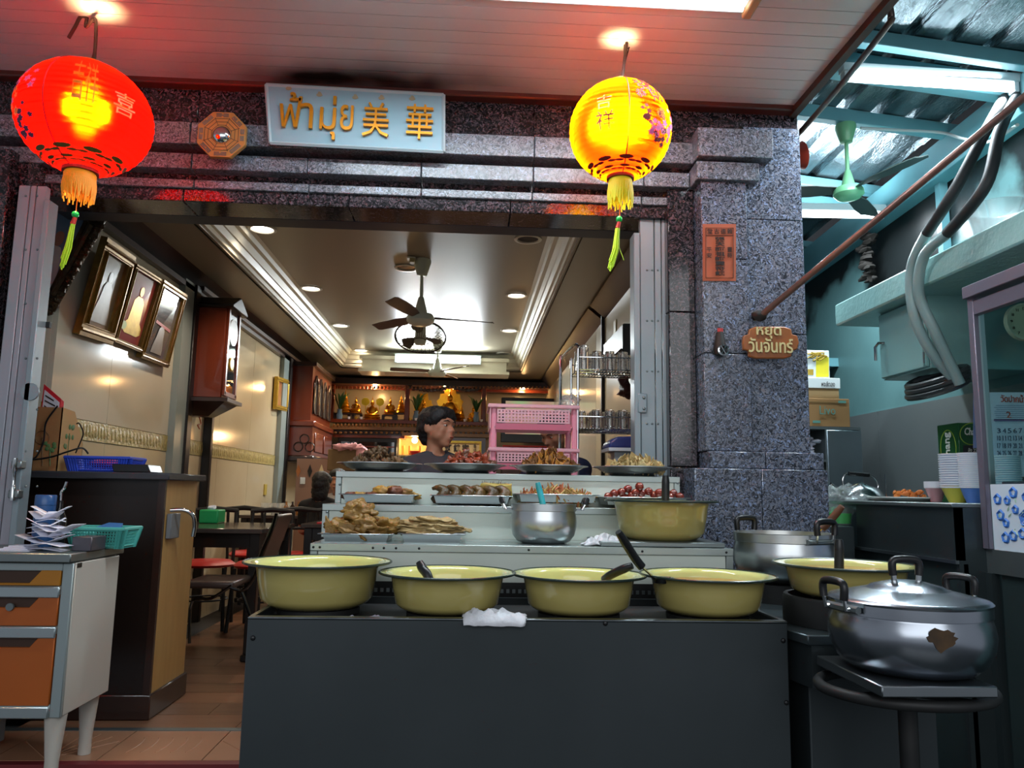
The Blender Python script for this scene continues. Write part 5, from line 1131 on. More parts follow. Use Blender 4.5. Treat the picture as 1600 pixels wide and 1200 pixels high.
for k in range(22):
    a = 2*math.pi*k/22; rx = .036*(1+.18*q.uniform(-1, 1)); rz = .022*(1+.25*q.uniform(-1, 1))
    x = c2.x+rx*math.cos(a); z = c2.z+rz*math.sin(a)-(.012 if 14 < k < 18 else 0); hh = (z-zb)/h
    rr = R_*1.012*(1 if hh > .4 else .99); dx = min(max((x-c.x)/rr, -1), 1); pts.append(V((x, Yp-rr*math.sqrt(1-dx*dx)-.002, z)))
b.bm.faces.new([b.bm.verts.new(p) for p in pts]); obj('scorched_label', b, mat('scorched_brown', '#4e3516', .6, 0, '#2d1f0e', 30, .5), t)
# pedestal
zt = zb-.001; X0, X1 = PY(1378, 1076, 2.02).x, PY(1560, 1080, 2.02).x
t = thing('pedestal_stand', 'square steel topped pedestal with black ring carrying the lidded pot', 'stand', ((X0+X1)/2, 2.2, -.3))
obj('square_plate', B().box(X0, X1, 2.02, 2.40, zt-.028, zt), STEEL, t, bev=.003)
cx_ = PY(1430, 1110, 2.2).x
obj('support_ring', B().tube([V((cx_+.235*math.cos(a), 2.25+.20*math.sin(a), zt-.058)) for a in [k*2*math.pi/48 for k in range(48)]], .016, 10, True), BLACKM, t)
obj('post', B().cyl((cx_, 2.24, -.28), (cx_, 2.24, zt-.028), .026, n=16), BLACKM, t)
obj('foot_plate', B().lathe([(0, 0), (.16, 0), (.16, .02), (0, .02)], (cx_, 2.24, -.30), 32), BLACKM, t)
for k in range(4): a = k*math.pi/2+.5; obj('ring_arm', B().cyl((cx_, 2.24, zt-.07), (cx_+.235*math.cos(a), 2.25+.2*math.sin(a), zt-.058), .009, n=8), BLACKM, t)
# ================================================================ LEFT FRONT: drawer cabinet, its things
Yc = 3.55; xr_ = PY(113, 900, Yc).x; ct = PY(60, 864, Yc).z; cb = PY(60, 878, Yc).z; X0 = xr_-.95
t = thing('drawer_cabinet', 'white metal cabinet with orange drawers at left front', 'cabinet', (xr_, Yc, -.3))
xe = PY(97, 900, Yc).x; zb_ = PY(60, 1122, Yc).z; WM = mat('white_enamel_panel', '#b9b2a8', .35); GR = mat('pale_grey_metal', '#8f9a9b', .35, .3)
obj('carcass', B().box(X0, xe+.045, Yc+.02, 4.0, zb_, cb-.005), WM, t, bev=.004)
fr = B().box(xe, xe+.045, Yc, Yc+.02, zb_, cb-.005).box(X0, xe, Yc, Yc+.02, zb_, zb_+.055).box(X0, xe, Yc, Yc+.02, PY(60, 892, Yc).z, cb-.005)
obj('front_frame', fr, GR, t, bev=.003)
ORG1 = mat('orange_drawer', '#a8561f', .35, 0, '#9a4c1a', 3, .6); ORG2 = mat('amber_drawer', '#a86d1c', .35)
def drawer(y0, y1, m, lock=None, pull=True):
    a = PY(60, y1, Yc).z; c = PY(60, y0, Yc).z; x1 = xe-.004; xa = PY(48, y0, Yc).x; xb = PY(58, y0, Yc).x; dd = .055
    pts = [(X0+.01, a), (x1, a), (x1, c), (xb+.02, c), (xa, c-dd), (X0+.01, c-dd)] if pull else [(X0+.01, a), (x1, a), (x1, c), (X0+.01, c)]
    d = obj('drawer', B().prism([V((x, Yc-.004, z)) for x, z in pts], (0, .02, 0)), m, t, bev=.003)
    if pull: obj('pull_recess', B().box(X0+.01, xb+.02, Yc+.012, Yc+.018, c-dd-.01, c), mat('dark_recess', '#3a2418', .6), d)
    if lock: p = PY(*lock, Yc-.004); obj('lock', B().cyl(p, p-V((0, .012, 0)), .016, n=20), STEELD, d)
    obj('drawer_rail', B().box(X0, x1+.002, Yc-.012, Yc+.0, a-.05, a-.004), mat('pale_steel_rail', '#a3adb0', .3, .7), d, bev=.004)
drawer(891, 915, ORG2); drawer(929, 978, ORG1, (17, 948)); drawer(991, 1103, ORG1)
obj('worktop', B().box(X0, xr_, Yc-.03, 4.05, cb, ct), STEELD, t, bev=.004)
p = PY(116, 881, Yc); obj('cable_slot', B().box(xe+.046, xe+.047, Yc+.03, Yc+.07, p.z-.02, p.z), BLACKP, t)
for x, y in ((xe+.0, Yc+.06), (xe-.02, 3.95), (X0+.1, Yc+.06), (X0+.1, 3.95)): obj('leg', B().tube([V((x, y, zb_)), V((x, y, zb_-.19)), V((x, y, -.298 if y < 3.8 else 0.001))][:3], [.045, .028, .028], 20), WM, t)
# things on it
p = PY(68, 820, 3.8); o_ = V((PY(68, 820, 3.85).x, 3.85, ct))
t = thing('thermos', 'dark blue thermos cup behind the paper slips', 'flask', o_); obj('body', B().lathe([(0, 0), (.042, 0), (.045, .01), (.045, .20), (0, .20)], o_, 28), mat('navy_enamel', '#2b4f80', .3), t); 
hh = PY(68, 773, 3.85).z-ct; obj('body_upper', B().lathe([(.045, .2), (.045, hh-.05), (0, hh-.05)], o_, 28), MATS['navy_enamel'], t); obj('lid', B().lathe([(0, hh-.048), (.046, hh-.048), (.046, hh-.005), (.042, hh), (0, hh)], o_, 28), MATS['navy_enamel'], t)
o_ = V((PY(88, 820, 3.88).x, 3.90, ct)); t = thing('pump_bottle', 'slim dark bottle with silver pump beside the thermos', 'bottle', o_)
hh = PY(88, 782, 3.9).z-ct; obj('body', B().lathe([(0, 0), (.035, 0), (.035, hh*.6), (.012, hh*.85), (.012, hh), (0, hh)], o_, 20), mat('dark_glass', '#1c1a1c', .1), t); obj('pump', B().tube(bez([o_+V((0, 0, hh)), o_+V((0, 0, hh+.04)), o_+V((.012, 0, hh+.06)), o_+V((.02, 0, hh+.09))], 4), .007, 8), STEELP, t)
grp = 'paper slips heaped on the cabinet'; q = random.Random(21)
for k in range(12):
    y = 858-k*4.0; x = 78+q.uniform(-16, 16) if k < 7 else 74+q.uniform(-6, 8); w_ = q.uniform(.07, .12) if k < 7 else q.uniform(.055, .08); Ys = 3.62+q.uniform(0, .08)
    c = V((PY(x, y, Ys).x, Ys, ct+.004+k*.0128)); a = q.uniform(-.6, .6)
    b = B(); n = 5; vs = []
    for i in range(n+1):
        u = i/n-.5; zz = abs(u)*.085*(1 if k % 2 else -.35)+.012
        vs.append([b.bm.verts.new(c+V((math.cos(a)*u*2*w_-math.sin(a)*v_*.09, math.sin(a)*u*2*w_+math.cos(a)*v_*.09, zz))) for v_ in (-.5, .5)])
    for i in range(n): b.bm.faces.new((vs[i][0], vs[i+1][0], vs[i+1][1], vs[i][1]))
    o = obj('paper_slip', b, PAPER, sm=60); s = o.modifiers.new('s', 'SOLIDIFY'); s.thickness = .0015
    tag(o, 'folded white order slip in the loose heap on the steel cabinet top', 'paper', grp)
for k in range(4): tag(obj('receipt_pad', B().box(PY(-10, 858, 3.6).x+.0+k*.015, PY(46-k*5, 858, 3.6).x, 3.60+k*.01, 3.72, ct+.001+k*.006, ct+.006+k*.006), PAPER), 'white receipt pad lying flat left of the slip heap', 'paper', 'receipt pads')
a, b_, z0, z1_ = RC(112, 839, 143, 861, 3.66); tag(obj('metal_box', B().box(a, b_, 3.66, 3.80, ct+.001, z1_), mat('dark_grey_box', '#55525a', .4, .5), bev=.003), 'small dark grey metal box in front of the turquoise basket', 'box')
def basket(x0, x1, yt, yb_, Y, dep, m, lab, z=None, inner=None):
    A = PY(x0, yt, Y); C_ = PY(x1, yt, Y); zb_ = z; zt = A.z; t = thing('plastic_basket', lab, 'basket', ((A.x+C_.x)/2, Y, zb_)); a, c = A.x, C_.x; i = .02
    nx = int((c-a)/.016); h_ = zt-zb_
    obj('rim', B().tube([V((a, Y, zt)), V((c, Y, zt)), V((c, Y+dep, zt)), V((a, Y+dep, zt))], .009, 6, True), m, t)
    obj('base', B().box(a+i, c-i, Y+i, Y+dep-i, zb_+.001, zb_+.006), m, t)
    for (p, q_, r, s) in (((a, Y), (c, Y), (a+i, Y+i), (c-i, Y+i)), ((c, Y), (c, Y+dep), (c-i, Y+i), (c-i, Y+dep-i)), ((a, Y+dep), (c, Y+dep), (a+i, Y+dep-i), (c-i, Y+dep-i)), ((a, Y), (a, Y+dep), (a+i, Y+i), (a+i, Y+dep-i))):
        b = B(); p, q_, r, s = V((*p, zt)), V((*q_, zt)), V((*r, zb_)), V((*s, zb_)); n = max(4, int((q_-p).length/.014))
        for k in range(n+1):
            f = k/n; b.cyl(r.lerp(s, f), p.lerp(q_, f), .0028 if .16 < f < .84 else .0075, n=4)
        for g in (.12, .3, .45, .6, .75, .9): b.cyl(r.lerp(p, g), s.lerp(q_, g), .0026 if g > .12 else .006, n=4)
        obj('lattice_side', b, m, t)
    return t
GRB = mat('turquoise_basket', '#4fa79d', .35); BLB = mat('cobalt_basket', '#2c48b8', .35)
basket(104, 194, 826, 855, 3.82, .2, GRB, 'turquoise plastic basket at the back of the steel cabinet top', ct)
tag(obj('blue_booklet', B().hexa([PY(150, 826, 3.82), PY(190, 826, 3.82), PY(192, 820, 3.95), PY(170, 819, 3.95)]+[p+V((0, 0, .008)) for p in (PY(150, 826, 3.82), PY(190, 826, 3.82), PY(192, 820, 3.95), PY(170, 819, 3.95))]), mat('blue_booklet', '#2f6ba8', .4)), 'blue booklet lying on the rim of the turquoise basket', 'booklet')
# ---- reception counter
Yr = 4.5; Xr = -1.70; zt = PY(150, 737, Yr-.05).z
t = thing('reception_counter', 'tall dark wood reception counter with pale oak end panel', 'counter', (Xr, Yr, 0))
obj('front_panel', B().box(-2.6, Xr-.01, Yr, Yr+.03, .13, zt-.04), mat('very_dark_laminate', '#1d130f', .3), t)
obj('side_panel', B().box(Xr-.03, Xr, Yr+.002, 5.02, .13, zt-.04), WOODL, t); obj('corner_edge', B().box(Xr-.035, Xr+.003, Yr-.004, Yr+.02, .13, zt-.04), WOODD, t)
obj('back_panel', B().box(-2.6, Xr-.03, 4.99, 5.02, .13, zt-.04), WOODD, t)
obj('counter_top', B().box(-2.6, Xr+.04, Yr-.06, 5.06, zt-.04, zt), mat('black_stone_top', '#35353a', .2), t, bev=.006)
obj('skirting', B().box(-2.6, Xr+.015, Yr-.02, 5.04, 0, .13), WOODD, t, bev=.006)
p = PX(268, 832, Xr+.01); t2 = thing('chrome_rail_holder', 'chrome rail holder fixed to the oak end of the reception counter', 'holder', p)
a = PX(266, 797, Xr+.012); b = B().tube(bez([a, a+V((.07, .02, 0)), a+V((.115, .04, -.03)), a+V((.125, .05, -.09)), a+V((.12, .05, -.15))], 5), .012, 10); obj('chrome_tube', b, CHROME, t2)
obj('grey_holder', B().box(Xr+.003, Xr+.03, a.y-.02, a.y+.12, a.z-.16, a.z-.02), mat('grey_plastic', '#6b6d70', .5), t2, bev=.003)
# on the counter
Ym = 4.52
t = thing('magazine_file', 'brown cardboard magazine file printed with green trees on the reception counter', 'file box', (-2.2, Ym, zt))
a, c = PY(53, 690, Ym).x, PY(93, 690, Ym).x; zh = PY(70, 636, Ym).z; zl = PY(110, 690, Ym).z; yb2 = Ym+.27
x2 = c+.02
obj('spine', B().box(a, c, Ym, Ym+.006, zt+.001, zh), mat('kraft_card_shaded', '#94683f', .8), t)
obj('side_face', B().prism([(c, Ym, zt+.001), (c, yb2, zt+.001), (c, yb2, zl), (c, Ym+.14, zh-.01), (c, Ym, zh)], (-.005, 0, 0)), mat('kraft_card', '#b08a58', .8), t)
obj('side_face', B().prism([(a, Ym, zt+.001), (a, yb2, zt+.001), (a, yb2, zl), (a, Ym+.14, zh-.01), (a, Ym, zh)], (.005, 0, 0)), MATS['kraft_card'], t)
obj('back_face', B().box(a, c, yb2-.005, yb2, zt, zl), MATS['kraft_card'], t)
TG = mat('tree_green_print', '#4f7042', .7); TB_ = mat('tree_brown_print', '#6a4a2c', .7)
for (bx, by, hh, r_, m_) in ((66, 728, 44, 11, TB_), (78, 728, 30, 8, TG)):
    b = B().cyl(PY(bx, by, Ym-.002), PY(bx, by-hh, Ym-.002), .003, n=4)
    if m_ == TB_: b.tube([PY(bx+r_*math.cos(q), by-hh+r_*math.sin(q), Ym-.002) for q in [k*.5236 for k in range(12)]], .0015, 4, True)
    else:
        for k in range(7): b.ball(PY(bx+7*math.cos(k), by-hh+6*math.sin(k*1.7), Ym-.002), (.012, .002, .012), 8, 5)
    obj('tree_print', b, m_, t)
b = B(); yq = Ym+.10; o_ = V((c+.001, yq, zt)); b.cyl(o_+V((0, 0, .02)), o_+V((0, 0, .22)), .002, n=4)
for k in range(9): a_ = k*.8; b.ball(o_+V((0, .04*math.cos(a_), .20+.065*math.sin(a_*1.3))), (.002, .014, .016), 8, 5)
obj('tree_print', b, TG, t)
for i in range(3):
    q0 = PY(66+i*2, 600+i*2, Ym+.05+i*.03); dx = PY(98, 634, Ym+.05).x-q0.x
    t = thing('menu_card', 'red bordered white menu card standing in the cardboard file', 'menu', (q0.x, Ym+.05+i*.03, zt+.02), group='menu cards in the file')
    zb4 = zt+.08
    pts = [V((q0.x, 0, zb4)), V((q0.x+.12, 0, zb4)), V((q0.x+.115, 0, q0.z-.085)), V((q0.x+.01, 0, q0.z))]
    obj('card', B().prism([p+V((0, Ym+.05+i*.03, 0)) for p in pts], (0, .004, 0)), mat('red_card_edge', '#c02430', .5), t)
    m_ = sum(pts, V())/4; obj('printed_face', B().prism([m_+(p-m_)*.86+V((0, Ym+.048+i*.03, 0)) for p in pts], (0, .002, 0)), mat('white_card_face', '#c9c4cc', .5), t)
    if i == 0:
        for dz, w_ in ((-.07, .05), (-.1, .06), (-.13, .04)): obj('printed_line', B().slab([V((q0.x+.025, Ym+.0465, q0.z+dz)), V((q0.x+.025+w_, Ym+.0465, q0.z+dz-.03)), V((q0.x+.025+w_, Ym+.0465, q0.z+dz-.022)), V((q0.x+.025, Ym+.0465, q0.z+dz+.008))], (0, 1, 0), .001), INK, t)
p = PY(59, 634, 4.55); t = thing('yellow_capped_bottle', 'small bottle with yellow cap behind the cardboard file', 'bottle', (p.x-.03, 4.6, zt)); obj('body', B().cyl((p.x-.0, 4.62, zt), (p.x-.0, 4.62, p.z-.02), .018), mat('dark_glass', '#1c1a1c', .1), t); obj('cap', B().cyl((p.x-.0, 4.62, p.z-.02), (p.x, 4.62, p.z+.03), .02), YELC, t)
basket(101, 203, 714, 733, 4.53, .22, BLB, 'cobalt blue plastic basket on the reception counter', zt)
o = tag(obj('pink_packet', B().ball((PY(165, 712, 4.6).x, 4.62, zt+.05), (.10, .05, .025), 16, 8, amp=.3), mat('magenta_wrapper', '#c8406c', .4)), 'pink wrapped packet lying in the cobalt blue basket', 'packet')
t = thing('black_tray', 'low black tray with sloping front at the counter corner', 'tray', (PY(205, 735, 4.47).x, 4.5, zt)); a, c = PY(174, 730, 4.46).x, PY(236, 730, 4.46).x
obj('tray_body', B().prism([(a+.012, 4.46, zt+.001), (c, 4.46, zt+.001), (c-.02, 4.46, zt+.045), (a, 4.46, zt+.045)], (0, .18, 0)), BLACKP, t, bev=.004)
pts = [PY(90, 634, 4.50), PY(72, 660, 4.5), PY(68, 690, 4.5), PY(58, 712, 4.48), PY(52, 718, 4.47), PY(80, 714, 4.47), PY(105, 706, 4.47), PY(128, 700, 4.48), PY(138, 709, 4.5)]
tag(obj('black_cable', B().tube(bez(pts, 6), .005, 6).tube(bez([PY(118, 708, 4.48), PY(126, 690, 4.48), PY(130, 676, 4.48), PY(124, 662, 4.49), PY(120, 662, 4.5)], 6), .004, 6), BLACKP), 'thin black cable looping over the cardboard file and blue basket', 'cable')
SC = 1.15
# ================================================================ DINING ROOM
# ---- framed pictures on the left wall (leaning forward)
def framed(name, lab, TL, TR, BR, BL, fw, fm, pic, art=None, grp=None, slip=None):
    TL, TR, BR, BL = map(V, (TL, TR, BR, BL)); c = (TL+TR+BR+BL)/4; t = thing(name, lab, 'picture', BL, group=grp)
    N = (TR-TL).cross(BL-TL).normalized()
    if N.x < 0 and abs(N.x) > .3: N = -N
    if abs(N.x) <= .3 and N.y > 0: N = -N
    W_, H_ = (TR-TL).length, (BL-TL).length
    def at(u, v, d=0): return TL.lerp(TR, u).lerp(BL.lerp(BR, u), v)+N*d
    fu, fv = fw/W_, fw/H_
    obj('picture', B().slab([at(fu, 1-fv, .004), at(1-fu, 1-fv, .004), at(1-fu, fv, .004), at(fu, fv, .004)], -N, .01), pic, t)
    for (u0, v0, u1, v1) in ((0, 0, 1, fv), (0, 1-fv, 1, 1), (0, fv, fu, 1-fv), (1-fu, fv, 1, 1-fv)):
        b = B()
        for f, d0, d1 in ((0, -.02, .022),):
            q = [at(u0, v1), at(u1, v1), at(u1, v0), at(u0, v0)]; b.slab([p-N*.015 for p in q], N, .04)
            m0, m1 = (u0+u1)/2, (v0+v1)/2; r = fw*.17
            if u1-u0 > v1-v0: b.tube([at(u0, m1, .025), at(u1, m1, .025)], r, 6); b.tube([at(u0+fu*.9*(v0 == 0)*0, v0+(v1-v0)*(.9 if v0 == 0 else .1), .022), at(u1, v0+(v1-v0)*(.9 if v0 == 0 else .1), .022)], r*.5, 4)
            else: b.tube([at(m0, v0, .025), at(m0, v1, .025)], r, 6); b.tube([at(u0+(u1-u0)*(.9 if u0 == 0 else .1), v0, .022), at(u0+(u1-u0)*(.9 if u0 == 0 else .1), v1, .022)], r*.5, 4)
        obj('frame_side', b, fm, t)
    if art: art(at, t)
    return t
def quad_on(tl, tr, br, bl, Xw=WX+.02):
    BLp = PX(*bl, Xw); BRp = PX(*br, Xw); return PY(*tl, BLp.y), PY(*tr, BRp.y), BRp, BLp
def figure(at, t, cu, cv, s, parts, d=.007):
    for nm, m_, pl_ in parts:
        b = B(); b.bm.faces.new([b.bm.verts.new(at(cu+x*s, cv+y*s*.62, d)) for x, y in pl_]); obj(nm, b, m_, t); d += .001
def ell(x, y, rx, ry, n=14): return [(x+rx*math.cos(2*math.pi*k/n), y+ry*math.sin(2*math.pi*k/n)) for k in range(n)]
robe = [(-.10, -.28), (.10, -.28), (.20, -.15), (.26, .2), (.36, .55), (.40, .85), (-.40, .85), (-.36, .55), (-.26, .2), (-.20, -.15)]
def art_robed(c_robe, c_skin, s=1, cu=.5, cv=.5):
    return lambda at, t: figure(at, t, cu, cv, s, [('painted_robe', c_robe, robe), ('painted_head', c_skin, ell(0, -.42, .095, .15))])
seat = [(-.12, -.3), (.12, -.3), (.24, -.16), (.28, .25), (.30, .42), (.44, .55), (.46, .72), (.30, .80), (-.30, .80), (-.46, .72), (-.44, .55), (-.30, .42), (-.28, .25), (-.24, -.16)]
OLDP = mat('faded_photo', '#6f6560', .15, 0, '#857868', 3, .6, coat=.5); GREYF = mat('faded_figure', '#8d8378', .3, 0, '#6b6158', 8, .6)
REDPIC = mat('crimson_ground', '#7c2c38', .15, 0, '#8e3a3a', 2, .6, coat=.5); BLPIC = mat('blue_grey_photo', '#4a5566', .1, 0, '#5e5650', 3, .5, coat=1)
PAINT = mat('blue_painting', '#86a0bc', .3, 0, '#6a809c', 2, .6); WROBE = mat('painted_white_robe', '#ded8cc', .4, 0, '#b4bac6', 9, .5); WSKIN = mat('painted_skin', '#a58672', .4)
TL, TR, BR, BL = quad_on((162, 369), (207, 401), (170, 538), (117, 521))
framed('framed_photograph', 'faded standing figure photograph in wide gold frame, first of the three on left wall', TL, TR, BR, BL, .075, GOLDF, OLDP, art_robed(GREYF, GREYF, .62))
TL, TR, BR, BL = quad_on((209, 411), (250, 437), (216, 550), (174, 533))
framed('framed_relief', 'gold seated figure on crimson ground, middle of the three gold frames', TL, TR, BR, BL, .03, GOLDF, REDPIC, lambda at, t: figure(at, t, .5, .48, .72, [('gold_robe', GOLDB, seat), ('gold_head', GOLDB, ell(0, -.46, .09, .14)), ('green_disc', mat('pale_green_disc', '#a8b84c', .4), ell(-.42, .62, .13, .12))]))
TL, TR, BR, BL = quad_on((252, 436), (288, 460), (258, 574), (215, 558))
framed('framed_photograph', 'bluish group photograph reflecting a tube light, third of the gold frames', TL, TR, BR, BL, .042, GOLDF, BLPIC, lambda at, t: (figure(at, t, .5, .62, .5, [('blurred_figures', GREYF, robe)]), figure(at, t, .5, .5, 1, [('red_caption', mat('faded_red_print', '#a05048', .5), [(-.28, -.03), (.3, .04), (.3, .1), (-.28, .03)])])))
ORN = mat('carved_dark_gilt', '#4a3a22', .4, .5, '#2a2016', 14, .6, bump=1, bscale=30)
tl, tr, br, bl = PY(58, 280, 4.12), PY(172, 334, 4.12), PY(83, 488, 4.25), PY(12, 456, 4.25)
t = framed('ornate_painting', 'large ornate dark-framed painting of a white-robed person leaning by the left gate', tl, tr, br, bl, .095, ORN, PAINT, art_robed(WROBE, WSKIN, .75, .55, .58))
b = B(); q = random.Random(6)
for k in range(26): b.ball(tr.lerp(br, k/25)+V((-.01, -.015, 0)), (.022, .018, .022), 8, 6, amp=.6, seed=k)
for k in range(18): b.ball(tl.lerp(tr, k/17)+V((0, -.015, -.01)), (.024, .018, .02), 8, 6, amp=.6, seed=k)
obj('carved_edging', b, ORN, t)
TL, TR, BR, BL = [PX(x, y, WX+.03) for x, y in ((431, 588), (449, 594), (446, 643), (428, 639))]
framed('small_framed_picture', 'small gold framed red picture near the far end of left wall', TL, TR, BR, BL, .05, GOLDB, mat('russet_picture', '#8a4326', .3, 0, '#b08850', 12, .5))
for i, (y0, y1) in enumerate(((572, 607), (613, 634), (641, 662), (669, 694))):
    x0 = 461-(y0-572)*.02; q = [PX(x, y, WX+.075) for x, y in ((x0+1, y0), (x0+9, y0+4), (x0+7, y1), (x0, y1-2))]
    framed('certificate', ('black framed certificate topmost on the far timber post', 'black framed certificate second from top on the far timber post', 'black framed certificate third from top on the far timber post', 'tan sheet in black frame lowest on the far timber post')[i], *q, .02, WOODBLK, PAPER if i < 3 else CARD, grp='certificates on the far post')
def plate(p, w_, h_, lab, m_, name='switch_plate'): 
    o = obj(name, B().box(p.x, p.x+.01, p.y-w_, p.y+w_, p.z-h_, p.z+h_), m_, bev=.003); return tag(o, lab, 'switch')
IV = mat('ivory_plate', '#b5a878', .4)
plate(PX(293, 494, WX), .05, .05, 'small ivory switch plate high on left wall beyond the gold frames', IV)
plate(PX(445, 580, WX), .06, .06, 'small ivory switch plate above the small red picture', IV)
p = PX(962, 512, 1.2); tag(obj('switch_plate', B().box(1.19, 1.2, p.y-.05, p.y+.05, p.z-.06, p.z+.06), IV), 'small ivory switch plate high on right wall', 'switch')
# ---- long-case wall clock
y0, y1 = 6.28, 6.62; xw = WX; zt, zb = PX(325, 482, -2.2).z, PX(325, 628, -2.2).z; xf = -1.99
t = thing('pendulum_clock', 'tall red-brown pendulum wall clock with glass door on left wall', 'clock', (xw, 6.4, zb))
obj('case', B().box(xw, xf, y0, y1, zb, zt), WOODR, t, bev=.008)
obj('door_frame', B().box(xf, xf+.02, y0+.01, y0+.05, zb+.03, zt-.02).box(xf, xf+.02, y1-.05, y1-.01, zb+.03, zt-.02).box(xf, xf+.02, y0, y1, zb+.02, zb+.06), WOODR, t, bev=.004)
obj('glass_door', B().box(xf+.003, xf+.008, y0+.05, y1-.05, zb+.06, zt-.02), mat('reflective_dark_glass', '#39404a', .03, 0, coat=1), t)
obj('dial', B().lathe([(0, 0), (.11, 0), (.11, .006), (0, .006)], (xf+.008, (y0+y1)/2, zt-.2), 24, ax=(1, 0, 0)), mat('pale_dial', '#c8ccc8', .3), t)
obj('pendulum', B().lathe([(0, 0), (.06, 0), (.05, .01), (0, .014)], (xf+.008, (y0+y1)/2, zb+.3), 20, ax=(1, 0, 0)), GOLDB, t)
obj('crown', B().prism([(xf+.06, y0-.04, zt), (xf+.06, (y0+y1)/2, zt+.10), (xf+.06, y1+.04, zt), (xf+.06, y1+.04, zt-.03), (xf+.06, y0-.04, zt-.03)], (xw-xf-.06, 0, 0)), WOODBLK, t, bev=.01)
obj('base_moulding', B().hexa([(xw, y0-.03, zb), (xf+.06, y0-.03, zb), (xf+.06, y0-.03, zb-.03), (xw, y0-.03, zb-.03), (xw, y1+.03, zb), (xf+.06, y1+.03, zb), (xf+.06, y1+.03, zb-.03), (xw, y1+.03, zb-.03)]).hexa([(xw, y0, zb-.03), (xf+.03, y0, zb-.03), (xf-.12, y0+.1, zb-.14), (xw, y0+.1, zb-.14), (xw, y1, zb-.03), (xf+.03, y1, zb-.03), (xf-.12, y1-.1, zb-.14), (xw, y1-.1, zb-.14)]), WOODD, t)
tag(obj('charm_ornament', B().tube(bez([PX(311, 650, WX+.05), PX(314, 662, WX+.05), PX(309, 664, WX+.05), PX(312, 670, WX+.05)], 4), .006, 6), mat('orange_charm', '#b05a28', .5)), 'small orange charm on the wall below the pendulum clock', 'charm')
for x, y in ((324, 757), (415, 765)): p = PX(x, y, WX+.01); tag(obj('wall_socket', B().box(WX, WX+.012, p.y-.05, p.y+.05, p.z-.06, p.z+.06), mat('yellow_socket', '#b8a04a', .4)), 'small yellowish socket low on left wall, %s' % ('near the pendulum clock' if x < 400 else 'toward the far end'), 'socket')
# ---- ceiling lights and fans
DL = [(410, 357, 1), (486, 450, 1), (532, 508, 1), (564, 547, 1), (825, 373, 0), (807, 461, 1), (796, 516, 1), (787, 552, 0), (635, 418, 0)]
DLL = ['large lit downlight nearest the shopfront, left row', 'lit downlight second in the left row', 'lit downlight third in the left row', 'lit downlight farthest in the left row', 'unlit downlight nearest the shopfront, right row', 'lit downlight second in the right row', 'lit downlight third in the right row', 'unlit downlight farthest in the right row', 'unlit dark downlight hole beside the white ceiling fan mount']
for (x, y, on), lb in zip(DL, DLL):
    p = PZ(x, y, 3.158); t = thing('downlight', lb, 'light', p, group='recessed downlights')
    obj('trim_ring', B().lathe([(.078, .0), (.105, -.002), (.105, -.010), (.085, -.012), (.078, .0)], p, 28), mat('white_trim_ring', '#c9c6ba', .3), t)
    obj('lamp_face' if on else 'dark_reflector', B().lathe([(0, -.001 if on else -.002), (.079, -.002)], p, 24), DLIGHT if on else mat('dark_reflector', '#2b2a24', .3, .4), t)
    if on: light('SPOT', p+V((0, 0, -.03)), 42, (1, .80, .60), .06, spot=2.2, name='downlight_spot')
A, C_ = PY(620, 562, 10.45), PY(748, 563, 10.45); t = thing('tube_light', 'bright tube light on the far cornice of the dining room', 'light', A)
obj('lit_tube', B().cyl(A, C_, .035, n=12), TUBE, t); obj('batten', B().box(A.x-.03, C_.x+.03, 10.47, 10.52, A.z-.03, A.z+.09), mat('white_batten', '#c8dadd', .35), t)
light('AREA', ((A.x+C_.x)/2, 10.3, A.z-.02), 50, (.88, .97, 1), 1.1, .08, (math.radians(-35), 0, 0), 'dining_tube_light')
light('AREA', ((A.x+C_.x)/2, 10.3, A.z+.02), 34, (.88, .97, 1), 1.1, .08, (math.radians(-155), 0, 0), 'dining_tube_uplight')
WHF = mat('white_fan_enamel', '#c3cbbd', .3); BRB = mat('brown_fan_blade', '#5a4738', .4)
f = PY(657, 500, 6.3); fan((f.x, 6.3, f.z), 3.158, 'white ceiling fan with brown blades nearest the shopfront', WHF, BRB, .62, 3, .22, cup=.07)
f = PY(683, 583, 9.9); fan((f.x, 9.9, f.z), 3.158, 'smaller looking white ceiling fan hanging before the far tube light', WHF, BRB, .60, 3, 1.2, cup=.07)
p = PZ(643, 402, 3.158); p = V((p.x, p.y, p.z)); t = thing('ceiling_camera', 'small white boxed sensor on the ceiling beside the fan mount', 'sensor', (p.x, p.y, 3.158)); obj('mount_box', B().box(p.x-.035, p.x+.035, p.y-.04, p.y+.04, p.z-.02, 3.158), mat('ivory_plastic', '#cfcbb4', .4), t, bev=.004); obj('sensor_head', B().box(p.x-.01, p.x+.03, p.y-.05, p.y+.02, p.z-.055, p.z-.02), IV, t, bev=.003)
# orbit fan
Yo = 7.6; c = PY(657, 527, Yo); R_ = 40*Yo/FOC; t = thing('orbit_fan', 'round caged orbit fan under the ceiling behind the white fan', 'fan', c)
b = B(); tilt = Matrix.Rotation(math.radians(-28), 3, 'X')
def oc(r, z): return [c+tilt @ V((r*math.cos(a), r*math.sin(a), z)) for a in [k*2*math.pi/40 for k in range(40)]]
b.tube(oc(R_, 0), .009, 6, True); b.tube(oc(R_*.3, -.07), .004, 4, True); b.tube(oc(R_*.98, .02), .004, 4, True)
for k in range(36):
    a = k*2*math.pi/36; u = lambda r, z, aa=a: c+tilt @ V((r*math.cos(aa), r*math.sin(aa), z)); b.tube([u(R_*.28, -.075), u(R_*.7, -.06), u(R_, 0), u(R_*.75, .05), u(R_*.3, .07)], .0025, 4)
obj('wire_cage', b, mat('dark_wire', '#3c3d3a', .4, .5), t)
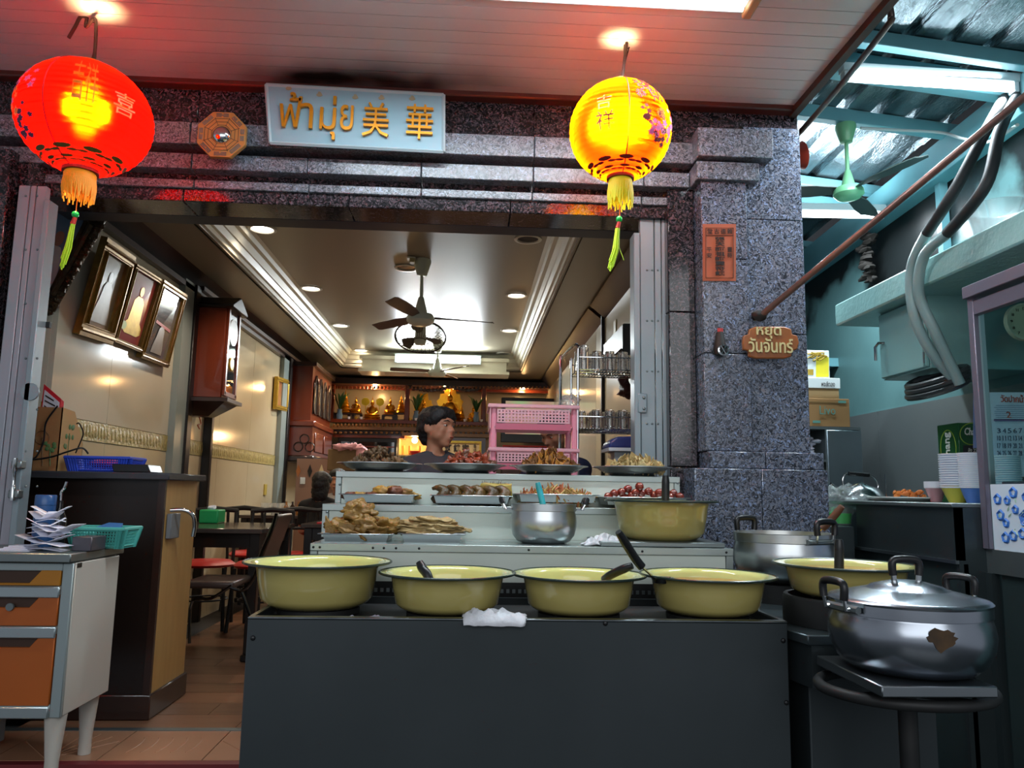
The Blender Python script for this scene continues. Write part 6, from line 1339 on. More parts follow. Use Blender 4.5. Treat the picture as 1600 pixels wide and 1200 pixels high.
for k in range(3):
    a = k*2.094+.4; pts = [c+tilt @ V((r*math.cos(a+d), r*math.sin(a+d), z)) for r, d, z in ((.04, -.3, .01), (R_*.8, -.35, -.02), (R_*.9, 0, .0), (R_*.8, .35, .02), (.04, .3, .01))]; obj('blade', B().prism(pts, tilt @ V((0, 0, .004))), mat('grey_blade', '#6a6a60', .3), t)
obj('motor_hub', B().lathe([(0, -.08), (.05, -.075), (.06, -.04), (.05, .10), (0, .12)], c, 24), WHF, t); obj('stem', B().cyl(c+V((0, 0, .1)), V((c.x, c.y, 3.158)), .015), WHF, t)
# ---- altar wall
YA = 11.6
def rc(x0, y0, x1, y1, Y=YA): return RC(x0, y0, x1, y1, Y)
t = thing('altar_shelf', 'long carved red-brown altar shelf across the back wall', 'altar', PY(700, 700, YA))
def abox(name, x0, y0, x1, y1, d0, d1, m_=WOODR, b=None, **k): a, c, z0, z1 = rc(x0, y0, x1, y1, YA+d0); return obj(name, B().box(a, c, YA+d0, YA+d1, z0, z1), m_, t, **k)
abox('top_beam', 516, 594, 888, 603, -.05, .6, WOODD)
abox('fascia', 518, 603, 888, 611, .25, .3, WOODR)
for x in (518, 636, 756, 880): abox('altar_post', x-4, 600, x+4, 660, -.02, .06, WOODR, bev=.01)
abox('shelf_board', 516, 657, 762, 662, -.12, .6, WOODR); abox('ledge', 516, 668, 765, 673, -.10, .5, mat('worn_ledge', '#7d5530', .35), ); abox('ledge', 628, 677, 765, 682, -.12, .4, MATS['worn_ledge'])
abox('frieze_panel', 520, 673, 632, 680, -.04, .0, WOODD); abox('frieze_panel', 640, 671, 762, 679, -.08, -.04, WOODD); abox('lower_beam', 520, 680, 632, 684, -.07, .2, WOODR)
b = B(); 
for k in range(62): p = PY(520+k*5.9, 604.5, YA-.055); b.box(p.x-.013, p.x+.013, p.y-.01, p.y+.03, p.z-.03, p.z+.01)
for k in range(42): p = PY(522+k*5.8, 664.5, YA-.1); b.ball(p, (.020, .015, .028), 8, 6)
for k in range(30): p = PY(524+k*8, 676, YA-.10); b.ball(p, (.024, .012, .018), 6, 5)
tag(obj('carved_beading', b, mat('carved_brown', '#5c3018', .35, 0, '#a06a30', 30, .4), t), kind='stuff')
for x0, x1 in ((641, 700), (706, 754)):
    b = B(); 
    for k in range(12): 
        u = k/11; p = PY(x0+(x1-x0)*u, 603+5*math.sin(u*3.14)**.5*(1 if x0 == 641 else 1)+rnd.uniform(0, 2), YA-.03); b.ball(p, (.035, .012, .03), 8, 5, amp=.5, seed=k)
    obj('carved_valance', b, WOODD, t)
tag(obj('back_panel', B().box(*rc(522, 606, 880, 657, YA+.62)[:2], YA+.62, YA+.64, *rc(522, 606, 880, 657, YA+.62)[2:]), mat('grey_back_panel', '#8a8378', .25)), 'plain grey panel behind the altar statues', 'panel')
obj('orange_fascia_back', B().box(*rc(522, 603, 880, 612, YA+.55)[:2], YA+.55, YA+.58, *rc(522, 603, 880, 612, YA+.55)[2:]), WOODR, t)
for x, y, e in ((586, 604, 9), (698, 603, 8), (817, 605, 8)):
    p = PY(x, y, YA+.12); q_ = {586: 'left', 698: 'middle', 817: 'right'}[x]; tb = thing('spot_bulb', 'glowing warm bulb under the altar canopy, %s one' % q_, 'light', p, group='altar bulbs')
    obj('bulb', B().ball(p, .03, 12, 8), BULB, tb); obj('bulb_socket', B().cyl(p+V((0, 0, .02)), p+V((0, 0, .06)), .02), BLACKM, tb)
    light('POINT', p+V((0, 0, -.05)), e, (1, .58, .22), .04, name='altar_bulb_light').visible_camera = False
zs = PY(600, 657, YA).z+.002
def buddha(c, s, m_, lab, halo=False, fans=False, tiers=0, stool=0, name='buddha_statue'):
    c = V(c); t = thing(name, lab, 'statue', c, group='gilded statues on the altar')
    if stool:
        obj('stool_top', B().box(c.x-.5*s, c.x+.5*s, c.y-.3*s, c.y+.3*s, c.z+stool-.015, c.z+stool), WOODD, t)
        for dx in (-.42, .42): obj('stool_leg', B().box(c.x+dx*s-.02, c.x+dx*s+.02, c.y-.2*s, c.y+.2*s, c.z, c.z+stool-.015), WOODD, t)
        c = c+V((0, 0, stool))
    if tiers:
        pr = [(0, 0)]; z = 0
        for k in range(tiers): r = (1-k/tiers)*.30*s; pr += [(r, z), (r*1.12, z+.04*s), (r*.8, z+.9*s/tiers)]; z += 1.0*s/tiers
        pr += [(.02*s, z), (0, z+.25*s)]; obj('tiered_spire', B().lathe(pr, c, 16), m_, t); return t
    obj('lotus_base', B().lathe([(0, 0), (.44*s, 0), (.46*s, .05*s), (.34*s, .11*s), (.42*s, .17*s), (.40*s, .20*s), (0, .20*s)], c, 20), m_, t)
    b = B().ball(c+V((0, -.03*s, .27*s)), (.40*s, .22*s, .09*s), 16, 8); b.ball(c+V((0, .02*s, .50*s)), (.19*s, .13*s, .25*s), 14, 10)
    for sg in (-1, 1): b.tube([c+V((sg*.17*s, 0, .64*s)), c+V((sg*.27*s, -.02*s, .45*s)), c+V((sg*.14*s, -.16*s, .32*s))], [.07*s, .055*s, .04*s], 8); 
    b.cyl(c+V((0, 0, .70*s)), c+V((0, 0, .80*s)), .055*s, n=10); b.ball(c+V((0, -.01*s, .86*s)), (.095*s, .10*s, .125*s), 14, 10); b.ball(c+V((0, 0, .97*s)), (.05*s, .05*s, .05*s), 10, 6); b.cyl(c+V((0, 0, 1.0*s)), c+V((0, 0, 1.2*s)), .03*s, .004, 8)
    obj('seated_figure', b, m_, t)
    if halo: obj('flame_halo', B().prism([c+V((r*s*math.sin(a), .16*s, (.62+r*1.15*math.cos(a))*s)) for k in range(24) for a, r in [(k*2*math.pi/24, (.50 if k % 2 else .43)*(1.35 if k in (0, 1, 23) else 1))]], (0, .02*s, 0)), m_, t)
    if fans:
        for sg in (-1, 1): obj('gold_fan', B().cyl(c+V((sg*.36*s, .05*s, .95*s)), c+V((sg*.36*s, .09*s, .95*s)), .2*s, n=18).cyl(c+V((sg*.33*s, .07*s, .3*s)), c+V((sg*.36*s, .07*s, .95*s)), .02*s, n=6), mat('lime_gold', '#c9b82c', .3, .5), t)
    return t
def st(x, ybase, ytop, lab, Y=YA+.1, tot=1.2, **k): p = PY(x, ybase, Y); h = PY(x, ytop, Y).z-p.z; p.z = zs; return buddha(p, (h-k.get('stool', 0))/tot, GOLD, lab, **k)
st(538, 657, 607, 'tall slim gilded spire at the left end of the altar', tiers=7, stool=.10)
st(555, 657, 620, 'seated gilded figure on a low stool, next to the left spire', stool=.10)
st(581, 657, 618, 'seated gilded figure between two round golden fans', tot=1.25, fans=True)
st(609, 657, 619, 'seated gilded figure on carved stool right of the twin fans', stool=.09)
st(626, 657, 614, 'slender standing gilded spire beside the left altar post', tiers=5, stool=.12)
st(661, 657, 617, 'gilded figure with pointed halo, behind the young man head', halo=True)
st(702, 662, 610, 'largest gilded haloed statue at the centre of the altar', Y=YA+.05, halo=True)
st(721, 657, 628, 'small tiered gilded parasol spire right of the central statue', tiers=8)
st(739, 658, 630, 'small seated gilded figure near the right altar post')
for (x, lab) in ((530, 'dark leafy plant at the left end of the altar'), (650, 'long-leaved plant in glass vase left of centre on the altar'), (744, 'long-leaved plant in glass vase near the right altar post')):
    p = PY(x, 657, YA-.02); p.z = zs; t = thing('vase_plant', lab, 'plant', p, group='altar plants'); obj('vase', B().lathe([(0, 0), (.04, 0), (.05, .06), (.03, .12), (.04, .15), (.03, .13), (0, .02)], p, 16), mat('blue_glass_vase', '#6a88a8', .1), t)
    b = B(); q = random.Random(x)
    for k in range(20):
        a = q.random()*6.28; l = q.uniform(.18, .34); u = V((math.cos(a)*.7, math.sin(a)*.3, 0)); s0 = p+V((0, 0, .13)); w_ = V((-math.sin(a), math.cos(a), 0))*.018
        pts = [s0, s0+u*l*.4+V((0, 0, l*.7)), s0+u*l*.8+V((0, 0, l*.9))]; b.bm.faces.new([b.bm.verts.new(v) for v in (pts[0]-w_*.4, pts[1]-w_, pts[2], pts[1]+w_, pts[0]+w_*.4)])
    obj('leaves', b, LEAF, t)
# small cups & bowls along the shelf edge
for k in range(9):
    x = (545, 556, 564, 641, 650, 668, 726, 735, 752)[k]; p = PY(x, 658, YA-.10); p.z = zs
    tag(obj('offering_cup', B().lathe([(0, 0), (.015, 0), (.022, .035), (.018, .035), (0, .01)], p, 12), GOLDB if k % 2 else PAPER), 'tiny offering cup at the front edge of the altar shelf', 'cup', 'offering cups on the altar')
# lit niche with red shrine
a, c, z0, z1 = rc(622, 681, 662, 711, YA+.05)
t = thing('lit_niche', 'brightly lit cream shrine niche under the altar beside the young man', 'shrine', (a, YA, z0)); IVW = mat('cream_niche', '#d8b87a', .5)
obj('niche_box', B().box(a, c+.25, YA+.42, YA+.44, z0, z1).box(a, a+.02, YA, YA+.42, z0, z1).box(a, c+.25, YA, YA+.44, z0-.02, z0).box(c+.23, c+.25, YA, YA+.42, z0, z1), IVW, t)
p = PY(648, 688, YA+.15); obj('lamp', B().ball(p, .045, 12, 8), BULB, t); light('POINT', p+V((0, -.06, 0)), 9, (1, .62, .28), .05, name='niche_lamp_light').visible_camera = False
obj('lamp_hanger', B().box(p.x-.02, p.x+.02, p.y-.02, p.y+.02, p.z+.04, z1), WOODD, t)
for x in (630, 640, 655): p = PY(x, 710, YA+.1); obj('candle', B().cyl((p.x, YA+.1, z0), (p.x, YA+.1, z0+.14), .02), mat('orange_candle', '#d8a050', .5), t)
p = PY(648, 708, YA+.05); obj('red_bowl', B().lathe([(0, 0), (.06, 0), (.08, .06), (0, .05)], (p.x, YA+.05, z0), 16), RED, t)
# dark monitor / glass cabinet
a, c, z0, z1 = rc(527, 684, 620, 722, YA-.1); t = thing('glass_cabinet', 'dark glass fronted cabinet below the left half of the altar', 'cabinet', (a, YA, 0))
obj('body', B().box(a, c, YA-.08, YA+.3, 0, z1), WOODBLK, t, bev=.01); obj('glass_front', B().box(a+.04, c-.04, YA-.095, YA-.085, z0-.2, z1-.06), mat('black_gloss_glass', '#1d1a18', .04, coat=1), t); obj('shelf_edge', B().box(a+.04, c-.04, YA-.10, YA-.095, z1-.14, z1-.12), WOODR, t)
obj('under_panel', B().box(*rc(676, 684, 758, 760, 11.36)[:2], 11.36, 11.40, 0, rc(676, 684, 758, 760, 11.36)[3]), WOODD, bpy.data.objects['altar_shelf'])
# framed calligraphy
a, c, z0, z1 = rc(680, 689, 752, 722, 11.3)
t = framed('framed_calligraphy', 'gold framed cream panel with black Chinese calligraphy below the altar', (a, 11.3, z1), (c, 11.3, z1), (c, 11.3, z0), (a, 11.3, z0), .03, GOLDB, mat('cream_silk', '#c9a877', .5, 0, '#b8925c', 3, .6))
for i, s in enumerate('魯班鎮宅'): A = PY(687+i*13.5, 700, 11.285); obj('ink_character', textb(s, A, (1, 0, 0), (0, 0, 1), .10, .11, .004, bold=.02), INK, t)
for i, s in enumerate('魯班'): A = PY(742, 697+i*7, 11.285); obj('ink_character', textb(s, A, (1, 0, 0), (0, 0, 1), .045, .05, .004), INK, t)
# television
a, c, z0, z1 = rc(783, 622, 893, 692, 11.0)
t = thing('television', 'black television showing food programme, behind the pink rack', 'television', ((a+c)/2, 11, z0))
obj('tv_body', B().box(a, c, 11.0, 11.06, z0, z1), BLACKP, t, bev=.01)
TVS = bpy.data.materials.new('tv_picture'); TVS.use_nodes = True; nt = TVS.node_tree; nt.nodes.clear(); o = nt.nodes.new('ShaderNodeOutputMaterial'); e = nt.nodes.new('ShaderNodeEmission'); v = nt.nodes.new('ShaderNodeTexVoronoi'); tc = nt.nodes.new('ShaderNodeTexCoord'); v.feature = 'SMOOTH_F1'; v.inputs['Scale'].default_value = 2.6
cr = nt.nodes.new('ShaderNodeValToRGB'); el = cr.color_ramp.elements; sp_ = nt.nodes.new('ShaderNodeSeparateColor')
for i, (p_, c_) in enumerate(((0, '#7a4030'), (.35, '#c9a08a'), (.55, '#a8c08a'), (.75, '#e8ece8'), (1, '#5a9a4a'))):
    if i > 1: el.new(p_)
    el[i].position = p_; el[i].color = rgb(c_)
nt.links.new(tc.outputs['Object'], v.inputs['Vector']); nt.links.new(v.outputs['Color'], sp_.inputs[0]); nt.links.new(sp_.outputs[0], cr.inputs[0]); nt.links.new(cr.outputs[0], e.inputs[0]); nt.links.new(e.outputs[0], o.inputs[0]); e.inputs[1].default_value = .75
obj('screen', B().box(a+.06, c-.05, 10.994, 11.0, z0+.12, z1-.05), TVS, t); obj('tv_bracket', B().box((a+c)/2-.1, (a+c)/2+.1, 11.06, YA+.6, z0+.2, z1-.2), BLACKM, t)
a, c, z0, z1 = rc(785, 697, 880, 735, 11.2); c = min(c, 1.15); tag(obj('red_counter', B().box(a, c, 11.2, 11.7, 0, z1-.04).box(a, c, 11.19, 11.2, z1-.06, z1), mat('deep_brown_cabinet', '#2b1512', .4)), 'low dark brown cabinet below the television', 'cabinet')
tag(obj('red_shelf_edge', B().box(a, c, 11.1, 11.19, z1-.02, z1), RED), 'bright red shelf strip below the television', 'shelf')
# ---- corner cabinet on left
ya, yb = 9.75, 11.1; xc = -1.98; zt = 2.90
z1 = PX(470, 655, xc).z; z1 = PY(478, 657, ya).z; z0 = PY(478, 718, ya).z
t = thing('carved_cabinet', 'tall carved red-brown cabinet in the far left corner', 'cabinet', (-2.1, 10.4, z0))
obj('upper_case', B().box(WX, xc, ya, yb, z1, PY(478, 572, ya).z), WOODR, t); obj('cornice_top', B().box(WX, xc+.05, ya-.04, yb, PY(478, 572, ya).z, PY(478, 566, ya).z), WOODD, t)
obj('waist_moulding', B().box(WX, xc+.06, ya-.06, yb, z1-.08, z1), WOODR, t, bev=.015)
obj('lower_case', B().box(WX, xc+.04, ya-.04, yb, z0+.05, z1-.08), WOODR, t); obj('base_moulding', B().box(WX, xc+.07, ya-.07, yb, z0-.03, z0+.05), WOODD, t, bev=.015)
for k in range(4):
    y_ = ya+.08+k*.31; zt_ = PY(478, 585, ya).z; hw = .11
    pts = [(xc+.012, y_, z1+.1), (xc+.012, y_+2*hw, z1+.1), (xc+.012, y_+2*hw, zt_-.1), (xc+.012, y_+hw, zt_), (xc+.012, y_, zt_-.1)]
    obj('arched_pane', B().tube(pts, .018, 6, True), WOODD, t); obj('glass_panel', B().prism([V(p)-V((.008, 0, 0)) for p in pts], (.004, 0, 0)), mat('smoky_glass', '#5a5248', .06, coat=1), t)
for k in range(2): y_ = ya+.1+k*.6; obj('door', B().box(xc+.04, xc+.055, y_, y_+.5, z0+.10, z1-.14), WOODR, t, bev=.012)
b = B(); c0 = PY(475, 697, ya-.045)
for dx, dz in ((0, .09), (-.07, -.01), (.07, -.01)): b.tube([V((c0.x+dx+.055*math.cos(a), ya-.043, c0.z+dz+.055*math.sin(a))) for a in [k*.524 for k in range(12)]], .008, 5, True)
obj('carved_roundels', b, WOODD, t)
# brownish partition with diamond motifs
a, c, z0, z1 = rc(459, 717, 528, 905, 9.6)
t = thing('partition', 'mauve brown partition with gold diamond motifs behind the seated people', 'partition', (a, 9.6, 0)); obj('panel', B().box(a, c+1.0, 9.6, 9.64, 0, z1), mat('mauve_brown_panel', '#8c6a58', .3), t)
for i, x in enumerate((466, 484, 502)):
    p = PY(x, 736, 9.59); obj('diamond_motif', B().prism([p+V((0, 0, .08)), p+V((.028, 0, 0)), p-V((0, 0, .08)), p-V((.028, 0, 0))], (0, .01, 0)), (mat('copper_motif', '#a8683c', .3, .5), WOODBLK, mat('ivory_motif', '#c9b890', .3))[i], t)
p = PY(473, 751, 9.59); obj('square_mirror', B().box(p.x-.03, p.x+.03, 9.585, 9.6, p.z-.04, p.z+.04), CHROME, t)
# box with pink cloth on the back counter
a, c, z0, z1 = rc(512, 702, 560, 722, 9.3); tag(obj('wooden_crate', B().box(a, c, 9.3, 9.6, z0-.1, z1), mat('olive_wood', '#6b5230', .6), bev=.008), 'plain wooden box under the pink cloth in front of the altar', 'box')
b = B(); q = PY(545, 700, 9.28)
for k in range(6): b.ball((q.x-.10+k*.055, 9.3, z1+.03-.02*(k > 3)-(.05 if k > 4 else 0)), (.075, .06, .035), 14, 8, amp=.9, seed=k)
b.ball((q.x+.14, 9.28, z1-.09), (.05, .03, .12), 12, 8, amp=.6, seed=3); tag(obj('pink_cloth', b, mat('pink_towel', '#cf9aa0', .9), sm=180), 'crumpled pink cloth draped over the wooden box', 'cloth')
SC = 1.0
# ---- racks in front of the room
Yk = 4.55
t = thing('plastic_rack', 'pink plastic two tier rack with perforated baskets', 'rack', PY(835, 745, Yk)); P_ = lambda x, y, Y=Yk: PY(x, y, Y)
zt, zb = P_(800, 634).z, P_(800, 750).z; zf = .0
for x in (771, 898):
    p = P_(x, 690); obj('upright', B().box(p.x-.018, p.x+.018, Yk, Yk+.04, zf, zt), PINK, t, bev=.008); obj('upright', B().box(p.x-.018, p.x+.018, Yk+.3, Yk+.34, zf, zt), PINK, t, bev=.008)
def perf(x0, x1, y0, y1, rows, cols, Y, m_):
    a, c, z0, z1 = RC(x0, y0, x1, y1, Y); b = B(); dx = (c-a)/cols; dz = (z1-z0)/rows
    for i in range(cols+1): b.box(a+dx*(i-.24), a+dx*(i+.24), Y, Y+.006, z0-dz*.2, z1+dz*.2)
    for j in range(rows+1): b.box(a-dx*.24, c+dx*.24, Y+.0005, Y+.0065, z0+dz*(j-.24), z0+dz*(j+.24))
    return obj('perforated_front', b, m_, t)
for (y0, y1, rows) in ((641, 660, 4), (709, 722, 3)):
    perf(778, 889, y0, y1, rows, 21, Yk-.02, PINKT); perf(778, 889, y0, y1, rows, 21, Yk+.34, PINKT)
    a, c, z0, z1 = RC(764, y0-6, 904, y1+2, Yk-.02); obj('basket_rim', B().tube([(a, Yk-.02, z1), (c, Yk-.02, z1), (c, Yk+.36, z1), (a, Yk+.36, z1)], .012, 8, True), PINKT, t)
    obj('basket_floor', B().box(a+.03, c-.03, Yk-.01, Yk+.34, z0-.03, z0-.01), PINKT, t, bev=.01)
    for s_ in (a+.005, c-.012): obj('basket_side', B().box(s_, s_+.007, Yk-.015, Yk+.35, z0-.03, z1), PINKT, t)
    a2, c2, q0, q1 = RC(774, y1+2, 892, y1+12, Yk-.015); obj('lower_band', B().box(a2, c2, Yk-.015, Yk-.009, q0, q1), mat('rose_plastic', '#b8506a', .3), t)
p = P_(898, 628); tag(obj('plastic_bag', B().ball((p.x-.02, Yk+.1, p.z+.0), (.05, .05, .055), 14, 10, amp=.8, seed=2), BAG, sm=180), 'crumpled clear bag on top of the pink rack corner', 'bag')
# chrome glass rack
Yg = 4.75; t = thing('glass_rack', 'chrome wire rack holding upturned drinking glasses beside the gate', 'rack', PY(940, 745, Yg))
xa, xb = PY(893, 600, Yg).x, PY(1022, 600, Yg).x; dp = .32
for x in (xa+.04, xb): obj('upright', B().cyl((x, Yg, 0), (x, Yg, PY(905, 545, Yg).z), .009), CHROME, t); obj('upright', B().cyl((x, Yg+dp, 0), (x, Yg+dp, PY(905, 560, Yg+dp).z), .009), CHROME, t)
zt = PY(900, 541, Yg).z; obj('side_loop', B().tube(bez([(xa+.04, Yg, zt), (xa+.02, Yg+.02, zt+.01), (xa-.02, Yg+dp, zt-.02), (xa-.03, Yg+dp+.01, zt-.08), (xa-.03, Yg+dp, 1.2)], 4), .010, 8), CHROME, t)
SH = []
for zy in (PY(940, 577, Yg).z, PY(940, 670, Yg).z):
    SH.append(zy); b = B()
    for k in range(26): x = xa+.04+(xb-xa-.04)*k/25; b.cyl((x, Yg, zy), (x, Yg+dp, zy), .0026, n=4)
    for k in range(4): b.cyl((xa+.04, Yg+dp*k/3, zy-.004), (xb, Yg+dp*k/3, zy-.004), .004, n=5)
    for k in range(10): x = xa+.04+(xb-xa-.04)*k/9; b.cyl((x, Yg-.002, zy), (x, Yg-.002, zy+.075), .0024, n=4)
    b.cyl((xa+.04, Yg, zy+.075), (xb, Yg, zy+.075), .004, n=6); b.cyl((xa+.04, Yg+dp, zy+.075), (xb, Yg+dp, zy+.075), .004, n=6); obj('wire_shelf', b, CHROME, t)
gl = None
for r, z in enumerate(SH):
    for i in range(6):
        for j in range(3):
            x = xa+.085+i*.083; y = Yg+.06+j*.10; hh = .155 if (r == 0 and i == 0) else .118
            if r == 1 and i == 0 and j == 0: continue
            lb = ('tall clear tumbler on the upper wire shelf' if r == 0 and i == 0 else 'upturned clear tumbler on the upper wire shelf') if r == 0 else 'upturned clear tumbler on the lower wire shelf'
            key = (hh,)
            o = thing('tumbler', lb, 'glass', (x, y, z+.004), group='tumblers on the upper shelf' if r == 0 else 'tumblers on the lower shelf')
            obj('glass_wall', B().lathe([(.036, 0), (.031, hh), (0, hh), (0, hh-.008), (.0275, hh-.01), (.0325, 0), (.036, 0)], (x, y, z+.004), 14), GLASS, o)
p = PY(970, 692, 4.62); t = thing('blue_appliance', 'dark blue lidded machine below the glass rack', 'appliance', p); a, c, z0, z1 = RC(951, 680, 1015, 705, 4.62)
obj('blue_cover', B().prism([(a, 4.62, z0+.02), (c, 4.62, z0+.02), (c, 4.62, z1), (a+.05, 4.62, z1-.01), (a+.01, 4.62, z1-.04)], (0, .25, 0)), mat('navy_plastic', '#26336e', .35), t, bev=.012, seg=3); obj('white_band', B().box(a, c, 4.61, 4.88, z0, z0+.02), mat('white_plastic', '#c9ccd0', .3), t); obj('machine_base', B().box(a+.04, c, 4.64, 4.86, .6, z0), mat('grey_machine', '#8d9294', .35), t)
tag(obj('dark_red_garland', B().ball(PX(978, 610, 1.30), (.05, .1, .06), 16, 10, amp=.8, seed=5).ball(PX(975, 600, 1.30), (.04, .06, .08), 12, 10, amp=.8, seed=7), mat('dark_red_flowers', '#3b1416', .6), sm=180), 'dark red flower garland on right wall behind the tumblers', 'garland')
p = PX(975, 540, 1.16); tag(obj('air_conditioner', B().box(1.2, 1.37, 6.0, 6.9, 2.30, 2.60).box(1.18, 1.2, 6.0, 6.9, 2.38, 2.40), mat('dark_grey_unit', '#34383a', .4), bev=.01), 'dark louvred unit on right wall partly hidden by the gate', 'air conditioner')
# ---- tables & chairs
MARB = mat('dark_marble_top', '#3b3431', .12, 0, '#544b46', 4, .6)
def table(x0, x1, y0, y1, z, lab, red=False):
    t = thing('dining_table', lab, 'table', ((x0+x1)/2, (y0+y1)/2, 0), group='dining tables')
    obj('table_top', B().box(x0, x1, y0, y1, z-.035, z), MARB, t, bev=.005); obj('apron', B().box(x0+.05, x1-.05, y0+.05, y1-.05, z-.14, z-.036), WOODBLK, t)
    for x in (x0+.06, x1-.06):
        for y in (y0+.07, y1-.07): obj('leg', B().box(x-.035, x+.035, y-.035, y+.035, .05, z-.036), WOODBLK, t, bev=.004); obj('foot_block', B().box(x-.05, x+.05, y-.05, y+.05, 0, .05), WOODBLK, t, bev=.008)
tx1 = PX(0, 0, -1) and PY(412, 830, 5.95).x; tz = PY(380, 826, 5.95).z
table(-2.55, tx1, 5.90, 7.0, tz, 'nearest dark marble topped dining table beside the oak counter end')
table(-2.55, -1.45, 8.9, 9.8, tz-.0, 'dark dining table near the far left wall behind the black chairs')
table(PY(470, 815, 6.9).x, -.7, 6.9, 7.7, tz, 'dark dining table with red edge strip left of the display stand'); 
p0, p1 = PY(494, 820, 6.88), PY(505, 812, 6.88); tag(obj('red_table_mat', B().box(p0.x, p0.x+.09, 6.905, 7.2, tz+.001, tz+.014), RED), 'red plastic mat on the dining table left of the display stand', 'mat')
def chair0(name, lab, loc, rz, seatm, grp):
    t = thing(name, lab, 'chair', (0, 0, 0), group=grp); h = .57; w_ = .24
    obj('seat', B().lathe([(0, h-.03), (w_, h-.03), (w_+.01, h-.01), (w_-.03, h+.02), (0, h+.028)], (0, 0, 0), 28), seatm, t)
    for sx in (-1, 1):
        obj('leg', B().tube([(sx*.19, -.19, h-.03), (sx*.22, -.23, 0)], .017, 8), BLACKM, t)
        obj('back_leg', B().tube([(sx*.2, .26, 0), (sx*.19, .20, h-.03), (sx*.19, .23, h+.2), (sx*.18, .27, h+.47)], .016, 8), BLACKM, t)
    obj('top_rail', B().tube([(-.2, .27, h+.46), (0, .29, h+.475), (.2, .27, h+.46)], [.02, .026, .02], 8), BLACKM, t); obj('back_rail', B().tube([(-.19, .25, h+.27), (0, .265, h+.28), (.19, .25, h+.27)], .016, 8), BLACKM, t)
    for sx in (-.07, .07): obj('back_slat', B().tube([(sx, .255, h+.27), (sx, .275, h+.47)], .01, 6), BLACKM, t)
    obj('seat_ring', B().tube([(.2*math.cos(a), .2*math.sin(a), .25) for a in [k*.524 for k in range(12)]], .008, 6, True), BLACKM, t)
    t.location = V(loc)*K; t.rotation_euler = (0, 0, rz); return t
ch = chair0('cafe_chair', 'black framed cafe chair with round red seat, at the nearest table far side', (-1.85, 7.32, 0), 0, RED, 'black cafe chairs with red seats')
for i, (x, y, rz, lb) in enumerate(((-2.36, 7.36, .1, 'black cafe chair with red seat against the left wall, behind the nearest table'), (-1.35, 8.03, .1, 'black cafe chair with red seat behind the red-edged table'), (-1.70, 8.42, 3.14, 'black cafe chair with red seat under the long-haired person'), (-2.25, 8.5, 3.0, 'black cafe chair with red seat before the far left table, by the wall'), (-1.22, 9.3, -1.5, 'black cafe chair with red seat at the right side of the far left table'))):
    copy_tree(ch, (x, y, 0), rz, lb, 'black cafe chairs with red seats')
# brown padded metal chair by the near table, seen side on
t = thing('padded_chair', 'chrome framed chair with brown padded back drawn up to the nearest table', 'chair', (-1.5, 5.65, 0)); 
Q = lambda x, y, Y=5.6: PY(x, y, Y)
s0, s1 = Q(294, 910), Q(372, 912)
obj('seat', B().box(s0.x, s1.x, 5.5, 5.95, s0.z-.03, s0.z+.02), mat('brown_vinyl', '#3a2c28', .35, 0, '#4a3a34', 5, .6), t, bev=.02, seg=3)
for Y in (5.48, 5.96):
    obj('side_frame', B().tube(bez([Q(432, 802, Y), Q(424, 830, Y), Q(408, 868, Y), Q(398, 900, Y), Q(380, 922, Y), Q(360, 918, Y)], 4), .012, 8), mat('dark_chrome', '#55585a', .15, 1), t)
    obj('leg', B().tube(bez([Q(378, 925, Y), Q(390, 960, Y), Q(402, 1000, Y)], 3), .011, 8), MATS['dark_chrome'], t)
    obj('leg', B().tube(bez([Q(362, 915, Y), Q(330, 935, Y), Q(300, 940, Y), Q(296, 1005, Y)], 4), .011, 8), MATS['dark_chrome'], t)
b = B(); pts = [Q(430, 803, 5.5), Q(436, 806, 5.5), Q(405, 886, 5.5), Q(396, 884, 5.5)]; b.prism(pts, (0, .44, 0)); obj('backrest', b, mat('brown_vinyl', '#3a2c28', .35), t, bev=.012, seg=2)
# table top things
def tabletop(name, lab, cat, x, y, Y, z, prof, m_, s=1): p = PY(x, y, Y); return tag(obj(name, B().lathe(prof, (p.x, Y, z), 24), m_), lab, cat)
p = PY(331, 800, 6.9); t = thing('green_tissue_box', 'bright green tissue box on the nearest dining table', 'tissue box', (p.x, 6.9, tz)); a, c, z0, z1 = RC(317, 796, 347, 809, 6.8); obj('box_body', B().box(a, c, 6.7, 6.9, tz+.001, z1), mat('bright_green_plastic', '#1f9a58', .35), t, bev=.012, seg=2); obj('tissue', B().ball(((a+c)/2, 6.8, z1+.015), (.04, .02, .02), 10, 6, amp=.6), PAPER, t)
for i, (x, Y) in enumerate(((434, 9.1), (416, 9.2), (446, 9.3))):
    p = PY(x, 790, Y); o = thing('water_jug', ('clear jug with curved handle on the far left table', 'short clear cup at left on the far left table', 'slim green-capped bottle on the far left table')[i], 'jug', (p.x, Y, tz))
    obj('jug_body', B().lathe([(0, 0), (.055, 0), (.065, .13), (.06, .13), (.05, .01), (0, .01)], (p.x, Y, tz+.001), 20), BAG, o)
    if i == 0: obj('jug_handle', B().tube(bez([(p.x+.06, Y, tz+.11), (p.x+.11, Y, tz+.1), (p.x+.10, Y, tz+.04), (p.x+.055, Y, tz+.03)], 4), .006, 6), BAG, o)
p = PY(462, 795, 9.1); 
for k in range(4): tag(obj('condiment_bottle', B().lathe([(0, 0), (.028, 0), (.028, .09), (.012, .12), (.012, .15), (0, .15)], (p.x-.12+k*.07, 9.15, tz+.001), 14), (mat('amber_sauce', '#8a5a28', .2), mat('dark_sauce', '#2c1a12', .2))[k % 2]), 'small condiment bottle in the row on the far left table', 'bottle', 'condiment bottles')
